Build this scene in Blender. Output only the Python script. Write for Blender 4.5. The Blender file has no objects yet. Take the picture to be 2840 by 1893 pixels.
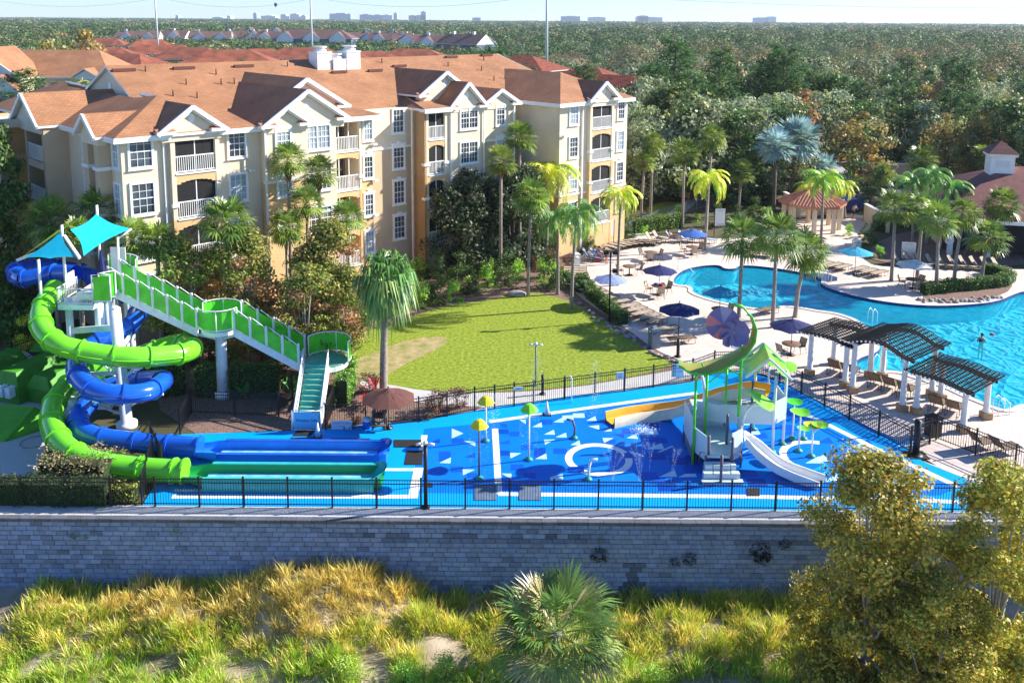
import bpy, math, random
import numpy as np
from mathutils import Vector, Matrix
from mathutils.geometry import tessellate_polygon
R = math.radians
random.seed(7)
rng = np.random.default_rng(11)
sc = bpy.context.scene
# ------------------------------------------------------------------ camera
F, CX, CY, TH, ROLL, CAMH = 2480.0, 1420.0, 434.0, R(8.75), R(0.4), 20.0
cam_d = bpy.data.cameras.new('camera'); cam = bpy.data.objects.new('camera', cam_d)
sc.collection.objects.link(cam); sc.camera = cam
cam_d.sensor_width = 36; cam_d.lens = 36 * F / 2840; cam_d.shift_y = -(946.5 - CY) / 2840
cam_d.clip_start = 0.5; cam_d.clip_end = 20000
cam.matrix_world = Matrix.Translation((0, 0, CAMH)) @ Matrix.Rotation(R(90) - TH, 4, 'X') @ Matrix.Rotation(ROLL, 4, 'Z')
# ------------------------------------------------------------------ light
SUN_AZ, SUN_EL = R(15), R(30)          # azimuth counter-clockwise from +X
sun_dir = Vector((math.cos(SUN_EL) * math.cos(SUN_AZ), math.cos(SUN_EL) * math.sin(SUN_AZ), math.sin(SUN_EL)))
sl = bpy.data.lights.new('sun', 'SUN'); sl.energy = 5.0; sl.angle = R(0.53); sl.color = (1.0, 0.94, 0.84)
so = bpy.data.objects.new('sun', sl); sc.collection.objects.link(so)
so.rotation_euler = sun_dir.to_track_quat('Z', 'Y').to_euler()
w = bpy.data.worlds.new('World'); sc.world = w; w.use_nodes = True
nt = w.node_tree; bg = nt.nodes['Background']
sky = nt.nodes.new('ShaderNodeTexSky'); sky.sky_type = 'NISHITA'; sky.sun_disc = False
sky.sun_elevation = SUN_EL; sky.sun_rotation = R(90) - SUN_AZ
sky.air_density = 1.0; sky.dust_density = 0.0; sky.ozone_density = 5.0; sky.altitude = 0
tint = nt.nodes.new('ShaderNodeMixRGB'); tint.blend_type = 'MULTIPLY'; tint.inputs[0].default_value = 1; tint.inputs[2].default_value = (.76, .94, 1.22, 1)
nt.links.new(sky.outputs[0], tint.inputs[1]); nt.links.new(tint.outputs[0], bg.inputs[0]); bg.inputs[1].default_value = 0.085
sc.view_settings.view_transform = 'Standard'; sc.view_settings.look = 'None'
sc.view_settings.exposure = 1.12; sc.view_settings.gamma = 1
sc.cycles.max_bounces = 6; sc.cycles.diffuse_bounces = 3; sc.cycles.glossy_bounces = 3
sc.cycles.transparent_max_bounces = 12; sc.cycles.transmission_bounces = 4
sc.cycles.caustics_reflective = False; sc.cycles.caustics_refractive = False
# ------------------------------------------------------------------ photo -> world
def ray(px, py):
    u = (px - CX) / F; v = (py - CY) / F
    c, s = math.cos(ROLL), math.sin(ROLL); u, v = c * u + s * v, -s * u + c * v
    return (u, math.cos(TH) - v * math.sin(TH), -(math.sin(TH) + v * math.cos(TH)))
def G(px, py, h=0.0):
    d = ray(px, py); t = (h - CAMH) / d[2]; return Vector((d[0] * t, d[1] * t, h))
def AY(px, py, Y):
    d = ray(px, py); t = Y / d[1]; return Vector((d[0] * t, Y, CAMH + d[2] * t))
KD = 1.2075
def D(x, y, h=0.0): return G(x * KD, y * KD, h)          # whole-picture view
def DY(x, y, Y): return AY(x * KD, y * KD, Y)
def C1(x, y): return (x * .4037, y * .4037)
def C2(x, y): return (700 + x * .4037, y * .4037)
def C3(x, y): return (1400 + x * .3061, y * .3061)
def P2(x, y, h=0.0): return G(1550 + x * .2869, 550 + y * .2869, h)     # pool deck view
def P3(x, y, h=0.0): return G(2100 + x * .3317, 380 + y * .3317, h)     # far deck view
def P4(x, y, h=0.0): return G(2100 + x * .3826, 820 + y * .3826, h)     # pergola view
def PP(x, y, h=0.0): return G(1100 + x * .3061, 950 + y * .3061, h)     # pad view
def PS(x, y): return (1750 + x * .37, 820 + y * .37)                     # play tower view
# ------------------------------------------------------------------ materials
def mat(name, col, rough=0.7, var=0.0, vscale=3.0, bump=0.0, bscale=20.0, metal=0.0, spec=0.4, col2=None, attr=None, objrand=0.0, coat=0.0, detail=4):
    m = bpy.data.materials.new(name); m.use_nodes = True
    t = m.node_tree; N = t.nodes; L = t.links; b = N['Principled BSDF']
    b.inputs['Roughness'].default_value = rough; b.inputs['Metallic'].default_value = metal
    b.inputs['Specular IOR Level'].default_value = spec; b.inputs['Coat Weight'].default_value = coat
    c4 = (*col, 1); b.inputs['Base Color'].default_value = c4
    src = None
    tc = N.new('ShaderNodeTexCoord')
    if var or col2:
        n = N.new('ShaderNodeTexNoise'); n.inputs['Scale'].default_value = vscale; n.inputs['Detail'].default_value = detail
        L.new(tc.outputs['Object'], n.inputs['Vector'])
        r = N.new('ShaderNodeValToRGB'); r.color_ramp.elements[0].position = .32; r.color_ramp.elements[1].position = .68
        if col2: r.color_ramp.elements[0].color = c4; r.color_ramp.elements[1].color = (*col2, 1)
        else:
            r.color_ramp.elements[0].color = (*[c * (1 - var) for c in col], 1)
            r.color_ramp.elements[1].color = (*[min(1, c * (1 + var)) for c in col], 1)
        L.new(n.outputs['Fac'], r.inputs[0]); src = r.outputs[0]
    if attr:
        a = N.new('ShaderNodeAttribute'); a.attribute_name = attr
        if src is not None:
            mx = N.new('ShaderNodeMix'); mx.data_type = 'RGBA'; mx.blend_type = 'MULTIPLY'; mx.inputs[0].default_value = 1
            L.new(src, mx.inputs[6]); L.new(a.outputs['Color'], mx.inputs[7]); src = mx.outputs[2]
        else: src = a.outputs['Color']
    if objrand:
        oi = N.new('ShaderNodeObjectInfo'); hv = N.new('ShaderNodeHueSaturation')
        mr = N.new('ShaderNodeMapRange'); mr.inputs[3].default_value = 1 - objrand; mr.inputs[4].default_value = 1 + objrand
        mh = N.new('ShaderNodeMapRange'); mh.inputs[3].default_value = .5 - objrand * .07; mh.inputs[4].default_value = .5 + objrand * .07
        L.new(oi.outputs['Random'], mr.inputs[0]); L.new(oi.outputs['Random'], mh.inputs[0])
        L.new(mr.outputs[0], hv.inputs['Value']); L.new(mh.outputs[0], hv.inputs['Hue'])
        if src is None:
            rgb = N.new('ShaderNodeRGB'); rgb.outputs[0].default_value = c4; src = rgb.outputs[0]
        L.new(src, hv.inputs['Color']); src = hv.outputs[0]
    if src is not None: L.new(src, b.inputs['Base Color'])
    if bump:
        n2 = N.new('ShaderNodeTexNoise'); n2.inputs['Scale'].default_value = bscale; n2.inputs['Detail'].default_value = 5
        L.new(tc.outputs['Object'], n2.inputs['Vector'])
        bp = N.new('ShaderNodeBump'); bp.inputs['Strength'].default_value = bump; bp.inputs['Distance'].default_value = .05
        L.new(n2.outputs['Fac'], bp.inputs['Height']); L.new(bp.outputs[0], b.inputs['Normal'])
    return m
def leafmat(name, trans=0.42, objrand=0.15, rough=.5, spec=.35, gain=1.75):
    m = mat(name, (.1, .2, .05), rough, attr='Col', objrand=objrand, spec=spec)
    t = m.node_tree; N = t.nodes; L = t.links; b = N['Principled BSDF']; o = N['Material Output']
    tr = N.new('ShaderNodeBsdfTranslucent'); mx = N.new('ShaderNodeMixShader'); mx.inputs[0].default_value = trans
    src_ = b.inputs['Base Color'].links[0].from_socket; gm = N.new('ShaderNodeMixRGB'); gm.blend_type = 'MULTIPLY'; gm.inputs[0].default_value = 1; gm.inputs[2].default_value = (gain, gain, gain * .92, 1)
    L.new(src_, gm.inputs[1]); L.new(gm.outputs[0], b.inputs['Base Color']); L.new(gm.outputs[0], tr.inputs[0])
    L.new(b.outputs[0], mx.inputs[1]); L.new(tr.outputs[0], mx.inputs[2]); L.new(mx.outputs[0], o.inputs[0])
    return m
def brickmat(name, c1, c2, mortar, bw, bh, ms=.02, rough=.85, bump=.3, coord='Object', rot=(0, 0, 0), offset=.5, noise=.25, nscale=1.2):
    m = bpy.data.materials.new(name); m.use_nodes = True
    t = m.node_tree; N = t.nodes; L = t.links; b = N['Principled BSDF']; b.inputs['Roughness'].default_value = rough
    b.inputs['Specular IOR Level'].default_value = .3
    tc = N.new('ShaderNodeTexCoord'); mp = N.new('ShaderNodeMapping'); mp.inputs['Rotation'].default_value = rot
    L.new(tc.outputs[coord], mp.inputs[0])
    k = N.new('ShaderNodeTexBrick'); k.inputs['Scale'].default_value = 1; k.inputs['Brick Width'].default_value = bw
    k.inputs['Row Height'].default_value = bh; k.inputs['Mortar Size'].default_value = ms; k.offset = offset
    k.inputs['Color1'].default_value = (*c1, 1); k.inputs['Color2'].default_value = (*c2, 1); k.inputs['Mortar'].default_value = (*mortar, 1)
    L.new(mp.outputs[0], k.inputs[0])
    n = N.new('ShaderNodeTexNoise'); n.inputs['Scale'].default_value = nscale; n.inputs['Detail'].default_value = 6; L.new(tc.outputs[coord], n.inputs[0])
    r = N.new('ShaderNodeMapRange'); r.inputs[1].default_value = .3; r.inputs[2].default_value = .7; r.inputs[3].default_value = 1 - noise; r.inputs[4].default_value = 1 + noise * .5
    L.new(n.outputs[0], r.inputs[0])
    mx = N.new('ShaderNodeMix'); mx.data_type = 'RGBA'; mx.blend_type = 'MULTIPLY'; mx.inputs[0].default_value = 1
    L.new(k.outputs[0], mx.inputs[6]); L.new(r.outputs[0], mx.inputs[7]); L.new(mx.outputs[2], b.inputs['Base Color'])
    bp = N.new('ShaderNodeBump'); bp.inputs['Strength'].default_value = bump; bp.inputs['Distance'].default_value = .03; bp.invert = True
    L.new(k.outputs['Fac'], bp.inputs['Height']); L.new(bp.outputs[0], b.inputs['Normal'])
    return m
M = {}
M['white'] = mat('white_paint', (.8, .8, .78), .45, var=.06, vscale=2, bump=.05)
M['whitemetal'] = mat('white_metal', (.78, .82, .84), .35, var=.08, vscale=4)
M['black'] = mat('black_metal', (.012, .012, .014), .45)
M['cream'] = mat('cream_stucco', (.74, .62, .46), .9, var=.05, vscale=.7, bump=.25, bscale=40)
M['ochre'] = mat('ochre_stucco', (.68, .45, .22), .9, var=.07, vscale=.7, bump=.25, bscale=40)
M['tan'] = mat('tan_stucco', (.56, .43, .28), .9, var=.06, vscale=.7, bump=.25, bscale=40)
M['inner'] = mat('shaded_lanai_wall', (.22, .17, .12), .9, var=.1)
M['glass'] = mat('window_glass', (.055, .075, .10), .08, spec=.9, var=.6, vscale=.9)
M['glass2'] = mat('window_glass_with_blinds', (.34, .40, .44), .12, spec=.9, var=.35, vscale=.9)
M['screen'] = mat('insect_screen', (.02, .02, .022), .6, var=.3)
M['shingle'] = brickmat('roof_shingle', (.42, .205, .105), (.35, .165, .08), (.24, .11, .05), .33, .16, .012, noise=.22, nscale=.5, bump=.5)
M['shingle2'] = brickmat('club_shingle', (.26, .11, .09), (.20, .08, .07), (.10, .04, .04), .33, .16, .012, noise=.2)
M['metalroof'] = mat('copper_roof', (.50, .22, .13), .45, var=.12)
M['tile'] = brickmat('clay_tile', (.42, .11, .05), (.30, .07, .035), (.08, .02, .015), .35, .4, .05, noise=.4, bump=1)
M['tile2'] = mat('faded_clay_tile', (.50, .13, .06), .8, var=.35, vscale=.3)
M['block'] = mat('concrete_block', (.9, .9, .9), .92, attr='Col', var=.14, vscale=4, bump=.6, bscale=18)
M['sand'] = mat('sand', (.52, .42, .34), .95, var=.2, vscale=1)
M['gravel'] = mat('gravel', (.42, .40, .38), .95, col2=(.70, .68, .66), vscale=26, bump=1.0, bscale=26)
M['mulch'] = mat('mulch', (.13, .075, .055), .95, col2=(.30, .19, .15), vscale=9, bump=1.0, bscale=12, detail=8)
M['paver'] = brickmat('deck_paver', (.66, .54, .47), (.70, .59, .52), (.46, .36, .31), .9, .45, .014, noise=.12, nscale=.4, bump=.25, rot=(0, 0, R(35)))
M['concrete'] = mat('concrete', (.52, .50, .47), .9, var=.12, vscale=.8, bump=.2)
M['walk'] = mat('pale_walk', (.66, .64, .60), .9, var=.1, vscale=.8, bump=.2)
M['asphalt'] = mat('asphalt', (.055, .06, .07), .9, var=.3, vscale=1.5)
M['padblue'] = mat('pad_rubber_blue', (.0, .155, .64), .5, spec=.12, col2=(.0, .19, .70), vscale=.35, bump=.15, bscale=60)
M['padcyan'] = mat('pad_rubber_cyan', (.0, .31, .80), .5, spec=.12, col2=(.0, .36, .83), vscale=.35, bump=.15, bscale=60)
M['paddeep'] = mat('pad_rubber_deep', (.0, .06, .42), .5, spec=.15, bump=.15, bscale=60)
M['padlight'] = mat('pad_rubber_light', (.42, .68, .86), .55, bump=.15, bscale=60)
M['padwhite'] = mat('pad_rubber_white', (.78, .80, .80), .6, var=.08, vscale=2)
M['green'] = mat('slide_green', (.17, .66, .02), .22, var=.06, vscale=1, spec=.5, coat=.4)
M['greenpanel'] = mat('green_panel', (.09, .60, .03), .3, var=.15, vscale=2, spec=.5)
M['greendk'] = mat('slide_green_inner', (.02, .34, .10), .3)
M['teal'] = mat('slide_teal', (.03, .45, .40), .3, var=.1)
M['blue'] = mat('slide_blue', (.008, .10, .55), .2, var=.08, vscale=1, spec=.5, coat=.5)
M['bluelt'] = mat('slide_blue_inner', (.03, .28, .75), .3, var=.15, vscale=1)
M['sail'] = mat('sail_turquoise', (.0, .42, .58), .8, var=.06)
M['saillime'] = mat('sail_lime', (.42, .62, .05), .8, var=.06)
M['navy'] = mat('navy_canvas', (.012, .02, .11), .85, var=.1)
M['royal'] = mat('faded_blue_canvas', (.04, .12, .42), .85, var=.12)
M['laven'] = mat('faded_lavender_canvas', (.24, .30, .55), .85, var=.12)
M['turq'] = mat('turquoise_canvas', (.03, .35, .52), .85, var=.12)
M['whitecv'] = mat('white_canvas', (.70, .72, .70), .85, var=.06)
M['brown'] = mat('brown_canvas', (.13, .05, .038), .85, var=.1)
M['sling'] = mat('tan_sling', (.42, .33, .24), .8, var=.12, vscale=5)
M['slingdk'] = mat('brown_sling', (.20, .14, .09), .8, var=.15, vscale=5)
M['towel'] = mat('towel_cloth', (.62, .68, .74), .9, col2=(.10, .25, .55), vscale=2.5)
M['bronze'] = mat('bronze_frame', (.03, .022, .018), .4, metal=.4)
M['pergwood'] = mat('dark_pergola_wood', (.010, .008, .008), .8, var=.3)
M['pergend'] = mat('pergola_rafter_end', (.75, .72, .68), .7, var=.1)
M['wood'] = mat('weathered_wood', (.16, .09, .06), .8, var=.3)
M['yellow'] = mat('yellow_fibreglass', (.80, .42, .03), .28, var=.08, coat=.3)
M['cream2'] = mat('cream_fibreglass', (.72, .66, .50), .3, var=.08)
M['ltgreen'] = mat('lime_fibreglass', (.22, .68, .03), .28, var=.1, coat=.3)
M['purple'] = mat('purple_fibreglass', (.20, .17, .34), .35, var=.1)
M['pink'] = mat('pink_fibreglass', (.75, .22, .24), .35)
M['postgrey'] = mat('mauve_post', (.13, .10, .14), .5)
M['tealfoot'] = mat('teal_foot', (.02, .25, .22), .5)
M['stone'] = mat('tan_stone_base', (.40, .26, .14), .9, var=.2, vscale=5)
M['rock'] = mat('rock', (.33, .30, .28), .9, var=.3, vscale=4, bump=.5)
M['bark'] = mat('bark', (.13, .10, .08), .9, var=.35, vscale=6, bump=.8)
M['palebark'] = mat('pale_bark', (.42, .38, .33), .9, var=.3, vscale=6, bump=.5)
M['palmbark'] = mat('palm_bark', (.30, .25, .21), .9, var=.25, vscale=8, bump=.8, bscale=30)
M['boot'] = mat('palm_boots', (.28, .09, .03), .95, var=.5, vscale=9, bump=1)
M['leaf'] = leafmat('leaf', .35); M['palm'] = leafmat('palm_leaf', .3, .12, .4, .5, 1.6); M['grassblade'] = leafmat('grass_blade', .4, 0, gain=1.8); M['leaffar'] = leafmat('far_leaf', .2, 0, .6, .2, 1.15)
M['solidgreen'] = mat('hedge_core', (.02, .04, .01), .95, var=.4)
M['skin'] = mat('skin', (.50, .28, .19), .6); M['hair'] = mat('hair', (.05, .03, .02), .7)
M['red'] = mat('red_cloth', (.55, .03, .06), .8); M['pinkcloth'] = mat('pink_cloth', (.75, .06, .22), .8); M['bluecloth'] = mat('blue_cloth', (.03, .12, .5), .8)
M['darkcloth'] = mat('dark_cloth', (.02, .02, .03), .8)
M['grate'] = mat('dark_mat', (.018, .016, .014), .8, var=.4, vscale=10)
M['greygrate'] = mat('grey_grate', (.12, .17, .25), .6, var=.15)
M['greybin'] = mat('bin_blue_grey', (.14, .19, .24), .5)
M['lawn'] = mat('lawn_turf', (.16, .24, .02), .95, col2=(.24, .31, .035), vscale=.5, bump=.9, bscale=22, detail=8)
m = bpy.data.materials.new('balcony_screen_mesh'); m.use_nodes = True; _t = m.node_tree; _b = _t.nodes['Principled BSDF']; _b.inputs['Base Color'].default_value = (.012, .012, .014, 1); _b.inputs['Roughness'].default_value = .7
_x = _t.nodes.new('ShaderNodeMixShader'); _x.inputs[0].default_value = .62; _tr = _t.nodes.new('ShaderNodeBsdfTransparent')
_t.links.new(_tr.outputs[0], _x.inputs[1]); _t.links.new(_b.outputs[0], _x.inputs[2]); _t.links.new(_x.outputs[0], _t.nodes['Material Output'].inputs[0]); M['mesh'] = m
M['bannerblue'] = mat('banner_blue', (.22, .55, .78), .6)
M['text'] = mat('lettering', (.02, .05, .16), .6)
# ------------------------------------------------------------------ mesh helpers
def tagk(o, label=None, cat=None, group=None, kind=None):
    if label: o['label'] = label
    if cat: o['category'] = cat
    if group: o['group'] = group
    if kind: o['kind'] = kind
    return o
def thing(name, label, cat, loc=(0, 0, 0), rz=0.0, group=None):
    o = bpy.data.objects.new(name, None); sc.collection.objects.link(o); o.empty_display_size = .2
    o.location = loc; o.rotation_euler = (0, 0, rz); return tagk(o, label, cat, group)
class MB:
    def __init__(s): s.v = []; s.f = []; s.m = []; s.cur = 0; s.sm = []
    def add(s, vs, fs, smooth=False, mi=None):
        b = len(s.v); s.v += [tuple(v) for v in vs]
        for i, f in enumerate(fs):
            s.f.append([b + k for k in f]); s.m.append(s.cur if mi is None else (mi[i] if isinstance(mi, list) else mi)); s.sm.append(smooth)
        return s
    def box(s, c, d, rz=0.0, rx=0.0, mi=None):
        hx, hy, hz = d[0] / 2, d[1] / 2, d[2] / 2; vs = []
        mt = Matrix.Rotation(rz, 3, 'Z') @ Matrix.Rotation(rx, 3, 'X')
        for x in (-hx, hx):
            for y in (-hy, hy):
                for z in (-hz, hz): p = mt @ Vector((x, y, z)); vs.append((c[0] + p.x, c[1] + p.y, c[2] + p.z))
        return s.add(vs, [(0, 1, 3, 2), (4, 6, 7, 5), (0, 4, 5, 1), (2, 3, 7, 6), (0, 2, 6, 4), (1, 5, 7, 3)], mi=mi)
    def bb(s, x0, x1, y0, y1, z0, z1, mi=None): return s.box(((x0 + x1) / 2, (y0 + y1) / 2, (z0 + z1) / 2), (abs(x1 - x0), abs(y1 - y0), abs(z1 - z0)), mi=mi)
    def tube(s, pts, r, n=8, cap=True, smooth=True, mi=None, flat=None):
        pts = [Vector(p) for p in pts]; rs = r if isinstance(r, (list, tuple)) else [r] * len(pts); vs = []; fs = []
        up = Vector((0, 0, 1)); prev = None
        for i, p in enumerate(pts):
            t = (pts[min(i + 1, len(pts) - 1)] - pts[max(i - 1, 0)]).normalized()
            if prev is None:
                a = t.cross(up) if abs(t.z) < .95 else t.cross(Vector((0, 1, 0)))
            else: a = prev - t * prev.dot(t)
            a.normalize(); prev = a; b = t.cross(a)
            for k in range(n):
                an = 2 * math.pi * k / n; vs.append(p + a * math.cos(an) * rs[i] + b * math.sin(an) * rs[i])
        for i in range(len(pts) - 1):
            for k in range(n):
                k2 = (k + 1) % n; fs.append((i * n + k, i * n + k2, (i + 1) * n + k2, (i + 1) * n + k))
        if cap: fs.append(tuple(range(n - 1, -1, -1))); fs.append(tuple((len(pts) - 1) * n + k for k in range(n)))
        return s.add(vs, fs, smooth, mi)
    def bar(s, a, b, wd, ht=None, mi=None):
        a = Vector(a); b = Vector(b); t = (b - a).normalized(); up = Vector((0, 0, 1)) if abs(t.z) < .95 else Vector((0, 1, 0))
        x = t.cross(up).normalized(); y = x.cross(t); ht = ht or wd; vs = []
        for p in (a, b):
            for i, j in ((-1, -1), (1, -1), (1, 1), (-1, 1)): vs.append(p + x * i * wd / 2 + y * j * ht / 2)
        return s.add(vs, [(0, 3, 2, 1), (4, 5, 6, 7), (0, 1, 5, 4), (1, 2, 6, 5), (2, 3, 7, 6), (3, 0, 4, 7)], mi=mi)
    def lathe(s, c, prof, n=16, smooth=True, mi=None, a0=0.0):
        vs = []; fs = []
        for r_, z in prof:
            for k in range(n): an = a0 + 2 * math.pi * k / n; vs.append((c[0] + r_ * math.cos(an), c[1] + r_ * math.sin(an), c[2] + z))
        for i in range(len(prof) - 1):
            for k in range(n): k2 = (k + 1) % n; fs.append((i * n + k, i * n + k2, (i + 1) * n + k2, (i + 1) * n + k))
        fs.append(tuple(range(n - 1, -1, -1))); fs.append(tuple((len(prof) - 1) * n + k for k in range(n)))
        return s.add(vs, fs, smooth, mi)
    def slab(s, pts, th, mt=0, ms=1):           # polygon with thickness below it
        n = len(pts); pts = [Vector(p) for p in pts]
        nor = (pts[1] - pts[0]).cross(pts[2] - pts[0])
        if nor.z < 0: pts = pts[::-1]
        vs = pts + [p - Vector((0, 0, th)) for p in pts]
        return s.add(vs, [tuple(range(n)), tuple(range(2 * n - 1, n - 1, -1))] + [(i, n + i, n + (i + 1) % n, (i + 1) % n) for i in range(n)], mi=[mt, ms] + [ms] * n)
    def prism(s, poly, z0, z1, mi=None):        # extruded plan polygon
        n = len(poly); vs = [(p[0], p[1], z0) for p in poly] + [(p[0], p[1], z1) for p in poly]
        ar = sum(poly[i][0] * poly[(i + 1) % n][1] - poly[(i + 1) % n][0] * poly[i][1] for i in range(n))
        fs = [tuple(range(n - 1, -1, -1)), tuple(range(n, 2 * n))] + [(i, (i + 1) % n, n + (i + 1) % n, n + i) for i in range(n)]
        if ar < 0: fs = [tuple(reversed(f)) for f in fs]
        return s.add(vs, fs, mi=mi)
    def vprism(s, poly, y0, y1, mi=None):       # polygon in x,z extruded along y
        n = len(poly); vs = [(p[0], y0, p[1]) for p in poly] + [(p[0], y1, p[1]) for p in poly]
        return s.add(vs, [tuple(range(n)), tuple(range(2 * n - 1, n - 1, -1))] + [(i, n + i, n + (i + 1) % n, (i + 1) % n) for i in range(n)], mi=mi)
    def sheet(s, outer, holes=(), z=None, mi=None):
        loops = [[Vector((p[0], p[1], 0)) for p in outer]] + [[Vector((p[0], p[1], 0)) for p in h] for h in holes]
        flat = [p for l in loops for p in l]; tri = tessellate_polygon(loops); fs = []
        for a, b, c in tri:
            cr = (flat[b] - flat[a]).cross(flat[c] - flat[a]).z
            fs.append((a, b, c) if cr > 0 else (a, c, b))
        return s.add([(p.x, p.y, z) for p in flat], fs, mi=mi)
    def sphere(s, c, r, n=10, sc_=(1, 1, 1), mi=None):
        prof = []
        vs = []; fs = []
        for i in range(n + 1):
            th = math.pi * i / n
            for k in range(n): an = 2 * math.pi * k / n; vs.append((c[0] + r * sc_[0] * math.sin(th) * math.cos(an), c[1] + r * sc_[1] * math.sin(th) * math.sin(an), c[2] - r * sc_[2] * math.cos(th)))
        for i in range(n):
            for k in range(n): k2 = (k + 1) % n; fs.append((i * n + k, i * n + k2, (i + 1) * n + k2, (i + 1) * n + k))
        return s.add(vs, fs, True, mi)
    def build(s, name, mats, parent=None, world=False, smooth=None):
        me = bpy.data.meshes.new(name); off = Vector((0, 0, 0)); vs = s.v
        if world and parent is not None:
            inv = (Matrix.Translation(parent.location) @ Matrix.Rotation(parent.rotation_euler.z, 4, 'Z')).inverted()
            vs = [tuple(inv @ Vector(v)) for v in vs]
        me.from_pydata(vs, [], s.f)
        for m_ in (mats if isinstance(mats, (list, tuple)) else [mats]): me.materials.append(M[m_] if isinstance(m_, str) else m_)
        me.polygons.foreach_set('material_index', s.m); me.polygons.foreach_set('use_smooth', s.sm)
        me.update(); o = bpy.data.objects.new(name, me); sc.collection.objects.link(o)
        if parent is not None: o.parent = parent
        return o
def npquads(name, V, C, m, parent=None, nv=4):          # V (N,nv,3), C (N,3)
    V = np.asarray(V, dtype=np.float32); n = V.shape[0]; me = bpy.data.meshes.new(name)
    me.vertices.add(n * nv); me.vertices.foreach_set('co', V.reshape(-1))
    me.loops.add(n * nv); me.loops.foreach_set('vertex_index', np.arange(n * nv, dtype=np.int32))
    me.polygons.add(n); me.polygons.foreach_set('loop_start', np.arange(0, n * nv, nv, dtype=np.int32))
    a = me.color_attributes.new('Col', 'FLOAT_COLOR', 'POINT')
    c = np.ones((n, nv, 4), dtype=np.float32); c[:, :, :3] = np.asarray(C, dtype=np.float32)[:, None, :]
    a.data.foreach_set('color', c.reshape(-1)); me.update(calc_edges=True); me.materials.append(M[m] if isinstance(m, str) else m)
    o = bpy.data.objects.new(name, me); sc.collection.objects.link(o)
    if parent is not None: o.parent = parent
    return o
def dup(root, loc=None, rz=None, label=None, group=None, scale=None):
    r = root.copy(); sc.collection.objects.link(r)
    if loc is not None: r.location = loc
    if rz is not None: r.rotation_euler = (0, 0, rz)
    if label: r['label'] = label
    if group: r['group'] = group
    if scale: r.scale = scale if isinstance(scale, (tuple, list)) else (scale,) * 3
    for ch in list(root.children):
        c = ch.copy(); sc.collection.objects.link(c); c.parent = r
        for g in list(ch.children):
            d = g.copy(); sc.collection.objects.link(d); d.parent = c
    return r
def textobj(txt, size, m, parent, loc, rot, ext=.004, name='lettering', shear=0):
    cu = bpy.data.curves.new(name, 'FONT'); cu.body = txt; cu.size = size; cu.align_x = 'CENTER'; cu.align_y = 'CENTER'; cu.extrude = ext; cu.shear = shear
    tmp = bpy.data.objects.new('tmp', cu); sc.collection.objects.link(tmp)
    me = bpy.data.meshes.new_from_object(tmp.evaluated_get(bpy.context.evaluated_depsgraph_get())); bpy.data.objects.remove(tmp)
    me.name = name; me.materials.clear(); me.materials.append(M[m]); o = bpy.data.objects.new(name, me); sc.collection.objects.link(o)
    o.parent = parent; o.location = loc; o.rotation_euler = rot; return o
def rand_unit(n):
    v = rng.normal(size=(n, 3)); return v / np.linalg.norm(v, axis=1)[:, None]
def leafquads(cent, size, flat=0.0, aspect=.6):       # leaf quads at centres
    n = len(cent); a = rand_unit(n); nn = rand_unit(n); nn[:, 2] = np.abs(nn[:, 2]) + flat; nn /= np.linalg.norm(nn, axis=1)[:, None]
    a = a - nn * (a * nn).sum(1)[:, None]; a /= np.linalg.norm(a, axis=1)[:, None] + 1e-9; b = np.cross(nn, a)
    s = (np.asarray(size) * (rng.uniform(.6, 1.4, n)))[:, None]; a = a * s * .5; b = b * s * .5 * aspect
    return np.stack([cent - a, cent - b * .9, cent + a, cent + b * .9], axis=1)
def leafquadsN(cent, size, nrm, jit=.7, aspect=.65):
    n = len(cent); nn = nrm / (np.linalg.norm(nrm, axis=1)[:, None] + 1e-9) + rand_unit(n) * jit; nn /= np.linalg.norm(nn, axis=1)[:, None]
    a = rand_unit(n); a = a - nn * (a * nn).sum(1)[:, None]; a /= np.linalg.norm(a, axis=1)[:, None] + 1e-9; b = np.cross(nn, a)
    s = (np.asarray(size) * (rng.uniform(.6, 1.4, n)))[:, None]; a = a * s * .5; b = b * s * .5 * aspect
    return np.stack([cent - a, cent - b * .9, cent + a, cent + b * .9], axis=1)
def pick(cols, n, var=.18):
    cols = np.array(cols); i = rng.integers(0, len(cols), n); return np.clip(cols[i] * rng.uniform(1 - var, 1 + var, (n, 1)), 0, 1)
# ================================================================== SETTING
def xy(l): return [(p[0], p[1]) for p in l]
POOL_D = [(1545, 640), (1569, 619), (1616, 610), (1654, 609), (1664, 618), (1688, 618), (1697, 610), (1739, 611), (1808, 620), (1863, 631), (1893, 642), (1883, 651),
 (1909, 665), (1975, 683), (2041, 695), (2124, 703), (2206, 702), (2289, 694), (2330, 675), (2352, 669), (2520, 650), (2640, 720), (2560, 860), (2440, 940), (2352, 925), (2310, 945),
 (2277, 932), (2214, 907), (2176, 888), (2103, 866), (2056, 850), (1980, 856), (1960, 838), (1972, 822), (2010, 812), (2024, 796), (1986, 742), (1930, 720), (1882, 714), (1834, 705), (1796, 702), (1776, 711),
 (1739, 709), (1723, 707), (1675, 698), (1628, 687), (1588, 672), (1592, 663), (1580, 656), (1548, 655)]
POOL = xy([D(*p) for p in POOL_D])
def smooth_closed(pts, k=2):
    for _ in range(k):
        q = []
        for i in range(len(pts)):
            a = pts[i]; b = pts[(i + 1) % len(pts)]
            q.append((a[0] * .75 + b[0] * .25, a[1] * .75 + b[1] * .25)); q.append((a[0] * .25 + b[0] * .75, a[1] * .25 + b[1] * .75))
        pts = q
    return pts
POOL = smooth_closed(POOL, 2)
WALLY = 33.75
def struct(name, mb, m, **k): o = mb.build(name, m, **k); o['kind'] = 'structure'; return o
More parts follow.
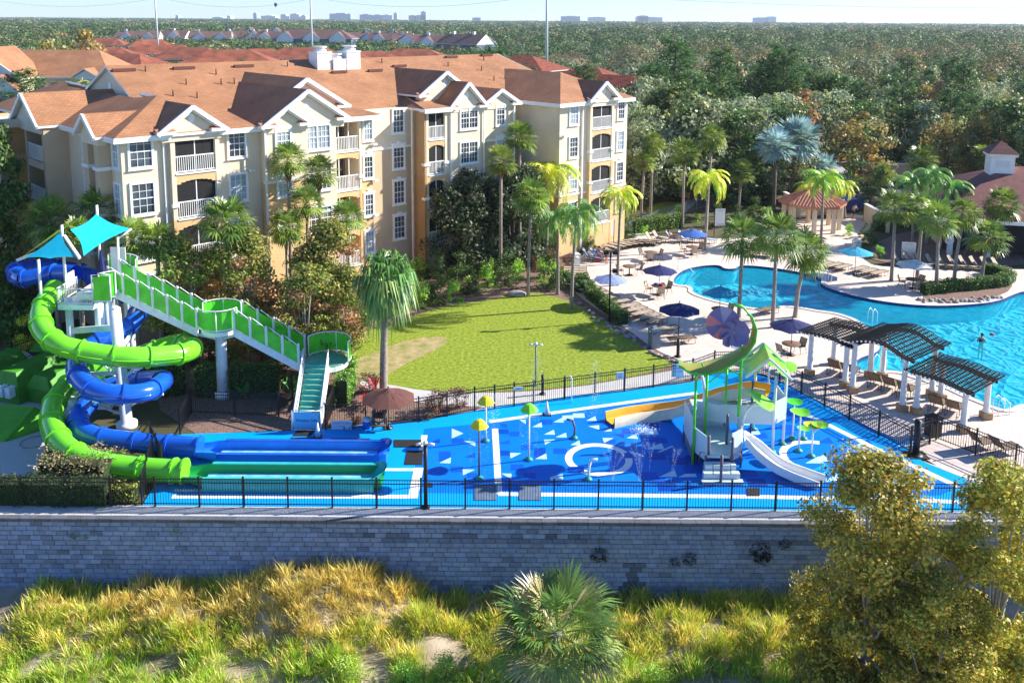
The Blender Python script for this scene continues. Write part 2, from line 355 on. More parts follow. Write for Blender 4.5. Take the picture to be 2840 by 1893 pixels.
g = MB(); g.sheet([(-60, WALLY), (60, WALLY), (9000, 9000), (-9000, 9000)], [POOL], z=-.03)
M['ground'] = mat('forest_floor', (.045, .06, .015), .95, col2=(.12, .09, .045), vscale=.12, bump=.6, bscale=3, detail=8)
struct('ground', g, 'ground')
# lower ground in front of the retaining wall
def lowz(x, y):
    b = -3.15 - .25 * (x + 20) / 40
    m = 1.45 * math.exp(-((x + 7.2) / 3.1) ** 2 - ((y - 32.4) / 2.0) ** 2)
    m2 = .55 * math.exp(-((x + 14) / 6) ** 2 - ((y - 31.5) / 1.8) ** 2) + .25 * math.exp(-((x - 8) / 5) ** 2 - ((y - 31) / 1.5) ** 2)
    return b + m + m2 + .10 * math.sin(x * 1.3 + y) + .07 * math.sin(x * 2.9 - y * 2.1) - .05 * (33 - y)
vs = []; nx, ny = 161, 41
for j in range(ny):
    for i in range(nx):
        x = -60 + 120 * i / (nx - 1); y = 12 + (WALLY + .2 - 12) * j / (ny - 1); vs.append((x, y, lowz(x, y)))
g = MB(); g.add(vs, [(j * nx + i, j * nx + i + 1, (j + 1) * nx + i + 1, (j + 1) * nx + i) for j in range(ny - 1) for i in range(nx - 1)], True)
M['lowsoil'] = mat('sandy_soil', (.20, .17, .07), .95, col2=(.50, .40, .30), vscale=.7, bump=.6, bscale=9, detail=8)
struct('lower_ground', g, 'lowsoil')
g = MB(); g.sheet([(-60, -400), (60, -400), (60, 12), (-60, 12)], z=-4.3); struct('low_meadow', g, 'lowsoil')
# lawn, beds, deck
def region(name, pts, m, z, conv=D, sm=1):
    p = xy([conv(*q) for q in pts]); p = smooth_closed(p, sm) if sm else p
    g = MB(); g.sheet(p, z=z); return struct(name, g, m)
region('mulch_bed', [(380, 1000), (340, 800), (500, 560), (900, 560), (1230, 560), (1330, 560), (1420, 740), (1500, 800), (1620, 860), (1580, 885), (900, 985), (660, 985)], 'mulch', -.018)
M['lawn'] = mat('lawn_turf', (.11, .19, .006), .95, col2=(.34, .39, .03), vscale=5, bump=1, bscale=16, detail=15)
lw = region('lawn', [(830, 760), (900, 745), (1020, 700), (1120, 690), (1200, 668), (1280, 680), (1370, 720), (1440, 770), (1500, 815), (1555, 835), (1500, 855), (1300, 890), (1120, 900), (980, 897), (880, 880), (800, 860), (770, 830)], 'lawn', -.006)
M['dirt'] = mat('worn_lawn', (.22, .24, .045), .95, col2=(.50, .36, .20), vscale=1.6, bump=1, bscale=16, detail=15)
region('worn_lawn_patch', [(790, 838), (850, 812), (950, 775), (1040, 772), (1010, 800), (930, 835), (880, 868), (815, 868)], 'dirt', -.002)
region('gravel_path', [(815, 872), (880, 880), (980, 898), (1120, 903), (1300, 893), (1500, 858), (1620, 838), (1640, 850), (1560, 880), (1440, 900), (1300, 925), (1120, 935), (960, 925), (860, 905)], 'gravel', -.001)
region('walkway', [(1080, 950), (1130, 918), (1300, 900), (1480, 868), (1480, 885), (1300, 915), (1140, 945), (1110, 965)], 'concrete', .003)
DECK_D = [(1290, 640), (1318, 602), (1350, 575), (1400, 555), (1450, 548), (1500, 540), (1560, 548), (1640, 548), (1740, 545), (1800, 520), (1840, 500), (1930, 505), (1960, 500), (2010, 505), (2010, 530), (1960, 560), (1975, 590), (2010, 612), (2080, 612), (2160, 615), (2352, 620), (2700, 610),
 (3100, 700), (2900, 1300), (2352, 1190), (2250, 1120), (2120, 1052), (2050, 1008), (1850, 905), (1740, 850), (1650, 850), (1560, 828), (1500, 800), (1440, 755), (1340, 690)]
g = MB(); g.sheet(smooth_closed(xy([D(*p) for p in DECK_D]), 1), [POOL], z=.004); struct('pool_deck', g, 'paver')
region('deck_apron', [(2105, 1055), (2352, 1130), (2700, 1250), (2700, 1172), (2352, 1166), (2240, 1160), (2235, 1120), (2160, 1080)], 'paver', .012, sm=0)
# pool basin, coping, water
M['poolfloor'] = mat('pool_plaster', (.16, .74, .90), .8, col2=(.26, .82, .94), vscale=.5)
b = MB(); n = len(POOL); b.sheet(POOL, z=-1.25)
b.add([(p[0], p[1], -1.25) for p in POOL] + [(p[0], p[1], .004) for p in POOL], [(i, (i + 1) % n, n + (i + 1) % n, n + i) for i in range(n)])
struct('pool_basin', b, 'poolfloor')
def offset(poly, d):
    out = []; n = len(poly); ar = sum(poly[i][0] * poly[(i + 1) % n][1] - poly[(i + 1) % n][0] * poly[i][1] for i in range(n)); sg = 1 if ar > 0 else -1
    for i in range(n):
        a = Vector(poly[i - 1]); c = Vector(poly[(i + 1) % n]); t = (c - a).normalized(); out.append((poly[i][0] + t.y * d * sg, poly[i][1] - t.x * d * sg))
    return out
def ringmesh(A, B, z0, z1):
    g = MB(); n = len(A); g.add([(p[0], p[1], z1) for p in A] + [(p[0], p[1], z1) for p in B] + [(p[0], p[1], z0) for p in A] + [(p[0], p[1], z0) for p in B],
          [(i, (i + 1) % n, n + (i + 1) % n, n + i) for i in range(n)] + [(2 * n + i, 2 * n + (i + 1) % n, (i + 1) % n, i) for i in range(n)] + [(n + i, n + (i + 1) % n, 3 * n + (i + 1) % n, 3 * n + i) for i in range(n)]); return g
M['coping'] = mat('pool_coping', (.60, .55, .50), .7, var=.08, vscale=2)
M['pooltile'] = brickmat('waterline_tile', (.01, .03, .16), (.02, .06, .26), (.05, .08, .2), .3, .15, .02)
struct('pool_coping', ringmesh(offset(POOL, -.03), offset(POOL, .32), -.02, .05), 'coping')
struct('pool_waterline_tile', ringmesh(offset(POOL, -.05), offset(POOL, -.01), -.22, .03), 'pooltile')
m = bpy.data.materials.new('pool_water'); m.use_nodes = True; t = m.node_tree; N = t.nodes; L = t.links; N.clear()
o_ = N.new('ShaderNodeOutputMaterial'); tr = N.new('ShaderNodeBsdfTransparent'); gl = N.new('ShaderNodeBsdfGlossy'); df = N.new('ShaderNodeBsdfDiffuse')
gl.inputs['Roughness'].default_value = .08; lw_ = N.new('ShaderNodeLayerWeight'); lw_.inputs[0].default_value = .12
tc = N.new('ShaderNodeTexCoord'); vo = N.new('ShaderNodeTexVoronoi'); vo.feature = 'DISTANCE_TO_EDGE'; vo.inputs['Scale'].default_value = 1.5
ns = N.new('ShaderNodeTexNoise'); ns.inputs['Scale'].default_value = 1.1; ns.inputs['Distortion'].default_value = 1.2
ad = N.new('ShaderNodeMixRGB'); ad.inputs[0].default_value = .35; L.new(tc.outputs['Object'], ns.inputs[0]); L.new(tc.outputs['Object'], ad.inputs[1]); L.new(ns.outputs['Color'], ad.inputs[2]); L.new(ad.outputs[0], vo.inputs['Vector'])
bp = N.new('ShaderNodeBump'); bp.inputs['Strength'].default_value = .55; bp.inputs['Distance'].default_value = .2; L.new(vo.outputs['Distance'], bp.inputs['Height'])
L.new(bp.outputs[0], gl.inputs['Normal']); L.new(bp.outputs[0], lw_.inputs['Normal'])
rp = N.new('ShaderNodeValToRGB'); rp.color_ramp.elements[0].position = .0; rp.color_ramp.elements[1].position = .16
rp.color_ramp.elements[0].color = (.9, 1, 1, 1); rp.color_ramp.elements[1].color = (.38, .88, .97, 1); L.new(vo.outputs['Distance'], rp.inputs[0]); L.new(rp.outputs[0], tr.inputs[0])  # caustic light network painted into the water tint, brightest along the cell edges
df.inputs[0].default_value = (.01, .55, .74, 1); m1 = N.new('ShaderNodeMixShader'); m1.inputs[0].default_value = .3; L.new(tr.outputs[0], m1.inputs[1]); L.new(df.outputs[0], m1.inputs[2])
m2 = N.new('ShaderNodeMixShader'); L.new(lw_.outputs['Fresnel'], m2.inputs[0]); L.new(m1.outputs[0], m2.inputs[1]); L.new(gl.outputs[0], m2.inputs[2]); L.new(m2.outputs[0], o_.inputs[0]); M['water'] = m
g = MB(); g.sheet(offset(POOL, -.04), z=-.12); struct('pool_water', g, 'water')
# entry steps (curved, in the water)
cst = D(1680, 665)
for k in range(4):
    A = []; 
    for i in range(25):
        an = R(150 + i * 4.2); r_ = 5.2 - k * .42; A.append((cst.x + r_ * 1.12 * math.cos(an), cst.y + .6 + r_ * math.sin(an)))
# parking lot, road, back wall
region('parking_lot', [(1925, 415), (2060, 415), (2110, 470), (2040, 500), (1930, 500), (1880, 480)], 'asphalt', -.01, sm=0)
region('access_road', [(1100, 430), (1500, 425), (1930, 425), (1935, 440), (1560, 445), (1100, 460)], 'concrete', -.012, sm=0)
mk = MB()
for q in ((1942, 428), (1968, 432), (1997, 436)):
    a = D(q[0] + 6, q[1] - 8, 0); b_ = D(q[0] - 4, q[1] + 14, 0); mk.bar((a.x, a.y, -.002), (b_.x, b_.y, -.002), .12, .01)
a = D(1915, 452); b_ = D(2003, 455); mk.bar((a.x, a.y, -.002), (b_.x, b_.y, -.002), .3, .01)
struct('parking_markings', mk, 'padwhite')
region('back_lawn', [(1500, 410), (1590, 405), (1590, 440), (1480, 445)], 'lawn', -.004)
region('shaded_lawn', [(0, 640), (80, 640), (100, 760), (60, 810), (0, 815)], 'lawn', -.01)
region('side_path', [(0, 812), (50, 800), (95, 830), (0, 850)], 'walk', -.005)
region('gravel_yard', [(-60, 870), (100, 850), (170, 900), (170, 1000), (110, 1060), (60, 1110), (-60, 1110)], 'gravel', -.003)
region('back_shrub_lawn', [(1480, 470), (1560, 460), (1590, 480), (1500, 505)], 'lawn', -.002)
region('garden_path', [(1440, 540), (1520, 500), (1600, 440), (1625, 442), (1560, 500), (1475, 548)], 'concrete', .0, sm=0)
# ------------------------------------------------------------------ splash pad
PAD_D = [(322, 1166), (352, 1120), (372, 1060), (400, 998), (660, 990), (745, 985), (840, 975), (960, 968), (1120, 938), (1320, 908), (1500, 890), (1600, 876), (1640, 858), (1700, 852), (1770, 868), (1850, 905), (1960, 962), (2060, 1012), (2120, 1060), (2250, 1112), (2310, 1128), (2360, 1150), (2380, 1162)]
pad = MB(); pp = xy([D(*p) for p in PAD_D]); ys = 34.35
pp[0] = (pp[0][0], ys); pp[-1] = (pp[-1][0], ys); pad.sheet(pp, z=.02)
padob = struct('splash_pad', pad, 'padcyan')
def padsheet(name, pts, m, z, conv=D):
    g = MB(); g.sheet(xy([conv(*p) for p in pts]), z=z); o = g.build(name, m, padob); return o
padsheet('inner_field', [(960, 1050), (975, 985), (1124, 972), (1490, 921), (1600, 907), (1750, 905), (1850, 960), (2000, 1030), (2200, 1118), (2160, 1138), (1720, 1138), (1160, 1135), (960, 1132), (945, 1100)], 'padblue', .024)
def strip(pts, wd, z=.028, conv=D, m='padwhite', name='white_line'):
    P = [conv(*p) for p in pts]; g = MB(); L_ = []; Rr = []
    for i, p in enumerate(P):
        t = (P[min(i + 1, len(P) - 1)] - P[max(i - 1, 0)]); t.z = 0; t.normalize(); nn = Vector((-t.y, t.x, 0)) * wd / 2
        L_.append(p + nn); Rr.append(p - nn)
    for i in range(len(P) - 1): g.add([(q.x, q.y, z) for q in (Rr[i], Rr[i + 1], L_[i + 1], L_[i])], [(0, 1, 2, 3)])
    return g.build(name, m, padob)
strip([(395, 1141), (952, 1141)], .30); strip([(948, 1145), (962, 1075)], .42, .032); strip([(400, 1127), (500, 1127)], .2); strip([(885, 1079), (958, 1079)], .24)
strip([(1137, 985), (1144, 1106)], .30); strip([(1145, 1135), (1720, 1141), (2100, 1149), (2240, 1155)], .30); strip([(1124, 969), (1490, 918), (1600, 903)], .30)
strip([(1144, 1106), (1146, 1136)], .3, .032)
strip([(1840, 948), (1900, 975), (2010, 1030), (2200, 1118)], .34); strip([(975, 1000), (968, 1042)], .3)
cc = D(1375, 1055); g = MB(); A = [(cc.x + 1.55 * math.cos(a), cc.y + 1.55 * math.sin(a)) for a in np.linspace(0, 2 * math.pi, 48, endpoint=False)]
B = [(cc.x + 1.22 * math.cos(a), cc.y + 1.22 * math.sin(a)) for a in np.linspace(0, 2 * math.pi, 48, endpoint=False)]
g.sheet(A, [B], z=.028); g.build('white_ring', 'padwhite', padob)
cc = D(1880, 1052); g = MB(); A = [(cc.x + 1.75 * math.cos(a), cc.y + 1.75 * math.sin(a)) for a in np.linspace(R(70), R(245), 24)] + [(cc.x + 1.42 * math.cos(a), cc.y + 1.42 * math.sin(a)) for a in np.linspace(R(245), R(70), 24)]
g.sheet(A, z=.028); g.build('white_arc', 'padwhite', padob)
# triangles and squares (pad view)
TRI = [((500, 780), (605, 825), (500, 870)), ((612, 893), (713, 900), (713, 943)), ((385, 1093), (492, 1042), (488, 1096)), ((598, 1150), (710, 1153), (602, 1204)), ((1110, 700), (1170, 700), (1170, 742)),
 ((1228, 768), (1312, 724), (1320, 768)), ((1420, 725), (1505, 680), (1515, 726)), ((1335, 835), (1425, 792), (1435, 836)), ((1440, 860), (1535, 818), (1542, 861)), ((1336, 882), (1435, 880), (1345, 928)),
 ((1574, 930), (1655, 888), (1668, 934)), ((1028, 1002), (1130, 1004), (1032, 1052)), ((1255, 1056), (1355, 1006), (1362, 1058)), ((1718, 710), (1800, 668), (1812, 710)), ((1880, 808), (1945, 778), (1952, 806)),
 ((1865, 866), (1965, 868), (1880, 912)), ((2085, 868), (2170, 826), (2188, 876)), ((2100, 980), (2230, 1018), (2120, 1010)), ((948, 1188), (1040, 1190), (1042, 1240)), ((1735, 760), (1835, 750), (1836, 792)),
 ((1500, 665), (1600, 660), (1605, 700), (1510, 706)), ((1596, 645), (1700, 643), (1705, 684), (1604, 684)), ((1390, 1222), (1505, 1192), (1510, 1250), (1394, 1250))]
for k_, t_ in enumerate(TRI): padsheet('light_marking', t_, 'padlight', .0285 + k_ * .00005, PP)
SQ = [(300, 912, 392, 870, 1), (500, 870, 607, 912, 0), (382, 990, 492, 1090, 0), (612, 1043, 712, 998, 1), (488, 1125, 600, 1175, 0), (905, 740, 1000, 778, 1), (925, 790, 1015, 830, 0), (1020, 810, 1115, 850, 0), (1130, 930, 1235, 975, 0), (1245, 955, 1350, 1056, 0),
 (925, 920, 1022, 882, 1), (1300, 700, 1410, 745, 0), (940, 980, 1025, 1026, 0), (1035, 1105, 1150, 1160, 0), (2040, 780, 2160, 830, 0), (1550, 1125, 1700, 1180, 0), (1870, 880, 1985, 915, 0), (2060, 1000, 2160, 1050, 0), (2165, 555, 2260, 600, 1), (1150, 1180, 1260, 1230, 0), (640, 1185, 730, 1225, 0), (1960, 830, 2060, 870, 1), (1420, 960, 1540, 1010, 0)]
for i, (x0, y0, x1, y1, tr_) in enumerate(SQ):
    padsheet('dark_marking', [(x0, y0), (x1, y0), (x1, y1)] + ([] if tr_ else [(x0, y1)]), 'paddeep' if i % 3 == 0 else M.setdefault('padmid', mat('pad_rubber_mid', (.0, .09, .52), .5, spec=.15, bump=.15, bscale=60)), .0276 + i * .00003, PP)
for i in range(46):     # scattered tiles round the play tower
    u_ = rng.uniform(0, 1); px = 1480 + 330 * u_; py = rng.uniform(960, 1120); c = D(px, py); a = rng.uniform(0, .3); s = .42
    kk = i % 3; pts = [(c.x - s, c.y - s * .8), (c.x + s, c.y - s * .8 + a * .3), (c.x + s, c.y + s * .8)] + ([(c.x - s, c.y + s * .8)] if kk == 0 else [])
    g = MB(); g.sheet(pts, z=.0252 + .00005 * i); g.build('tile_marking', ['paddeep', 'padlight', 'padmid'][kk if rng.uniform() > .4 else 2], padob)
for i in range(26):     # right-hand end
    c = D(rng.uniform(1800, 2120), 0) if False else D(1850 + 230 * rng.uniform(), rng.uniform(1010, 1110)); s = .42
    pts = [(c.x - s, c.y - s * .8), (c.x + s, c.y - s * .8), (c.x + s, c.y + s * .8)]
    g = MB(); g.sheet(pts, z=.0245 + i * .00005); g.build('tile_marking', ['padmid', 'padlight', 'padcyan'][i % 3], padob)
# dark slip mats
for i, q in enumerate([((690, 980), (728, 980), (715, 1002), (672, 1002)), ((905, 1011), (968, 1011), (966, 1028), (906, 1028)), ((935, 1036), (972, 1036), (970, 1068), (929, 1068)), ((668, 1006), (740, 1006), (740, 1011), (668, 1011)), ((760, 1008), (850, 1008), (850, 1012), (760, 1012))]):
    g = MB(); P = [D(*p) for p in q]; g.prism(xy(P), .03, .05); tagk(g.build('slip_mat', 'grate'), ['black rubber mat at the foot of the slide tower stairs', 'wide black mat beyond the blue slide run-out end', 'squarish black mat to the right of the blue run-out', 'thin black mat strip behind the blue run-out, left one', 'thin black mat strip behind the blue run-out, right one'][i], 'mat')
for i, (x0, x1) in enumerate(((1090, 1141), (1192, 1243))):
    a = D(x0, 1150); b_ = D(x1, 1116); c = D(x0, 1116); d_ = D(x1, 1150)
    g = MB(); g.prism(xy([a, d_, b_, c]), .03, .05); tagk(g.build('drain_grate', 'greygrate'), ['left one of two grey square drain grates behind the front fence', 'right one of two grey square drain grates behind the front fence'][i], 'grate', 'grey drain grates')
for i, (x0, x1, y0, y1) in enumerate(((977, 994, 1110, 1120), (1715, 1745, 1122, 1140))):
    g = MB(); g.prism(xy([D(x0, y1), D(x1, y1), D(x1, y0), D(x0, y0)]), .03, .045); tagk(g.build('floor_hatch', 'grate'), ['small dark floor hatch beside the black camera pole', 'dark square hatch in front of the play tower steps'][i], 'hatch')
# gravel strip + coping + retaining wall of single blocks
g = MB(); g.sheet([(-60, 33.6), (60, 33.6), (60, 34.36), (-60, 34.36)], z=.008); struct('gravel_strip', g, 'gravel')
wall = thing('retaining_wall', 'long grey block retaining wall below the splash pad fence', 'wall', (0, 33.6, -3))
V = []; C = []
BASE = np.array([.26, .325, .44])
def blk(x0, x1, y, z0, z1, dep, col):
    g_ = .006; x0 += g_; x1 -= g_; z0 += .003; z1 -= g_; r_ = .018
    f = [(x0 + r_, y, z0 + r_), (x1 - r_, y, z0 + r_), (x1 - r_, y, z1 - r_), (x0 + r_, y, z1 - r_)]; e = [(x0, y + r_, z0), (x1, y + r_, z0), (x1, y + r_, z1), (x0, y + r_, z1)]; bk = [(x0, y + dep, z0), (x1, y + dep, z0), (x1, y + dep, z1), (x0, y + dep, z1)]
    Q = [f] + [[e[i], e[(i + 1) % 4], f[(i + 1) % 4], f[i]] for i in range(4)] + [[e[2], e[3], bk[3], bk[2]], [e[0], bk[0], bk[3], e[3]], [e[1], e[2], bk[2], bk[1]]]
    V.extend(Q); C.extend([col] * len(Q))
rows = 19
stain = [(-23, -1.0, 5, .5), (4, -.75, 9, .35), (16, -.9, 5, .8), (-2, -1.9, 5, .3)]
for r_ in range(rows):
    z1 = -.16 - r_ * .2; z0 = z1 - .2; y = 33.42 - r_ * .012; x = -58 + (r_ % 2) * .23 + (r_ * 37 % 7) * .03
    while x < 58:
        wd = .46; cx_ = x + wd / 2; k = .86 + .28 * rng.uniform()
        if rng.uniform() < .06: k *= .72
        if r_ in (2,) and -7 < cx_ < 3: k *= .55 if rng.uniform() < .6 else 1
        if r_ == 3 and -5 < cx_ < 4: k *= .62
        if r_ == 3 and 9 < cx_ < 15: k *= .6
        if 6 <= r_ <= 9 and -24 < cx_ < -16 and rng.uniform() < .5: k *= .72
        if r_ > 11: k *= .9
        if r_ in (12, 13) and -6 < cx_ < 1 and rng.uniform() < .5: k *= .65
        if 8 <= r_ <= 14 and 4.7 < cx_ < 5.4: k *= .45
        tint = np.array([1, 1, 1.0]) if rng.uniform() > .25 else np.array([.95, 1.0, 1.08])
        if cx_ > 11 and r_ > 6 and rng.uniform() < .5: tint = np.array([1.2, 1.15, .95])
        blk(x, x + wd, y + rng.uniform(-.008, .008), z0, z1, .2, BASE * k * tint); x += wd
wb = npquads('block_face', V, C, 'block'); wb.parent = wall; wb.location = -wall.location
V = []; C = []; x = -58.2
while x < 58:
    k = .8 + .3 * rng.uniform(); x1 = x + .62
    blk(x, x1, 33.34 + rng.uniform(-.006, .006), -.16, .0 + .012 * rng.uniform(), .34, np.array([.13, .14, .165]) * k); x = x1
cb = npquads('coping_stone', V, C, 'block'); cb.parent = wall; cb.location = -wall.location; cb['kind'] = 'stuff'
g = MB(); g.bb(-60, 60, 33.62, 33.74, -4.2, -.02); o = g.build('backing', 'tan', wall, world=True)
# ================================================================== CONDO BUILDING (local x = s along facade, y = -t away from it)
AL = R(44); O_ = Vector((-20, 55, 0)); UU = Vector((math.cos(AL), math.sin(AL))); NN = Vector((math.sin(AL), -math.cos(AL)))
def stw(s, t, z=0): p = O_.xy + UU * s + NN * t; return Vector((p.x, p.y, z))
def SP(p, t):           # photo point -> (s, z) on the vertical plane t
    d = ray(*p); c = -O_.xy; cs, ct = c.dot(UU), c.dot(NN); dd = Vector((d[0], d[1])); k = (t - ct) / dd.dot(NN)
    return cs + k * dd.dot(UU), CAMH + d[2] * k
FL = [2.2, 5.0, 7.8, 10.6]; EV = 13.1
B = thing('apartment_building', 'long four storey cream and ochre apartment building with orange shingle roof', 'building', O_, AL)
walls = MB()     # mats: 0 cream 1 ochre 2 tan 3 white 4 inner
def sect(s0, s1, t, split=7.6, back=-14, low=1, top=EV):
    walls.bb(s0, s1, -t, -back, 0, split, mi=low); walls.bb(s0, s1, -t, -back, split, top, mi=0)
    walls.bb(s0 - .03, s1 + .03, -t - .05, -t + .3, split - .09, split + .09, mi=3)
win_n = [0]
def window(s, z0, t, w_, h_, nx=3, ny=2, hood=0, face='f', blinds=None):
    """face 'f' front (normal -y local), 'l' left end wall (normal -x local; s is then the plane and t the centre)"""
    if blinds is None: blinds = rng.uniform() < .5
    fr = MB(); pn = MB()
    def bx(a0, a1, z0_, z1_, d0, d1, mb):
        if face == 'f': mb.bb(s + a0, s + a1, -t - d1, -t - d0, z0_, z1_)
        else: mb.bb(s - d1, s - d0, -t + a0, -t + a1, z0_, z1_)
    hw = w_ / 2; e = .14
    for a0, a1, b0, b1 in ((-hw - e, -hw, z0 - e, z0 + h_ + e), (hw, hw + e, z0 - e, z0 + h_ + e), (-hw, hw, z0 - e, z0), (-hw, hw, z0 + h_, z0 + h_ + e)): bx(a0, a1, b0, b1, 0.0, .09, fr)
    bx(-hw - e - .04, hw + e + .04, z0 - e - .07, z0 - e, 0, .14, fr)
    if hood:
        bx(-hw - e - .05, hw + e + .05, z0 + h_ + e, z0 + h_ + e + .10, 0, .13, fr); bx(-.14, .14, z0 + h_ + e + .1, z0 + h_ + e + .24, 0, .14, fr)
    for i in range(1, nx): x = -hw + w_ * i / nx; bx(x - .014, x + .014, z0, z0 + h_, .02, .045, fr)
    for i in range(1, ny * 2):
        z = z0 + h_ * i / (ny * 2); th = .03 if i == ny else .012; bx(-hw, hw, z - th, z + th, .021, .05 if i != ny else .06, fr)
    if w_ > 1.4: bx(-.045, .045, z0, z0 + h_, .022, .07, fr)
    bx(-hw, hw, z0, z0 + h_, .004, .015, pn)
    f = fr.build('window', 'white', B); f['label'] = None; del f['label']
    pn.build('pane', 'glass2' if blinds else 'glass', f); win_n[0] += 1
def balcony(s0, s1, t, dep=1.7, pier=.28, side=None, lmul=2, cols=('ochre', 'ochre'), split=7.6, screen=True):
    """stack of four recessed balconies between s0 and s1"""
    mi = 1
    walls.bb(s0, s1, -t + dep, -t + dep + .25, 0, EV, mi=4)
    walls.bb(s0, s0 + pier, -t, -t + dep + .1, 0, split + .2, mi=mi); walls.bb(s1 - pier, s1, -t, -t + dep + .1, 0, split + .2, mi=mi)
    walls.bb(s0, s0 + pier, -t, -t + dep + .1, split + .2, EV, mi=0); walls.bb(s1 - pier, s1, -t, -t + dep + .1, split + .2, EV, mi=0)
    for x in (s0, s1 - pier):                         # white pier caps
        for z in (5.9, 8.6): walls.bb(x - .07, x + pier + .07, -t - .09, -t + .3, z, z + .22, mi=3)
    walls.bb(s0 + pier, s1 - pier, -t + .03, -t + dep, EV - .45, EV - .02, mi=0)
    a0, a1 = s0 + pier, s1 - pier
    for k, z in enumerate(FL):
        walls.bb(a0, a1, -t + .02, -t + dep, z - .42 if k else 0, z, mi=mi if k < 3 else 1)
        walls.bb(a0 - .02, a1 + .02, -t - .05, -t + .06, z - .05, z + .05, mi=3)
        if k < 3:                                     # arched head
            zt = FL[k + 1] - .41; n = 9
            for i in range(n):
                x0 = a0 + (a1 - a0) * i / n; x1 = a0 + (a1 - a0) * (i + 1) / n; u_ = ((x0 + x1) / 2 - (a0 + a1) / 2) / ((a1 - a0) / 2)
                d_ = .42 * (1 - math.sqrt(max(0, 1 - u_ * u_ * .92)))
                walls.bb(x0, x1, -t + .025, -t + .2, zt - d_ - .02, zt, mi=mi)
        r = MB()                                      # railing
        r.bb(a0, a1, -t + .05, -t + .11, z + 1.02, z + 1.09); r.bb(a0, a1, -t + .05, -t + .1, z + .1, z + .16)
        m_ = int((a1 - a0) / .13)
        for i in range(m_ + 1): x = a0 + (a1 - a0) * i / m_; r.bb(x - .018, x + .018, -t + .065, -t + .095, z + .1, z + 1.03)
        r.build('balcony_railing', 'white', B)
        s_ = MB(); h = FL[k + 1] - .42 if k < 3 else EV - .45
        for i in range(1, lmul): x = a0 + (a1 - a0) * i / lmul; s_.bb(x - .03, x + .03, -t + .12, -t + .16, z, h)
        s_.bb(a0, a0 + .04, -t + .12, -t + .16, z, h); s_.bb(a1 - .04, a1, -t + .12, -t + .16, z, h); so_ = s_.build('screen_frame', 'white', B)
        if screen: q_ = MB(); q_.bb(a0 + .02, a1 - .02, -t + .135, -t + .14, z + .02, h); q_.build('screen', 'mesh', so_)
        d_ = MB(); d_.bb(a0 + .15, a1 - .2, -t + dep - .04, -t + dep - .005, z + .02, z + 2.1); d_.build('sliding_door', 'glass' if rng.uniform() < .6 else 'glass2', B)
sx = lambda p, t: SP(p, t)[0]
# ---- sections from the left corner to the right end
tA, tE, tF, tB2, tH, tI, tJ, tK, tM = 1.0, 1.0, 1.6, .2, -.2, -2.2, -.6, -.6, 3.0
sL = -4.6
walls.bb(sL, sx((464, 377), tA), -tA, 19, 0, 4.6, mi=2); walls.bb(sL, sx((464, 377), tA), -tA, 19, 4.6, EV, mi=0)
sb0, sb1 = sx((470, 384), tA + .3), sx((606, 367), tA + .3)
balcony(sx((464, 377), tA), sb1, tA + .35, dep=1.6)
sE1 = sx((720, 360), tE); sect(sb1, sE1, tE, 4.4, low=1)
sF0 = sE1 + .02; sF1 = sx((852, 325), tF + .0); sG1 = sx((936, 320), tF)
sect(sF0, sF1, tF, 9.4, low=1); sect(sF1, sG1, tF - .25, 6.9, low=1)
sB2 = sx((1001, 325), tB2); balcony(sG1, sB2, tB2, dep=1.9, pier=.18, lmul=3, screen=False)
sH1 = sx((1031, 310), tH); sect(sB2, sH1, tH, 10.1, low=1)
sI1 = sx((1144, 300), tI) ; sect(sH1, sI1, tI, 10.1, low=2)
sJ1 = sx((1245, 305), tJ); balcony(sI1 - .1, sJ1, tJ, dep=1.5, pier=.42)
walls.bb(sI1 - .1, sI1 + .1, -tJ, -tI, 0, EV, mi=1)
sK1 = sx((1337, 300), tK); sect(sJ1, sK1, tK, 7.0, low=1)
sK2 = sx((1428, 291), tK - .2); sect(sK1, sK2, tK - .2, 10.0, low=2)
sL0 = 30.4; walls.bb(sK2, sL0, 2.6, 14, 0, EV, mi=0)
sLB = sx((1630, 290), tM); sect(sL0, sLB, tM, 5.2, low=1)
sMB = sx((1703, 285), tM + .3); balcony(sLB, sMB, tM + .35, dep=1.7)
sM1 = sx((1741, 277), tM); sect(sMB, sM1, tM, 5.2, low=1)
walls.bb(sL0 + .3, sM1 - .3, 8, 18.6, 0, EV, mi=0); walls.bb(sL, sL0 + 2, 13.9, 18.8, 0, EV, mi=0)
# end wall (faces left): brown pilaster bay, balcony stack, far block
for t0, t1 in ((-1.2, -.5), (-3.0, -2.2)):
    walls.bb(sL - .75, sL, -t1, -t0, 0, EV - .2, mi=2)
    for z in (5.6, 8.2, 11): walls.bb(sL - .85, sL, -t1 - .1, -t0 + .1, z, z + .22, mi=3)
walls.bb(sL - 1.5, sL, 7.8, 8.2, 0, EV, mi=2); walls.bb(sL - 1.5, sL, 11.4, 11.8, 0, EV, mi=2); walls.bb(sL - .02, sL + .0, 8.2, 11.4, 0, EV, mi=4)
for k, z in enumerate(FL):
    walls.bb(sL - 1.5, sL, 8.2, 11.4, z - .45, z, mi=2 if k < 3 else 0)
    r = MB(); r.bb(sL - 1.46, sL - 1.4, 8.2, 11.4, z + 1.02, z + 1.09); r.bb(sL - 1.46, sL - 1.4, 8.2, 11.4, z + .08, z + .14)
    for i in range(25): y = 8.2 + 3.2 * i / 24; r.bb(sL - 1.45, sL - 1.42, y - .018, y + .018, z + .1, z + 1.03)
    r.build('balcony_railing', 'white', B)
    walls.bb(sL - 3.0, sL, 12.2, 15.6, 0 if k == 0 else z - .3, z, mi=1)
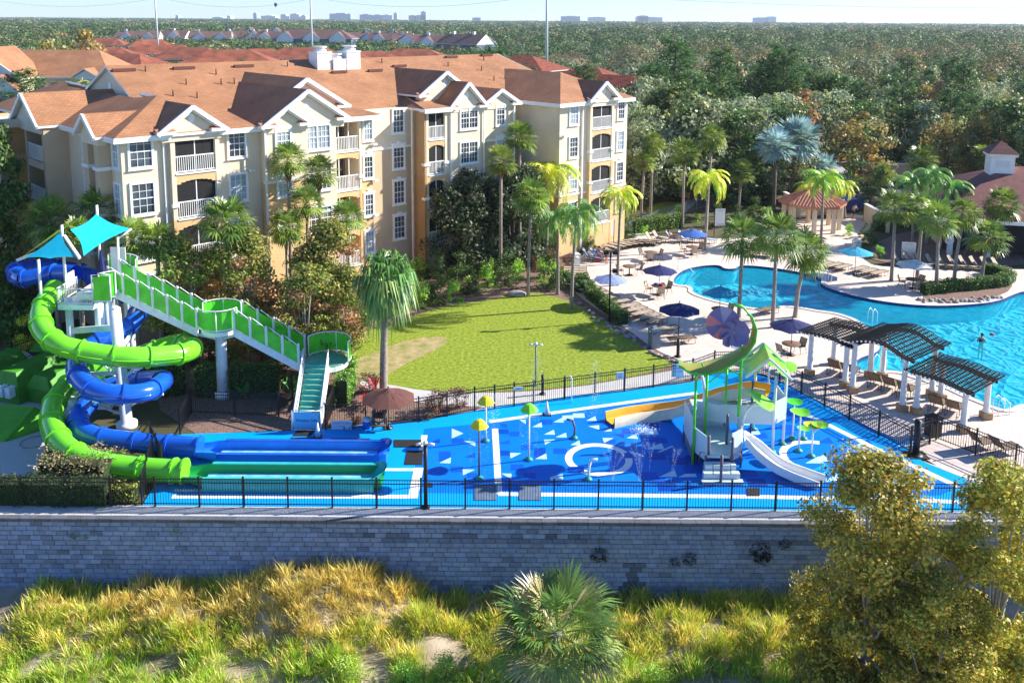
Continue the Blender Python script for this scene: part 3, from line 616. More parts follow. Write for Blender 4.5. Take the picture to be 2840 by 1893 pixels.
walls.bb(sL - .75, sL, 12.2, 12.9, 0, EV, mi=1); walls.bb(sL - 3.0, sL - 2.6, 12.2, 12.6, 0, EV - .1, mi=2); walls.bb(sL - 3.0, sL - .02, 15.2, 18.5, 0, EV - .1, mi=1); walls.bb(sL - 3.0, sL, 12.2, 15.2, EV - .5, EV, mi=0)
wob = walls.build('wall', ['cream', 'ochre', 'tan', 'white', 'inner'], B)
# ---- windows   (photo point of the window centre, plane t, width, height, floors)
def wcol(p, t, w_, h_, floors, nx=3, hood=()):
    s_, _z = SP(p, t)
    for f in floors: window(s_, FL[f] + .68, t, w_, h_, nx, 2, hood=(f in hood))
wcol(C1(965, 1060), tA, 1.25, 1.75, (3, 2, 1, 0), 3)
for f in (3, 2, 1): window(sL, FL[f] + .68, .25, .8, 1.75, 2, 2, face='l')
for f in (3, 2, 1): window(sL, FL[f] + .68, -4.6, .9, 1.75, 2, 2, face='l', blinds=False)
for f in (3, 2, 1): window(sL - 3.0, FL[f] + .68, -16.6, .9, 1.5, 2, 2, face='l')
wcol(C1(1625, 1000), tE, 1.05, 1.6, (3, 2, 1, 0), 3)
wcol(C2(210, 925), tF, .95, 1.5, (3, 2, 1), 3); wcol(C2(442, 900), tF - .25, 1.9, 1.5, (3, 2, 1), 6)
wcol(C2(790, 850), tH, .68, 1.5, (3, 2, 1, 0), 3, (0, 1, 2)); wcol(C2(1000, 830), tI, .95, 1.7, (3, 2, 1, 0), 3, (0, 1, 2))
wcol(C2(1487, 815), tK, 1.75, 1.6, (3, 2, 1), 6, (1,)); wcol(C2(1702, 800), tK - .2, .85, 1.6, (3, 2, 1, 0), 3, (2, 1))
wcol(C3(625, 1040), tM, .95, 1.6, (3, 2, 1, 0), 3, (1,)); wcol(C3(1052, 1000), tM, .85, 1.6, (3, 2, 1, 0), 3, (1,))
# ---- gutter downpipes
for p, t in ((C1(1120, 940), tA + .12), (C2(85, 900), tF + .12), (C2(1095, 760), tI + .5), (C2(1365, 750), tJ + .1), (C2(1590, 750), tK + .1), (C2(1800, 740), tK + .1), (C3(710, 950), tM + .1)):
    s_ = sx(p, t); d_ = MB(); d_.bb(s_ - .06, s_ + .06, -t - .05, -t + .05, .1, EV - .05); d_.build('downpipe', 'white', B)
# ---- roof planes  (x = s, y = -t)
RZ = 16.6; PT = .44
roof = MB()
def Q(*pts): roof.slab([(s, -t, z) for s, t, z in pts], .16)
tr0 = -11.0; te = tr0 + (RZ - EV) / PT
def zf(t): return RZ - PT * (t - tr0)
GS = -.9
Q((GS, te, EV), (38.5, te, EV), (36.3, tr0, RZ), (GS, tr0, RZ))
Q((38.8, te, EV), (39.9, te, EV), (39.9, 2 * tr0 - te, EV), (36.3, tr0, RZ), (36.5, tr0, RZ - .02))
Q((GS, tr0, RZ), (36.3, tr0, RZ), (39.9, 2 * tr0 - te, EV), (GS, 2 * tr0 - te, EV))
gb = MB(); gb.v = []; t0_, t1_ = te, 2 * tr0 - te                          # gable end of the main roof facing left
gb.add([(GS + .25, -t0_, EV), (GS + .25, -t1_, EV), (GS + .25, -tr0, RZ - .1), (GS + .4, -t0_, EV), (GS + .4, -t1_, EV), (GS + .4, -tr0, RZ - .1)], [(0, 2, 1), (3, 4, 5), (0, 1, 4, 3), (1, 2, 5, 4), (2, 0, 3, 5)])
gb.build('gable_wall', 'cream', B)
rk = MB(); rk.bar((GS - .06, -te, EV - .1), (GS - .06, -tr0, RZ - .08), .12, .26); rk.bar((GS - .061, -tr0, RZ - .08), (GS - .061, -t1_, EV - .1), .12, .26)
rk.lathe((0, 0, 0), [(.01, 0), (.01, .01)], 4)
v = MB(); v.add([(GS + .22, -tr0 + .28 * math.cos(a), 15.1 + .36 * math.sin(a)) for a in np.linspace(0, 2 * math.pi, 14, endpoint=False)], [tuple(range(13, -1, -1))]); v.build('gable_vent', 'white', B)
# left cross wing (ridge runs front to back)
zr = 15.05; e0, e1, f0, f1 = sL - .55, 3.6, tA + .55, -24
Q((e0, f0, EV), (e1, f0, EV), (-.7, -2.9, zr)); Q((e0, f0, EV), (-.7, -2.9, zr), (-1.3, -5.0, zr - .26), (-1.3, -17.5, zr - .26), (-.8, -20, zr), (e0, f1, EV)); Q((e1, f0, EV), (e1, -8, EV), (-.7, -6, zr), (-.7, -2.9, zr)); Q((e0, f1, EV), (-.8, -20, zr), (e1, f1, EV)); Q((e1, f1, EV), (-.8, -20, zr), (-.8, -16.8, zr), (e1, -14, EV))
Q((sb1 - .6, tE + .5, EV), (sE1 + .35, tE + .5, EV), (sE1 + .35, te - 1, zf(te - 1) + .05), (sb1 - .6, te - 1, zf(te - 1) + .05))
Q((sG1 - .4, tB2 + .5, EV), (sH1 + .3, tB2 + .5, EV), (sH1 + .3, te - .6, zf(te - .6) + .04), (sG1 - 1.2, te - .6, zf(te - .6) + .04))
Q((sI1 - .4, tJ + .5, EV + .02), (sJ1 + .3, tJ + .5, EV + .02), (sJ1 + .3, te - 1.6, zf(te - 1.6) + .06), (sI1 + 1.0, te - 1.6, zf(te - 1.6) + .06)); Q((sI1 - .4, tJ + .5, EV), (sI1 + 1.0, te - 1.6, zf(te - 1.6) + .02), (sI1 - .4, te - .2, EV))
# right wing hip
ra, rb = (30.4 + 4.0, -.9), (30.4 + 4.0, -11)
Q((sL0 - .5, tM + .5, EV), (sM1 + .5, tM + .5, EV), (34.6, -.9, zr + .3)); Q((sL0 - .5, tM + .5, EV), (34.6, -.9, zr + .3), (34.6, -9, zr + .3), (sL0 - .5, -9.5, EV)); Q((sM1 + .5, tM + .5, EV), (sM1 + .5, -22, EV), (34.6, -12, zr + .3), (34.6, -.9, zr + .3))
# soffit / fascia boards under the eaves (white)
fas = MB()
for s0, s1, t in ((sL - .5, sx((464, 377), tA), tA + .5), (sb1, sE1 + .3, tE + .5), (sG1, sH1 + .3, tB2 + .5), (sH1, sI1, te), (sI1 - .4, sJ1, tJ + .5), (sL0 - .5, sLB, tM + .5), (sMB, sM1 + .5, tM + .5)):
    fas = MB(); fas.bb(s0, s1, -t - .02, -t + .1, EV - .32, EV - .1); fas.bb(s0, s1, -t + .1, -t + .75, EV - .24, EV - .17); fas.build('fascia', 'white', B)
fas = MB(); fas.bb(sL - .57, sL - .45, -f0, 19, EV - .32, EV - .1); fas.bb(sL - .45, sL, -f0, 19, EV - .24, EV - .17)
fas.build('fascia', 'white', B); fas = MB(); fas.bb(sL0 - .52, sL0 - .4, -tM - .5, 3, EV - .32, EV - .1); fas.bb(sL0 - .4, sL0, -tM - .5, 3, EV - .24, EV - .17)
# cross gables (ridge runs from the front back into the roof)
def gable(s0, s1, t, ze, zp, tb, wallbot=None, vent=True):
    sm = (s0 + s1) / 2; sl_ = (zp - ze) / (sm - s0); oh = .35
    for sg, a in ((0, s0), (1, s1)):
        ao = a + (-oh if not sg else oh); zo = ze - sl_ * oh
        roof.slab([(ao, -t - .3, zo), (sm, -t - .3, zp), (sm, -tb, zp), (ao, -tb, zo)], .14)
        tr_ = MB(); tr_.bar((ao, -t - .30, zo - .12), (sm, -t - .30, zp - .1), .14, .26); tr_.bar((ao + (sm - ao) * .1, -t - .16, zo - .28 + sl_ * (abs(sm - ao)) * .1), (sm, -t - .16, zp - .30), .12, .16); tr_.build('rake_trim', 'white', B)
        rt = MB(); x0, x1 = (ao - .05, a + .75) if not sg else (a - .75, ao + .05)
        rt.bb(x0, x1, -t - .38, -t + .1, ze - .38, ze - .2); rt.slab([(x0, -t - .36, ze - .2), (x1, -t - .36, ze - .2), (x1, -t + .1, ze - .02), (x0, -t + .1, ze - .02)], .03, 1, 1); rt.build('gable_return', ['white', 'shingle'], B)
    wb_ = wallbot if wallbot is not None else EV - .5
    g = MB(); g.vprism([(s0, wb_), (s1, wb_), (s1, ze - .05), (sm, zp - .12), (s0, ze - .05)], -t - .02, -t + .6)
    g.build('gable_wall', 'cream', B)
    if vent:
        v = MB(); v.add([(sm + .2 * math.cos(a), -t - .035, ze + (zp - ze) * .38 + .27 * math.sin(a)) for a in np.linspace(0, 2 * math.pi, 14, endpoint=False)], [tuple(range(14))]); v.build('gable_vent', 'white', B)
gable(sb0 - .5, sb1 + .1, tA + .4, 13.45, 14.75, -4.4)
gable(4.2, 7.3, tF + .05, 13.35, 14.35, -4, vent=False)
gable(4.6, 10.4, tF - .3, 13.45, 15.3, -8.2)
gable(5.6, 11.8, -.8, 14.05, 15.9, -9.9, wallbot=13.2, vent=False)
gable(20.0, 25.0, -2.4, 14.2, 15.8, -9.7, wallbot=13.2)
gable(sJ1 + .05, sK1 + .15, tK + .02, 13.25, 15.0, -8, vent=True)
gable(sK1 + .2, sK2 + .1, tK - .15, 13.2, 14.25, -5, vent=False)
gable(sLB - .1, sMB + .2, tM + .4, 13.45, 14.75, -1.5)
# gables of the end wall (ridge along s)
def lgable(t0, t1, s, ze, zp, sb):
    tm = (t0 + t1) / 2
    for a in (t0, t1):
        ao = a + (.35 if a > tm else -.35); zo = ze - (zp - ze) / abs(tm - a) * .35
        roof.slab([(s - .3, -ao, zo), (s - .3, -tm, zp), (sb, -tm, zp), (sb, -ao, zo)], .14)
        tr_ = MB(); tr_.bar((s - .3, -ao, zo - .12), (s - .3, -tm, zp - .1), .14, .24); tr_.build('rake_trim', 'white', B)
    g = MB(); g.add([(s, -t0, EV - .6), (s, -t1, EV - .6), (s, -t1, ze), (s, -tm, zp - .1), (s, -t0, ze), (s + .5, -t0, EV - .6), (s + .5, -t1, EV - .6), (s + .5, -t1, ze), (s + .5, -tm, zp - .1), (s + .5, -t0, ze)],
        [(0, 4, 3, 2, 1), (5, 6, 7, 8, 9), (0, 1, 6, 5), (1, 2, 7, 6), (4, 0, 5, 9)]); g.build('gable_wall', 'cream', B)
lgable(-.4, -3.2, sL - .78, 13.3, 14.3, -1.5); lgable(-8.0, -13.2, sL - 1.6, 13.3, 15.0, -.6)
roof.build('roof', ['shingle', 'white'], B); fas.build('fascia', 'white', B)
# ridge vents, pipes, satellite dish, chimneys
def roofz(t): return zf(t)
for p in ((850, 455), (1262, 445), (1678, 522)):
    px = C1(*p); s_, z_ = SP(px, tr0 + .9); v = MB(); v.bb(s_ - .8, s_ + .8, -(tr0 + .9) - .12, -(tr0 + .9) + .12, roofz(tr0 + .9), roofz(tr0 + .9) + .2); v.build('roof_vent', 'brown', B)
for p, t in (((598, 523), -8.6), ((845, 516), -8.6), ((1012, 482), -9.2), ((1368, 389), -10.5), ((1610, 383), -10.6), ((2060, 540), -4)):
    s_, z_ = SP(C2(*p), t); z_ = roofz(t); v = MB(); v.bb(s_ - .7, s_ + .7, -t - .12, -t + .12, z_, z_ + .2); v.build('roof_vent', 'brown', B)
def pipe(px):
    best = min(np.linspace(tr0, te, 40), key=lambda t: abs(SP(px, t)[1] - roofz(t))); s_, _ = SP(px, best); z_ = roofz(best)
    v = MB(); v.tube([(s_, -best, z_ - .05), (s_, -best, z_ + .42)], .05, 6); v.build('roof_pipe', 'brown', B)
for p in ((1000, 488), (1485, 510), (1280, 578), (1355, 668), (1520, 578), (1610, 572), (1190, 660), (1975, 455)): pipe(C1(*p))
for p in ((890, 436), (1345, 455), (1065, 520), (1575, 488), (1590, 415), (1660, 552), (1735, 542)): pipe(C2(*p))
for p, w_, h_ in (((497, 478), 1.3, 1.7), ((602, 480), 1.2, 1.05), ((698, 476), 1.3, 1.8)):
    px = C2(*p); best = min(np.linspace(tr0, te, 60), key=lambda t: abs(SP(px, t)[1] - roofz(t))); s_, _ = SP(px, best); z_ = roofz(best)
    w_ *= 1.0; c = MB(); c.bb(s_ - w_ / 2, s_ + w_ / 2, -best, -best + w_, z_ - .3, z_ + h_ * .78); c.bb(s_ - w_ / 2 - .05, s_ + w_ / 2 + .05, -best - .05, -best + w_ + .05, z_ + h_ * .78, z_ + h_ * .84)
    ch = c.build('chimney', 'white', B); k = MB(); yc = -best + w_ / 2
    k.lathe((s_, yc, z_ + h_ * .84), [(w_ * .40, 0), (w_ * .40, .16), (w_ * .30, .2), (w_ * .30, .3), (w_ * .44, .34), (w_ * .44, .44)], 14, smooth=False); k.build('chimney_cap', 'whitecv', ch)
# wall lamps
for p, t in ((C1(1735, 1170), tE), (C2(2140, 935), tM), (C2(840, 990), tH), (C2(850, 1238), tH), (C2(850, 1475), tH)):
    s_, z_ = SP(p, t); l = MB(); l.bb(s_ - .12, s_ + .12, -t - .2, -t, z_ - .07, z_ + .07); l.bb(s_ - .3, s_ - .15, -t - .3, -t - .1, z_ - .05, z_ + .1); l.build('wall_light', 'whitecv', B)
# ================================================================== second building (far left)
E2 = 12.2; bl_ = G(180, 212, E2); b2 = thing('apartment_building', 'cream apartment building with orange roof beyond the left edge of the long one', 'building', (bl_.x, bl_.y, 0), R(3))
wm = MB(); rm = MB()
wm.bb(-18, 5.4, 0, 12, 0, E2, mi=0); wm.bb(-12.4, -3.4, -5, 0, 0, E2, mi=0); wm.bb(-6.6, -3.0, -6.6, -5, 0, E2 - 1.4, mi=0); wm.bb(1.7, 4.6, -1.2, 0, 0, E2, mi=0); wm.bb(-12.5, -2.9, -6.7, 0, 8.7, 8.95, mi=1)
for x0, x1, y in ((-2.6, -1.0, 0), (-.4, 1.0, 0), (2.4, 3.9, -1.2), (-11.5, -10, -5), (-9.2, -7.6, -5)):
    w__ = MB(); w__.bb(x0, x1, y - .05, y + .02, 9.7, 11.4); w__.build('window', 'glass2', b2)
wm.build('wall', ['cream', 'white'], b2); w__ = MB(); w__.bb(-6.3, -3.3, -6.66, -6.58, 9.0, 10.6); w__.build('window', 'glass2', b2)
rm.slab([(-19, -.6, E2), (6, -.6, E2), (2.2, 6, 15.4), (-15, 6, 15.4)], .16); rm.slab([(-19, 12.6, E2), (6, 12.6, E2), (2.2, 6, 15.4), (-15, 6, 15.4)], .16); rm.slab([(6, -.6, E2), (6, 12.6, E2), (2.2, 6, 15.4)], .16)
rm.slab([(-3.0, -5.6, E2), (-3.0, 2, E2), (-7.9, 4, 16), (-7.9, -5.6, 16)], .16); rm.slab([(-12.8, -5.6, E2), (-12.8, 2, E2), (-7.9, 4, 16), (-7.9, -5.6, 16)], .16)
rm.slab([(-2.6, -7.2, 11), (-2.6, -5, 11), (-4.8, -5, 12.8), (-4.8, -7.2, 12.8)], .12); rm.slab([(-7, -7.2, 11), (-7, -5, 11), (-4.8, -5, 12.8), (-4.8, -7.2, 12.8)], .12)
rm.slab([(4.9, -1.7, E2), (3.15, -1.7, 13.3), (3.15, 3, 13.3), (4.9, 3, E2)], .12); rm.slab([(1.4, -1.7, E2), (3.15, -1.7, 13.3), (3.15, 3, 13.3), (1.4, 3, E2)], .12)
rm.build('roof', ['shingle', 'white'], b2)
gw = MB(); gw.vprism([(-12.4, E2 - .3), (-3.4, E2 - .3), (-3.4, E2), (-7.9, 15.8), (-12.4, E2)], -5.1, -4.8); gw.vprism([(1.7, E2 - .3), (4.6, E2 - .3), (4.6, E2), (3.15, 13.1), (1.7, E2)], -1.3, -1.0); gw.vprism([(-6.7, 10.6), (-2.9, 10.6), (-2.9, 11), (-4.8, 12.6), (-6.7, 11)], -6.75, -6.5); gw.build('gable_wall', 'white', b2)
tr_ = MB(); tr_.bar((-2.9, -5.65, E2 - .1), (-7.9, -5.65, 15.9), .14, .3); tr_.bar((-12.9, -5.65, E2 - .1), (-7.9, -5.65, 15.9), .14, .3); tr_.build('rake_trim', 'white', b2); tr_ = MB(); tr_.bb(-19, 6, -.7, -.6, E2 - .25, E2); tr_.build('fascia', 'white', b2)
# ================================================================== WATER SLIDES
def spline(pts, n=6):
    P = [Vector(p) for p in pts]; out = []
    for i in range(len(P) - 1):
        a, b, c, d = P[max(i - 1, 0)], P[i], P[i + 1], P[min(i + 2, len(P) - 1)]
        for k in range(n):
            t = k / n; out.append(.5 * ((2 * b) + (c - a) * t + (2 * a - 5 * b + 4 * c - d) * t * t + (3 * b - 3 * c + d - a) * t ** 3))
    return out + [P[-1]]
def resample(pts, step):
    out = [pts[0]]; acc = 0
    for a, b in zip(pts, pts[1:]):
        d = (b - a).length
        while acc + d >= step and d > 1e-6:
            a = a + (b - a) * ((step - acc) / d); out.append(a.copy()); d = (b - a).length; acc = 0
        acc += d
    out.append(pts[-1]); return out
HC = D(282, 985); HC = Vector((HC.x + .1, HC.y + .25, 0))     # helix column foot
def slide(name, label, ctrl, r, matn, seam=1.55):
    path = resample(spline(ctrl, 10), .22); base = path[-1]; th = thing(name, label, 'water slide', (base.x, base.y, 0))
    segn = int(seam / .22); i = 0
    while i < len(path) - 1:
        j = min(i + segn, len(path) - 1)
        if len(path) - 1 - j < 3: j = len(path) - 1
        mb = MB(); mb.tube(path[i:j + 1], r, 18, cap=False); mb.build('tube_section', matn, th, world=True)
        # flange ring at the joint
        a = path[j]; t = (path[j] - path[j - 1]).normalized(); fl = MB(); fl.tube([a - t * .05, a + t * .05], r + .075, 18, cap=True, smooth=False); fl.build('flange', matn, th, world=True)
        sd = MB()
        for sg in (1,):
            q = []
            for k in range(i, j + 1):
                t_ = (path[min(k + 1, len(path) - 1)] - path[max(k - 1, 0)]).normalized(); side = t_.cross(Vector((0, 0, 1))).normalized()
                if side.y > 0: side = -side
                q.append(path[k] + side * (r + .01) - Vector((0, 0, .04)))
            sd.tube(q, .035, 4)
        sd.build('seam', matn, th, world=True); i = j
    return th, path
def W(x, y, h): return D(x, y, h)
gctrl = [(128, 660, 6.1), (106, 690, 5.75), (93, 725, 5.3), (102, 762, 4.9), (135, 790, 4.55), (190, 806, 4.2), (250, 816, 3.95), (310, 820, 3.75), (362, 818, 3.55)]
gp = [W(*q) for q in gctrl]
gx = gp[-1]
gp += [Vector((gx.x + .9, gx.y + 1.1, 3.3)), Vector((gx.x + .7, gx.y + 2.6, 3.05)), Vector((gx.x - .7, gx.y + 3.6, 2.8)), W(245, 846, 2.35), W(180, 868, 2.12), W(137, 905, 1.9), W(119, 955, 1.6), W(136, 1010, 1.25), W(185, 1050, .95), W(245, 1066, .72), W(320, 1076, .58), W(395, 1081, .56), W(424, 1082, .56)]
green, gpath = slide('green_water_slide', 'lime green enclosed tube slide winding down in front of the blue one', gp, .5, 'green')
bctrl = [(175, 628, 6.2), (130, 626, 6.1), (85, 634, 5.95), (48, 640, 5.8), (36, 622, 5.6)]
bp_ = [W(*q) for q in bctrl]
bp_ += [Vector((-28.5, 50.3, 5.45)), Vector((-27, 51.3, 5.3)), Vector((-24.6, 50.4, 5.12)), W(235, 662, 4.95), W(290, 680, 4.7), W(318, 706, 4.45), W(303, 742, 4.2), W(262, 768, 3.95), W(215, 790, 3.7), W(180, 822, 3.4), W(180, 862, 3.1), W(215, 895, 2.85), W(275, 905, 2.65), W(335, 900, 2.45), W(364, 884, 2.3)]
bx_ = bp_[-1]
bp_ += [Vector((bx_.x - .3, bx_.y + 1.0, 2.15)), Vector((bx_.x - 1.6, bx_.y + 1.3, 1.95)), Vector((bx_.x - 3.0, bx_.y + .6, 1.78)), W(182, 950, 1.6), W(183, 978, 1.27), W(215, 1000, 1.0), W(270, 1010, .8), W(340, 1018, .65), W(400, 1023, .58), W(458, 1027, .56)]
blue, bpath = slide('blue_water_slide', 'dark blue enclosed tube slide with its run-out behind the green one', bp_, .45, 'blue')
# run-outs
def runout(par, p0, x1, matn, innr, y_, wd=.62):
    x0 = p0.x; z0 = .02
    def sec(x, k):        # cross-section: k=0 round tube bottom half, 1 flat channel
        out = []
        for a in range(9):
            an = math.pi + math.pi * a / 8; ry = math.cos(an) * .46; rz = p0.z + math.sin(an) * .46
            fy = [-wd, -wd + .02, -wd + .05, -wd + .25, 0, wd - .25, wd - .05, wd - .02, wd][a]; fz = [.62, .4, .18, .10, .09, .10, .18, .4, .62][a]
            out.append((x, y_ + ry * (1 - k) + fy * k, rz * (1 - k) + fz * k))
        return out
    secs = [sec(x0, 0), sec(x0 + .35, .25), sec(x0 + .7, .75), sec(x0 + 1.0, 1), sec(x1 - 1.0, 1), sec(x1, 1)]
    mb = MB(); vs = [p for s_ in secs for p in s_]; fs = [(i * 9 + k, i * 9 + k + 1, (i + 1) * 9 + k + 1, (i + 1) * 9 + k) for i in range(5) for k in range(8)]
    mb.add(vs, fs, True)
    mb.build('runout_channel', innr, par, world=True)
    sk = MB()
    for sg in (-1, 1):
        yy = y_ + sg * (wd + .10); sk.bar((x0 + 1.0, yy - sg * .05, .60), (x1 - .25, yy - sg * .05, .60), .20, .05); sk.bb(x0 + 1.0, x1 - .3, min(yy, yy + sg * .03), max(yy, yy + sg * .03), .03, .60)
    sk.build('runout_rim', matn, par, world=True)
    # flared splash end
    e = MB(); vs = []; n = 10
    for i in range(n + 1):
        an = math.pi * i / n; 
        for j in range(7):
            k = j / 6; rr = (wd + .12) * 1.0; z = .08 + .85 * math.sin(k * math.pi * .5) * (.55 + .45 * math.sin(an)) ; x = x1 - .95 + 1.1 * math.sin(k * 1.7)
            vs.append((x1 - .9 + 1.0 * (k ** .8) * (.4 + .6 * math.sin(an)), y_ - math.cos(an) * rr, .1 + .72 * k ** 1.6 * (.75 + .25 * math.sin(an))))
    e.add(vs, [(i * 7 + j, i * 7 + j + 1, (i + 1) * 7 + j + 1, (i + 1) * 7 + j) for i in range(n) for j in range(6)], True)
    e.add([(v[0] + .1, v[1] * 1, v[2] + .05) for v in vs], [(i * 7 + j, (i + 1) * 7 + j, (i + 1) * 7 + j + 1, i * 7 + j + 1) for i in range(n) for j in range(6)], True)
    e.build('splash_hood', matn, par, world=True)
    wm_ = MB(); wm_.sheet([(x0 + .9, y_ - wd + .12), (x1 - .4, y_ - wd + .12), (x1 - .4, y_ + wd - .12), (x0 + .9, y_ + wd - .12)], z=.22); wm_.build('flowing_water', 'slidewater', par, world=True)
M['slidewater'] = mat('slide_water', (.10, .45, .75), .08, col2=(.30, .62, .85), vscale=3, spec=.8, bump=.3, bscale=6)
be = D(890, 1042, .1); ge = D(880, 1098, .1)
runout(blue, bpath[-1], D(893, 1035, .3).x, 'blue', 'bluelt', bpath[-1].y)
runout(green, gpath[-1], D(880, 1095, .3).x, 'teal', 'greendk', gpath[-1].y)
# helix support column with arms
col = thing('slide_support_column', 'free standing white steel column with arms inside the slide helix', 'column', HC)
c = MB(); ztop = DY(263, 708, HC.y).z; c.tube([(0, 0, 0), (0, 0, .25), (0, 0, .3), (-.25, 0, ztop)], [.5, .5, .27, .27], 16); c.tube([(-.25, 0, ztop), (-.25, 0, ztop + .12)], [.27, .12], 16); c.build('post', 'whitemetal', col)
def nearest(path, zmin, zmax, ang):
    best = None
    for p in path:
        if zmin < p.z < zmax:
            d = p.xy - HC.xy; a = abs((math.atan2(d.y, d.x) - ang + math.pi) % (2 * math.pi) - math.pi)
            if best is None or a < best[0]: best = (a, p)
    return best[1] if best else None
for path, zr_, angs in ((gpath, (2.9, 4.6), (R(-110), R(-20), R(180))), (gpath, (1.0, 2.9), (R(180), R(100))), (bpath, (1.9, 3.3), (R(-100), R(0), R(180))), (bpath, (3.4, 4.6), (R(20), R(150)))):
    for an in angs:
        p = nearest(path, zr_[0], zr_[1], an)
        if p is None: continue
        a_ = MB(); q = p - Vector((0, 0, .55)); ax = Vector((HC.x - .25 * min(1, p.z / ztop), HC.y, max(.6, p.z - .5)))
        a_.bar(ax, q, .12, .18); a_.bar(ax - Vector((0, 0, .9 if ax.z > 1.2 else .3)), ax + (q - ax) * .75, .08, .08); a_.bar(q - Vector((0, 0, .02)), p - Vector((0, 0, .42)), .3, .1); a_.build('arm', 'whitemetal', col, world=True)
# ------------------------------------------------------------------ stair tower
zt, zm_, zl = 6.15, 3.95, 2.1
def ST(x, y, z): return D(x, y, z)
tw = thing('slide_tower', 'tall white slide tower with green panelled stairs and three landings', 'tower', ST(240, 640, zt).xy.to_3d())
YS = 45.1; WS = 1.25           # stair run centre line and width
xt1 = DY(252, 655, YS - .6).x; xm0 = DY(455, 765, YS - .6).x; xm1 = DY(540, 765, YS - .6).x; xl0 = DY(688, 850, YS - .6).x
def panelrun(a, b, za, zb, y, n, mirror=1):
    """railing of green panels between a and b (x), deck heights za, zb"""
    for i in range(n):
        x0 = a + (b - a) * i / n + .05; x1 = a + (b - a) * (i + 1) / n - .05; z0 = za + (zb - za) * i / n; z1 = za + (zb - za) * (i + 1) / n
        p = MB(); vs = [(x0, y, z0 + .12), (x1, y, z1 + .12), (x1, y, z1 + 1.0), (x0, y, z0 + 1.0)]
        p.add(vs + [(v[0], v[1] + .025, v[2]) for v in vs], [(0, 1, 2, 3), (7, 6, 5, 4), (0, 4, 5, 1), (2, 6, 7, 3), (1, 5, 6, 2), (0, 3, 7, 4)]); po = p.build('side_panel', 'greenpanel', tw, world=True)
        f = MB(); yy = y + .012
        f.tube([(x0, yy, z0 + .08), (x0, yy, z0 + 1.06), (x0 + .1, yy, z0 + 1.14 + (z1 - z0) * .05), (x1 - .1, yy, z1 + 1.14 - (z1 - z0) * .05), (x1, yy, z1 + 1.06), (x1, yy, z1 + .08), (x0, yy, z0 + .08)], .03, 6); f.build('panel_frame', 'white', tw, world=True)
    for i in range(n + 1):
        x = a + (b - a) * i / n; z = za + (zb - za) * i / n; q = MB(); q.bb(x - .05, x + .05, y - .04, y + .07, z - .15, z + 1.18); q.build('post', 'white', tw, world=True)
def flight(x0, x1, z0, z1, y):
    n = int(round(abs(z1 - z0) / .19)); s = MB(); dx = (x1 - x0) / n; dz = (z1 - z0) / n
    for i in range(n): s.bb(min(x0 + dx * i, x0 + dx * (i + 1)), max(x0 + dx * i, x0 + dx * (i + 1)), y - WS / 2, y + WS / 2, z0 + dz * (i + 1) - .05 - (0 if dz < 0 else dz), z0 + dz * (i + 1) - (0 if dz < 0 else dz))
    s.build('stair_treads', 'stairtread', tw, world=True)
    for yy in (y - WS / 2 - .06, y + WS / 2 + .06):
        t = MB(); vs = [(x0, yy - .04, z0 - .34), (x1, yy - .04, z1 - .34), (x1, yy - .04, z1 + .1), (x0, yy - .04, z0 + .1)]; t.add(vs + [(v[0], v[1] + .08, v[2]) for v in vs], [(0, 1, 2, 3), (7, 6, 5, 4), (0, 4, 5, 1), (2, 6, 7, 3), (1, 5, 6, 2), (0, 3, 7, 4)])
        t.build('stringer', 'whitemetal', tw, world=True)
M['stairtread'] = mat('green_stair_tread', (.10, .38, .24), .7, col2=(.20, .45, .33), vscale=3)
flight(xt1, xm0, zt, zm_, YS); flight(xm1, xl0, zm_, zl, YS)
for y in (YS - WS / 2 - .1, YS + WS / 2 + .08):
    panelrun(xt1, xm0, zt, zm_, y, 6); panelrun(xm1, xl0, zm_, zl, y, 4)
def curvepanel(cx, cy, r, a0, a1, z, n=10, name='curved_panel'):
    pa = [(cx + r * math.cos(a), cy + r * math.sin(a)) for a in np.linspace(a0, a1, n)]
    p = MB()
    for i in range(n - 1):
        (xa, ya), (xb, yb) = pa[i], pa[i + 1]; p.add([(xa, ya, z + .12), (xb, yb, z + .12), (xb, yb, z + 1.05), (xa, ya, z + 1.05)], [(0, 1, 2, 3)], True)
    p.build(name, 'greenpanel', tw, world=True)
    f = MB(); f.tube([(x, y, z + 1.13) for x, y in pa], .035, 6); f.tube([(x, y, z + .08) for x, y in pa], .035, 6)
    for i in (0, n // 2, n - 1): f.tube([(pa[i][0], pa[i][1], z), (pa[i][0], pa[i][1], z + 1.13)], .03, 6)
    f.build('panel_frame', 'white', tw, world=True)
def disc(cx, cy, r, z, a0=0, a1=2 * math.pi):
    d = MB(); P = [(cx + r * math.cos(a), cy + r * math.sin(a)) for a in np.linspace(a0, a1, 20, endpoint=(a1 - a0 < 6.2))]; d.prism(P, z - .28, z - .05, mi=0); d.build('landing_rim', 'white', tw, world=True)
    d = MB(); P = [(cx + (r - .05) * math.cos(a), cy + (r - .05) * math.sin(a)) for a in np.linspace(a0, a1, 20, endpoint=(a1 - a0 < 6.2))]; d.prism(P, z - .048, z, mi=0); d.build('landing_deck', 'stairtread', tw, world=True)
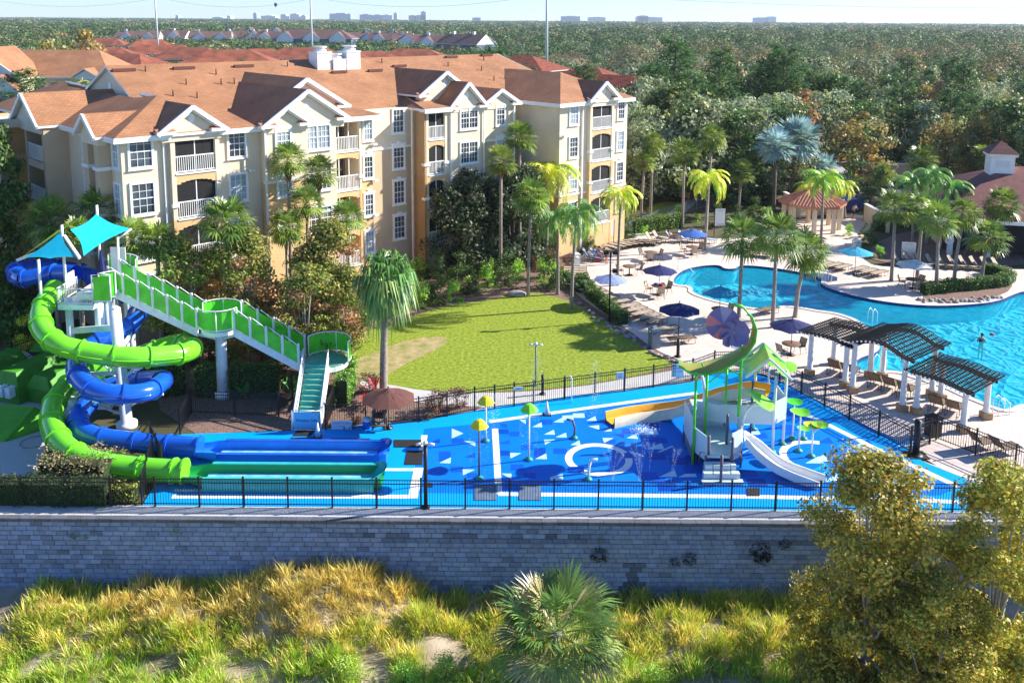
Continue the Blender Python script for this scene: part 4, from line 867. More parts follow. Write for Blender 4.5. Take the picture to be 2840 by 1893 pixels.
# mid landing on its column
mx = (xm0 + xm1) / 2; rm_ = (xm1 - xm0) / 2
disc(mx, YS, max(rm_, WS / 2 + .35), zm_)
curvepanel(mx, YS, rm_ + .12, R(200), R(340), zm_); curvepanel(mx, YS, rm_ + .12, R(20), R(160), zm_)
mc = D(510, 915); c = MB(); c.tube([(mc.x, mc.y + .2, 0), (mc.x, mc.y + .2, .35)], .42, 14); c.tube([(mc.x, mc.y + .2, .35), (mx, YS, zm_ - .25)], [.30, .28], 14)
for s in (-1, 1): c.bar((mx, YS, zm_ - .75), (mx + s * 1.0, YS - .5, zm_ - .3), .1, .12)
c.build('landing_column', 'whitemetal', tw, world=True)
# low landing and bottom flight coming towards the splash pad
lx = (DY(703, 850, YS - .5).x + DY(765, 850, YS - .5).x) / 2; bl = D(672, 988); br = D(738, 988); bw = (br.x - bl.x)
disc(lx + .25, YS + .05, 1.15, zl)
curvepanel(lx + .35, YS + .05, 1.2, R(-20), R(160), zl)
yb, yt_ = bl.y + .3, YS - 1.0; xb = (bl.x + br.x) / 2; xt_ = lx - .05; n = 11; s = MB()
for i in range(n):
    k = i / n; k2 = (i + 1) / n; xx = xb + (xt_ - xb) * k; z = zl * k2; ya = yb + (yt_ - yb) * k; yc = yb + (yt_ - yb) * k2
    s.bb(xx - bw * .40, xx + bw * .40, ya - .02, yc, z - .05, z); s.bb(xx - bw * .40, xx + bw * .40, yc - .03, yc - .0, z, z + .14, mi=1)
s.build('stair_treads', ['stairtread', 'teal'], tw, world=True)
for sg in (-1, 1):
    r = MB(); o = sg * bw * .46
    r.bar((xb + o, yb - .1, .1), (xt_ + o, yt_, zl), .07, .32); r.tube([(xb + o, yb - .15, 0), (xb + o, yb - .15, 1.0), (xt_ + o, yt_, zl + 1.0)], .04, 6); r.tube([(xb + o, yb - .15, .55), (xt_ + o, yt_, zl + .55)], .03, 6)
    for k in np.linspace(0, 1, 14): r.tube([(xb + (xt_ - xb) * k + o, yb + (yt_ - yb) * k, zl * k + .12), (xb + (xt_ - xb) * k + o, yb + (yt_ - yb) * k, zl * k + 1.0)], .014, 5)
    r.build('stair_rail', 'white', tw, world=True)
# top platform: two deck levels with panels, front cage above the green slide mouth
TL = [D(*q, zt) for q in ((150, 690), (262, 672), (262, 640), (238, 622), (150, 640))]
pl = MB(); px0, px1 = D(150, 688, zt).x, D(262, 668, zt).x; py0, py1 = YS - 1.0, YS + 1.6
pl.prism([(px0 + .0, py0 - .5), (px0 + 1.2, py0 - .75), (px1 - .4, py0 - .4), (px1 + .1, py0 + .1), (px1 + .1, py1), (px0, py1)], zt - .3, zt); pl.build('top_deck', 'white', tw, world=True)
P_ = [(px0 + 1.0, py0 - .82), (px0 + 1.9, py0 - .80), (px1 - .55, py0 - .52), (px1 + .05, py0 + .0)]
for i in range(2 if False else 3):
    (xa, ya), (xb_, yb_) = P_[i], P_[i + 1]; p = MB(); d = Vector((xb_ - xa, yb_ - ya)).normalized() * .06
    p.add([(xa + d.x, ya + d.y, zt - .28), (xb_ - d.x, yb_ - d.y, zt - .28), (xb_ - d.x, yb_ - d.y, zt + .95), (xa + d.x, ya + d.y, zt + .95)], [(0, 1, 2, 3)]); p.build('deck_panel', 'greenpanel', tw, world=True)
    f = MB(); f.tube([(xa, ya, zt - .3), (xa, ya, zt + 1.05), (xb_, yb_, zt + 1.05), (xb_, yb_, zt - .3), (xa, ya, zt - .3)], .045, 6); f.build('panel_frame', 'white', tw, world=True)
curvepanel(px1 - .9, py1 - .9, 1.3, R(0), R(120), zt)
fx0, fx1 = px0 - .75, px0 + 1.0; cg = MB(); cg.prism([(fx0, py0 - .9), (fx1, py0 - .9), (fx1, py1), (fx0, py1)], zt - .75, zt - .5); cg.build('slide_start_deck', 'whitemetal', tw, world=True)
cg = MB()
for z in (zt + .35, zt - .4): cg.tube([(fx0, py0 + 1.2, z), (fx0, py0 - .9, z), (fx1, py0 - .9, z)], .03, 6)
for k in range(16): x = fx0 + (fx1 - fx0) * k / 15; (k < 4 or k > 11) and cg.tube([(x, py0 - .9, zt - .45), (x, py0 - .9, zt + .35)], .016, 5)
for k in range(14): y = py0 - .9 + 2.1 * k / 13; cg.tube([(fx0, y, zt - .45), (fx0, y, zt + .35)], .016, 5)
cg.build('safety_railing', 'white', tw, world=True)
sb = MB(); sb.bb(fx0 + .0, fx0 + .04, py0, py0 + .9, zt + .1, zt + .8); sb.build('rule_board', 'white', tw, world=True); sb = MB(); sb.bb(px0 + .5, px0 + 1.3, py1 - .1, py1 - .05, zt + .1, zt + 1.6); sb.build('rule_board', 'white', tw, world=True)
# tower columns and braces
for i, (x, y) in enumerate(((fx0 + .25, py0 - .3), (px0 + 1.0, py0 - .2), (px1 - .5, py0 + .2), (px0 + .6, py1 - .2), (px1 - .4, py1 - .2))):
    c = MB(); c.tube([(x, y, 0), (x, y, zt - .3)], .24 if i in (1, 2, 4) else .18, 12); c.bb(x - .45, x + .45, y - .45, y + .45, 0, .3); c.build('tower_column', 'whitemetal', tw, world=True)
c = MB(); c.bar((fx0 + .3, py0 - .3, 4.1), (HC.x - .2, HC.y, 5.1), .16, .3); c.build('brace', 'whitemetal', tw, world=True); c = MB(); c.bar((fx0 + .3, py0 - .3, 3.6), (HC.x - .2, HC.y, 2.9), .12, .12); c.build('brace', 'whitemetal', tw, world=True)
for z in (1.2, 2.6): c = MB(); c.bar((fx0 + .25, py0 - .3, z), (px0 + 1.0, py0 - .2, z + .6), .1, .1); c.build('brace', 'whitemetal', tw, world=True)
# blue banner at the stair foot
bn = thing('stair_banner', 'pale blue banner in a white frame across the foot of the slide stairs', 'banner', (xb, yb - .35, 0))
b = MB(); b.bb(-bw * .43, bw * .43, -.01, .01, .12, .98); b.build('cloth', 'bannerblue', bn)
b = MB(); b.tube([(-bw / 2, 0, .05), (-bw / 2, 0, 1.05), (bw / 2, 0, 1.05), (bw / 2, 0, .05), (-bw / 2, 0, .05)], .03, 6)
for x in (-bw / 2, bw / 2): b.tube([(x, 0, 0), (x, .0, 1.05)], .045, 6)
b.build('frame', 'white', bn)
textobj('Windsor Hills', .19, 'text', bn, (0, -.015, .55), (R(90), 0, 0), shear=.3)
# ================================================================== FENCES
def fence(name, label, pts, h=1.25, sp=1.83, z=0.02, m='black', ps=.026, parent=None, group=None):
    P = [Vector((p[0], p[1], z)) for p in pts]; o = thing(name, label, 'fence', P[0], 0, group)
    pk = MB(); rl = MB(); post_me = None
    for a, b in zip(P, P[1:]):
        L_ = (b - a).length; n = max(1, round(L_ / sp)); t = (b - a).normalized()
        for zz in (h - .04, h - .20, .12): rl.bar(a + Vector((0, 0, zz)), b + Vector((0, 0, zz)), .03, .035)
        m_ = int(L_ / .112)
        for i in range(m_ + 1):
            q = a + (b - a) * (i / m_); pk.bar((q.x, q.y, z + .06), (q.x, q.y, z + h - .02), .017)
        for i in range(n + 1):
            if i == 0 and a is not P[0]: continue
            q = a + (b - a) * (i / n)
            if post_me is None:
                pm = MB(); pm.bb(-.034, .034, -.034, .034, 0, h + .05); pm.bb(-.042, .042, -.042, .042, h + .05, h + .075); po = pm.build('post', m, o); post_me = po.data
            else:
                po = bpy.data.objects.new('post', post_me); sc.collection.objects.link(po); po.parent = o
            po.location = q - P[0]; po.rotation_euler = (0, 0, math.atan2(t.y, t.x))
    rl.build('rails', m, o, world=True); pk.build('pickets', m, o, world=True); return o
YF = 34.3
fence('metal_fence', 'long black picket fence on top of the grey retaining wall', [(-25.6, YF), (25.6, YF)])
a = D(322, 1165); b = D(352, 1062); fence('metal_fence', 'short black fence section reaching the green slide from the front fence', [(a.x, YF + .1), (b.x, b.y)])
a = D(366, 1078); b = D(402, 998); a.y = gpath[-1].y + .7; fence('metal_fence', 'short black fence section between the two slide run-outs', [(a.x + .3, a.y + .1), (b.x - .6, b.y - 1.4)])
q = [D(402, 1000), D(442, 962)]; 
fence('metal_fence', 'black fence wrapping the mulch bed behind the blue slide', [D(414, 998), D(440, 950), D(640, 958), D(672, 915)])
fence('metal_fence', 'black fence from the stairs corner up beside the tall hedge', [D(748, 985), D(800, 868)])
fence('metal_fence', 'long black fence behind the splash pad along the gravel path', [D(748, 987), D(840, 977), D(962, 968), D(1090, 945)])
g_ = [D(1090, 945), D(1225, 928)]; fence('pool_gate', 'black gate panel in the fence behind the yellow sprayers', g_, sp=1.2)
fence('metal_fence', 'black fence along the far edge of the splash pad beside the lawn', [D(1225, 928), D(1500, 890), D(1590, 875), D(1640, 856), D(1705, 852)])
fence('metal_fence', 'black fence between the splash pad and the pergola loungers', [D(1705, 852), D(1790, 880), D(1950, 965), D(2090, 1040)])
fence('metal_fence', 'short black fence section beside the black bollard', [D(2090, 1040), D(2135, 1020)])
fence('metal_fence', 'black fence running right across the paved deck corner', [D(2150, 1010), D(2240, 1045), D(2330, 1083), D(2460, 1135)])
fence('metal_fence', 'black fence in the left yard behind the green covers', [D(-30, 845), D(30, 835), D(100, 812), D(160, 800)])
fence('metal_fence', 'black fence behind the slide tower in the shade', [D(290, 772), D(360, 790), D(440, 775), D(500, 790)])
fence('metal_fence', 'black fence in the shrubbery left of the sun deck', [D(1250, 600), D(1310, 575), D(1385, 560), D(1430, 545)])
fence('metal_fence', 'grey picket fence behind the hedge at the top of the deck', [D(1430, 545), D(1510, 512), D(1600, 482), D(1650, 470)], m='greybin')
# ================================================================== DECK FURNITURE
def ordn(i): return ['first', 'second', 'third', 'fourth', 'fifth', 'sixth', 'seventh', 'eighth', 'ninth', 'tenth', 'eleventh', 'twelfth', 'thirteenth', 'fourteenth', 'fifteenth', 'sixteenth', 'seventeenth', 'eighteenth', 'nineteenth', 'twentieth', 'twenty-first', 'twenty-second'][i]
def make_lounger(raised, sl_='sling', fr='bronze', towel=False):
    o = thing('sun_lounger', '', 'sun lounger'); z = .36; f = MB(); ang = R(52) if raised else 0; bx = -.05
    hx, hz = bx - .78 * math.cos(ang), z + .78 * math.sin(ang)
    for y in (-.31, .31): f.tube([(hx, y, hz), (bx, y, z), (1.0, y, z)], .02, 6)
    f.tube([(hx, -.31, hz), (hx, .31, hz)], .02, 6); f.tube([(1.0, -.31, z), (1.0, .31, z)], .02, 6); f.build('frame', fr, o)
    for x0, x1 in ((-.45, -.05), (.45, .85)):
        for y in (-.29, .29):
            l = MB(); l.tube([(x0, y, z), (x0 - .06, y, .04), (x0 + .04, y, .015), (x1 - .04, y, .015), (x1 + .06, y, .04), (x1, y, z)], .017, 5); l.build('leg', fr, o)
    s = MB(); n = 6; pts = [(hx + (bx - hx) * k / n, hz + (z - hz) * k / n - .02 * math.sin(math.pi * k / n)) for k in range(n + 1)]
    vs = [(x, y, zz) for x, zz in pts for y in (-.3, -.1, .1, .3)]; s.add(vs, [(i * 4 + j, (i + 1) * 4 + j, (i + 1) * 4 + j + 1, i * 4 + j + 1) for i in range(n) for j in range(3)], True); s.build('backrest', sl_, o)
    s = MB(); pts = [(bx + 1.05 * k / n, z - .03 * math.sin(math.pi * k / n)) for k in range(n + 1)]
    vs = [(x, y, zz) for x, zz in pts for y in (-.3, -.1, .1, .3)]; s.add(vs, [(i * 4 + j, (i + 1) * 4 + j, (i + 1) * 4 + j + 1, i * 4 + j + 1) for i in range(n) for j in range(3)], True); s.build('seat', sl_, o)
    return o
LF = make_lounger(False); LR = make_lounger(True); LD = make_lounger(True, 'slingdk'); LDF = make_lounger(False, 'slingdk'); used = set()
def lounger(proto, p, ang, label, group):
    if proto.name not in used: used.add(proto.name); o = proto; o.location = p; o.rotation_euler = (0, 0, ang); o['label'] = label; o['group'] = group; return o
    return dup(proto, p, ang, label, group)
z0 = .006
rowA = [(130, 705), (130, 727), (132, 750), (134, 773), (136, 796), (138, 818), (142, 840), (180, 866), (225, 890), (270, 915), (320, 940), (375, 967), (440, 1002), (560, 1040), (650, 1080), (715, 1115), (780, 1150), (850, 1185), (915, 1220), (1000, 1300)]
for i, q in enumerate(rowA):
    lounger(LF, P2(q[0] + 15, q[1], z0), R(-2 if i < 7 else (4 + i * 2 if i < 19 else 20)), f'flat tan lounger in the lawn hedge row, {ordn(i)} from the far end', 'flat loungers along the lawn side of the deck')
rowB = [(450, 512), (505, 490), (560, 474), (615, 462), (670, 452), (725, 446), (780, 442), (835, 440), (885, 438)]
for i, q in enumerate(rowB): lounger(LF, P2(q[0], q[1] + 8, z0), R(-52 + i * 3), f'flat tan lounger by the far deck hedge, {ordn(i)} from the left', 'flat loungers along the far hedge')
lounger(LR, P2(890, 430, z0), R(-35), 'tan lounger with raised back near the far hedge, left one of the pair', 'raised loungers near the hedge'); lounger(LR, P2(960, 418, z0), R(-35), 'tan lounger with raised back near the far hedge, right one of the pair', 'raised loungers near the hedge')
towels = [lounger(LR, P2(x, y, z0), R(a), l, 'loungers with towels') for x, y, a, l in ((290, 600, -20, 'lounger with white and blue towel, nearest the white bin'), (360, 590, -20, 'lounger with blue towel behind the one nearest the white bin'), (1090, 420, -35, 'lounger with striped towel left of the blue umbrella at the far hedge'), (1210, 420, -30, 'lounger with towel just behind the blue umbrella at the far hedge'), (1300, 415, -30, 'lounger with towel to the right behind the blue umbrella'), (1420, 425, -30, 'lounger with towel at the foot of the tall palm by the blue umbrella'))]
for i, t_ in enumerate(towels):
    tb = MB(); tb.slab([(-.56, -.25, 1.0), (-.03, -.25, .40), (-.03, .25, .40), (-.56, .25, 1.0)], .02, 0, 0); tb.slab([(-.03, -.25, .385), (.95, -.25, .38), (.95, .25, .38), (-.03, .25, .385)], .02, 0, 0)
    o = tb.build('towel', 'towel'); o.location = t_.location; o.rotation_euler = t_.rotation_euler; tagk(o, ['white and blue towel on the lounger nearest the white bin', 'blue towel on the second lounger from the white bin', 'striped towel on the lounger left of the far blue umbrella', 'towel on the lounger behind the far blue umbrella', 'towel on the lounger right of the far blue umbrella', 'towel on the lounger at the foot of the tall palm'][i], 'towel', 'towels on loungers')
for i, q in enumerate([(1870, 545), (1960, 545), (2050, 560)]): lounger(LR, P2(*q, z0), R(-120), f'pale lounger behind the leftmost deck palm, {ordn(i)} from the left', 'loungers beyond the pool')
for i, q in enumerate([(50, 985), (120, 990), (200, 1015)]): lounger(LR, P3(*q, z0), R(-110), f'pale lounger behind the right deck palms, {ordn(i)} from the left', 'loungers beyond the pool')
for i, q in enumerate([(560, 1090), (640, 1100), (710, 1115), (850, 1130), (930, 1150), (1010, 1165)]): lounger(LF, P3(*q, z0), R(35), f'pale flat lounger near the far turquoise umbrella, {ordn(i)} from the left', 'flat loungers by the turquoise umbrella')
for i, x in enumerate(range(10)): lounger(LR, P3(1180 + 92 * i, 1066 + 5 * i, z0), R(-55), f'pale lounger in the row before the club building, {ordn(i)} from the left', 'loungers along the club building')
for i, q in enumerate([(565, 565), (660, 590), (860, 660), (960, 690), (1070, 730), (1300, 830), (1420, 862)]): lounger(LD, P4(*q, z0), R(48), f'dark brown lounger with raised back under the pergolas, {ordn(i)} from the left', 'brown loungers under the pergolas')
lounger(LDF, D(1562, 788, z0), R(15), 'single dark flat lounger under the near navy umbrella by the lawn', 'single loungers'); 
for i, q in enumerate([(1600, 1110), (1760, 1150)]): lounger(LD, P4(*q, z0), R(20), ['brown lounger behind the right deck fence near the bollard', 'brown lounger behind the right deck fence at the picture edge'][i], 'loungers behind the deck fence')
lounger(LDF, D(1760, 720, z0), R(30), 'lounger between the two front deck palms', 'single loungers')
# chairs / tables
def make_chair():
    o = thing('patio_chair', '', 'chair'); f = MB()
    for y in (-.25, .25): f.tube([(.24, y, 0), (.2, y, .42), (.22, y, .62), (-.2, y, .62)], .015, 5); f.tube([(-.3, y, 0), (-.16, y, .42), (-.32, y, .92)], .015, 5)
    f.build('frame', 'bronze', o); s = MB(); s.slab([(-.2, -.24, .42), (.24, -.24, .43), (.24, .24, .43), (-.2, .24, .42)], .02, 0, 0); s.build('seat', 'sling', o)
    s = MB(); s.slab([(-.18, -.24, .44), (-.33, -.24, .92), (-.33, .24, .92), (-.18, .24, .44)], .02, 0, 0); s.build('backrest', 'sling', o); return o
CHP = make_chair(); ch_used = [0]
def chair(p, a, label, group):
    if not ch_used[0]: ch_used[0] = 1; CHP.location = p; CHP.rotation_euler = (0, 0, a); CHP['label'] = label; CHP['group'] = group; return
    dup(CHP, p, a, label, group)
def table(p, desc, nch, a0=40):
    o = thing('patio_table', f'round brown patio table {desc}', 'table', p); t = MB(); t.lathe((0, 0, .70), [(.02, 0), (.55, 0), (.57, .02), (.55, .035), (.02, .035)], 20); t.build('table_top', 'wood', o)
    t = MB(); t.lathe((0, 0, 0), [(.28, 0), (.26, .03), (.05, .06), (.04, .70)], 10); t.build('base', 'bronze', o)
    for i in range(nch):
        a = R(a0 + 360 * i / max(nch, 1)); q = p + Vector((.78 * math.cos(a), .78 * math.sin(a), 0)); side = ('right' if math.cos(a) > .4 else 'left' if math.cos(a) < -.4 else 'middle') + (' far' if math.sin(a) > 0 else ' near')
        chair(q, a + math.pi, f'tan chair {side} of table {desc}', 'patio chairs round the tables')
def umbrella(p, desc, m, r=1.25, h=2.25, tilt=0, cat='umbrella', sq=False, n=8):
    o = thing('patio_umbrella', desc, cat, p, rng.uniform(0, 6)); q = MB(); q.tube([(0, 0, 0), (0, 0, h + .12)], .022, 6); q.build('pole', 'bronze', o)
    b = MB(); b.lathe((0, 0, 0), [(.22, 0), (.22, .05), (.05, .08), (.05, .2)], 10); b.build('base', 'bronze', o)
    c = MB(); vs = [(0, 0, h + .06)]; N_ = n
    for k in range(1, 5):
        rr = r * k / 4; zz = h - .02 - .42 * (k / 4) ** 1.25 * r / 1.25
        for i in range(N_ * 2):
            a = math.pi * i / N_; v_ = i % 2; rad = rr * (1 if not v_ else .93 + .02 * (4 - k)); vs.append((rad * math.cos(a), rad * math.sin(a), zz + (.035 * k / 4 if v_ else 0)))
    M2_ = N_ * 2; fs = [(0, 1 + i, 1 + (i + 1) % M2_) for i in range(M2_)] + [(1 + (k - 1) * M2_ + i, 1 + k * M2_ + i, 1 + k * M2_ + (i + 1) % M2_, 1 + (k - 1) * M2_ + (i + 1) % M2_) for k in range(1, 4) for i in range(M2_)]
    c.add(vs, fs); c.build('canopy', m, o); rb = MB()
    for i in range(N_): a = 2 * math.pi * i / N_; rb.tube([(0, 0, h), (r * .5 * math.cos(a), r * .5 * math.sin(a), h - .21), (r * .985 * math.cos(a), r * .985 * math.sin(a), h - .47 * r / 1.25)], .012, 4)
    rb.build('ribs', 'bronze', o); t = MB(); t.sphere((0, 0, h + .14), .045, 6); t.build('finial', 'bronze', o); return o
table(P2(885, 600, z0), 'in the open upper deck', 3, 20); table(P2(680, 740, z0), 'without umbrella near the lavender umbrella', 2, 10)
for p, desc, ct, m, r_, nc in ((P2(965, 935, z0), 'navy umbrella nearest the pool steps', 'under the navy umbrella near the pool steps', 'navy', 1.3, 3), (P2(1285, 545, z0), 'bright blue umbrella at the far hedge', 'under the bright blue umbrella', 'royal', 1.3, 3),
        (P2(1550, 1165, z0), 'turquoise umbrella at the near pool edge', 'under the turquoise umbrella', 'turq', 1.3, 1), (D(1816, 815, z0), 'navy umbrella left of the pergolas', 'beside the pergolas', 'navy', 1.35, 2), (P3(1300, 1265, z0), 'white umbrella on the far pool side', 'under the white umbrella', 'whitecv', 1.35, 3)):
    table(p, ct, nc, 30); umbrella(p, desc, m, r_)
umbrella(P2(1155, 1345, z0), 'navy umbrella over the dark lounger beside the lawn', 'navy', 1.35); umbrella(P2(495, 1030, z0), 'lavender umbrella among the lawn side loungers', 'laven', 1.25); umbrella(P3(815, 1150, z0), 'turquoise umbrella on the far pool side by the path', 'turq', 1.35)
umbrella(D(893, 983, .02), 'dark brown umbrella over the wooden guard chair', 'brown', 1.35, 2.0)
# things on the navy-umbrella table
for i, (dx, dy, m) in enumerate(((-.2, .1, 'bluecloth'), (.15, -.1, 'red'), (.3, .15, 'darkcloth'))):
    b = MB(); b.sphere((0, 0, .09), .15, 8, (1.2, .8, .6)); o = b.build('swim_bag', m); o.location = P2(965, 935, z0) + Vector((dx, dy, .74)); tagk(o, ['blue bag on the table by the pool steps', 'red bag on the table by the pool steps', 'dark bag on the table by the pool steps'][i], 'bag')
# bins
for p, l, m, h in ((D(1502, 797, z0), 'square blue grey litter bin at the lawn corner of the deck', 'greybin', 1.25), (D(1322, 612, z0), 'square white litter bin beside the towel loungers', 'whitecv', 1.1), (P4(1270, 1010, z0), 'black litter bin behind the bollard fence', 'black', 1.0), (P3(828, 935, z0), 'small white towel bin behind the turquoise umbrella', 'whitecv', .8)):
    o = thing('litter_bin', l, 'bin', p, .3); b = MB(); b.bb(-.28, .28, -.28, .28, 0, h * .72); b.build('body', m, o); b = MB(); b.bb(-.3, .3, -.3, .3, h * .86, h); b.lathe((0, 0, h), [(.3, 0), (.2, .08), (.02, .1)], 4, False, a0=R(45))
    for x in (-.26, .26):
        for y in (-.26, .26): b.bb(x - .03, x + .03, y - .03, y + .03, h * .7, h * .88)
    b.build('lid', m, o)
# sign boards
def board(p, w_, h_, zb, label, lines, name='sign_board', legs=True, rz=0.0, tsize=.12, post='black', m='whitecv'):
    o = thing(name, label, 'sign', p, rz); b = MB(); b.bb(-w_ / 2, w_ / 2, -.02, .02, zb, zb + h_); b.build('board', m, o)
    if legs: 
        b = MB(); b.bb(-w_ / 2 - .05, -w_ / 2, -.03, .03, 0, zb + h_); b.build('post', post, o); b = MB(); b.bb(w_ / 2, w_ / 2 + .05, -.03, .03, 0, zb + h_); b.build('post', post, o)
    for txt, z, s in lines: textobj(txt, s, 'text', o, (0, -.025, z), (R(90), 0, 0), .002)
    return o
SMALL = [('POOL RULES', 2.35, .10)] + [('no glass or food in the pool area', 2.2 - .13 * i, .055) for i in range(0)]
board(P2(1550, 365, z0), 1.0, 1.6, 1.0, 'large white pool rules board behind the bright blue umbrella', [('POOL RULES', 2.45, .11), ('NO DIVING', 1.14, .15)], rz=R(10))
board(P3(1258, 1045, z0), 1.15, 1.35, .35, 'white pool rules board in front of the club building bed', [('POOL RULES', 1.58, .11), ('NO DIVING', .48, .14)], rz=R(-10))
board(P2(488, 440, z0), .9, 1.5, .7, 'white information board at the left corner of the deck', [('POOL', 1.9, .12)], rz=R(30))
fs_ = D(1555, 880); board(fs_ + Vector((.0, -.06, .0)), .65, .75, .42, 'white sign reading one rider at a time on the back fence', [('ONE RIDER', .92, .11), ('AT A TIME', .72, .11)], legs=False, rz=R(8))
fs_ = D(1423, 901); board(fs_ + Vector((0, -.06, 0)), .42, .36, .82, 'small white play area sign on the back fence', [('PLAY', 1.06, .08), ('AREA', .92, .08)], legs=False, rz=R(9))
fs_ = D(1190, 934); board(fs_ + Vector((0, -.06, 0)), .5, .16, .95, 'narrow white and blue sign strip on the pool gate', [('POOL', 1.03, .09)], legs=False, rz=R(9))
fs_ = D(786, 983, .02); board(fs_ + Vector((0, -.15, 0)), 1.0, .45, .02, 'small white board with lettering beside the stair banner', [('Windsor The Gator', .35, .11), ('keeps you safe', .2, .06)], legs=False, name='safety_sign')
# life ring, guard chair, cones, poles
def pole(p, h, label, name='lamp_post', m='black', r=.05, fix=None):
    o = thing(name, label, 'post', p); b = MB(); b.tube([(0, 0, 0), (0, 0, h)], r, 8); b.lathe((0, 0, 0), [(r * 2.2, 0), (r * 2.2, .04), (r, .1)], 10); b.build('pole', m, o)
    if fix == 'cam':
        for s in (-1, 1):
            c = MB(); c.tube([(0, 0, h - .02), (s * .16, -.02, h + .03)], .02, 5); c.tube([(s * .13, -.02, h + .03), (s * .38, -.06, h - .0)], .055, 8); c.build('camera', 'whitecv', o)
        c = MB(); c.lathe((0, 0, h), [(.1, 0), (.1, .08), (.03, .16)], 8); c.build('cap', 'whitecv', o)
    if fix == 'flood':
        for s, z in ((-1, h), (1, h), (1, h - 1.25)):
            c = MB(); c.box((s * .3, 0, z), (.32, .2, .24), rx=R(20)); c.bar((0, 0, z), (s * .2, 0, z), .04); c.build('floodlight', 'black', o)
    return o
pole(D(978, 1164, .02), 2.78, 'thick black camera pole inside the front fence', 'camera_pole', r=.085, fix='cam')
pole(D(1399, 738), 4.75, 'tall black floodlight pole at the lawn corner hedge', 'floodlight_pole', r=.06, fix='flood')
pole(D(1230, 885), 2.35, 'slim grey camera pole at the near edge of the lawn', 'camera_pole', 'greybin', .045, 'cam')
pole(D(1246, 905), 1.1, 'short dark bollard light beside the slim grey pole', 'bollard', 'black', .08); pole(P2(1150, 1530), 1.1, 'short dark bollard light by the deck corner near the curved spray leaf', 'bollard', 'black', .1)
o = pole(D(2103, 1045, .012), 1.75, 'thick black shower post at the fence corner on the right', 'shower_post', 'black', .16); b = MB(); b.bb(-.5, .5, -.4, .4, 0, .03); b.build('base_plate', 'grate', o); b = MB(); b.tube([(.1, 0, .8), (.32, -.05, .85)], .08, 8); b.build('spout', 'black', o)
for p, l in ((D(730, 1003, .02), 'white traffic cone at the foot of the slide stairs'), (D(1256, 952, .02), 'white traffic cone by the back fence near the gate')):
    o = thing('traffic_cone', l, 'cone', p); b = MB(); b.lathe((0, 0, 0), [(.15, .03), (.03, .72), (.01, .73)], 12); b.build('cone', 'white', o); b = MB(); b.bb(-.2, .2, -.2, .2, 0, .035); b.build('foot', 'black', o)
o = thing('lifeguard_chair', 'tall brown wooden chair under the brown umbrella', 'chair', D(872, 982, .02)); b = MB()
for x in (-.3, .3):
    for y in (-.25, .25): q = MB(); q.bb(x - .04, x + .04, y - .04, y + .04, 0, 1.5 if y > 0 else 1.0); q.build('leg', 'wood', o)
b.bb(-.36, .36, -.32, .3, .62, .68); b.build('seat', 'wood', o); b = MB()
for k in range(5): b.bb(-.3 + .13 * k, -.2 + .13 * k, .2, .24, .7, 1.55)
b.build('backrest', 'wood', o); b = MB(); b.bar((-.3, -.29, .1), (.3, -.29, .6), .05); b.bar((.3, -.29, .1), (-.3, -.29, .6), .05); b.bb(-.36, .36, -.5, -.3, .3, .34); b.build('ladder', 'wood', o)
o = thing('equipment_box', 'small blue and white tub beside the wooden guard chair', 'tub', D(843, 982, .02)); b = MB(); b.lathe((0, 0, 0), [(.2, 0), (.24, .4)], 12); b.build('tub', 'bluecloth', o); b = MB(); b.lathe((0, 0, .4), [(.26, 0), (.2, .12), (.05, .16)], 12); b.build('lid', 'whitecv', o)
# pool ladders / handrails
def rail(pts, label, name='pool_handrail'):
    o = thing(name, label, 'handrail', pts[0][0]); 
    for q in pts: b = MB(); b.tube(q, .028, 6); b.build('rail', 'whitemetal', o, world=True)
V3 = Vector
a, b_ = P2(1150, 685, 0), P2(1330, 750, -.4); rail([[a, a + V3((0, 0, .85)), a + (b_ - a) * .25 + V3((0, 0, .95)), b_]], 'steel handrail at the pool entry steps')
def ladder(p, dx, dy, label): rail([[p + V3((k * dy, -k * dx, 0)), p + V3((k * dy, -k * dx, .8)), p + V3((k * dy + dx * .4, -k * dx + dy * .4, .95)), p + V3((k * dy + dx, -k * dx + dy, .6)), p + V3((k * dy + dx, -k * dx + dy, -.8))] for k in (0, .5)], label, 'pool_ladder')
ladder(P3(620, 1215), -.6, -.3, 'steel pool ladder on the far bank by the turquoise umbrella'); ladder(P4(840, 545), .6, .5, 'steel pool ladder under the first pergola'); ladder(P4(1200, 620), .6, .5, 'steel pool ladder between the pergola columns'); ladder(P4(1705, 850), .7, .2, 'steel pool handrail right of the last pergola'); ladder(P4(800, 190), .5, .4, 'steel pool ladder behind the first pergola roof')
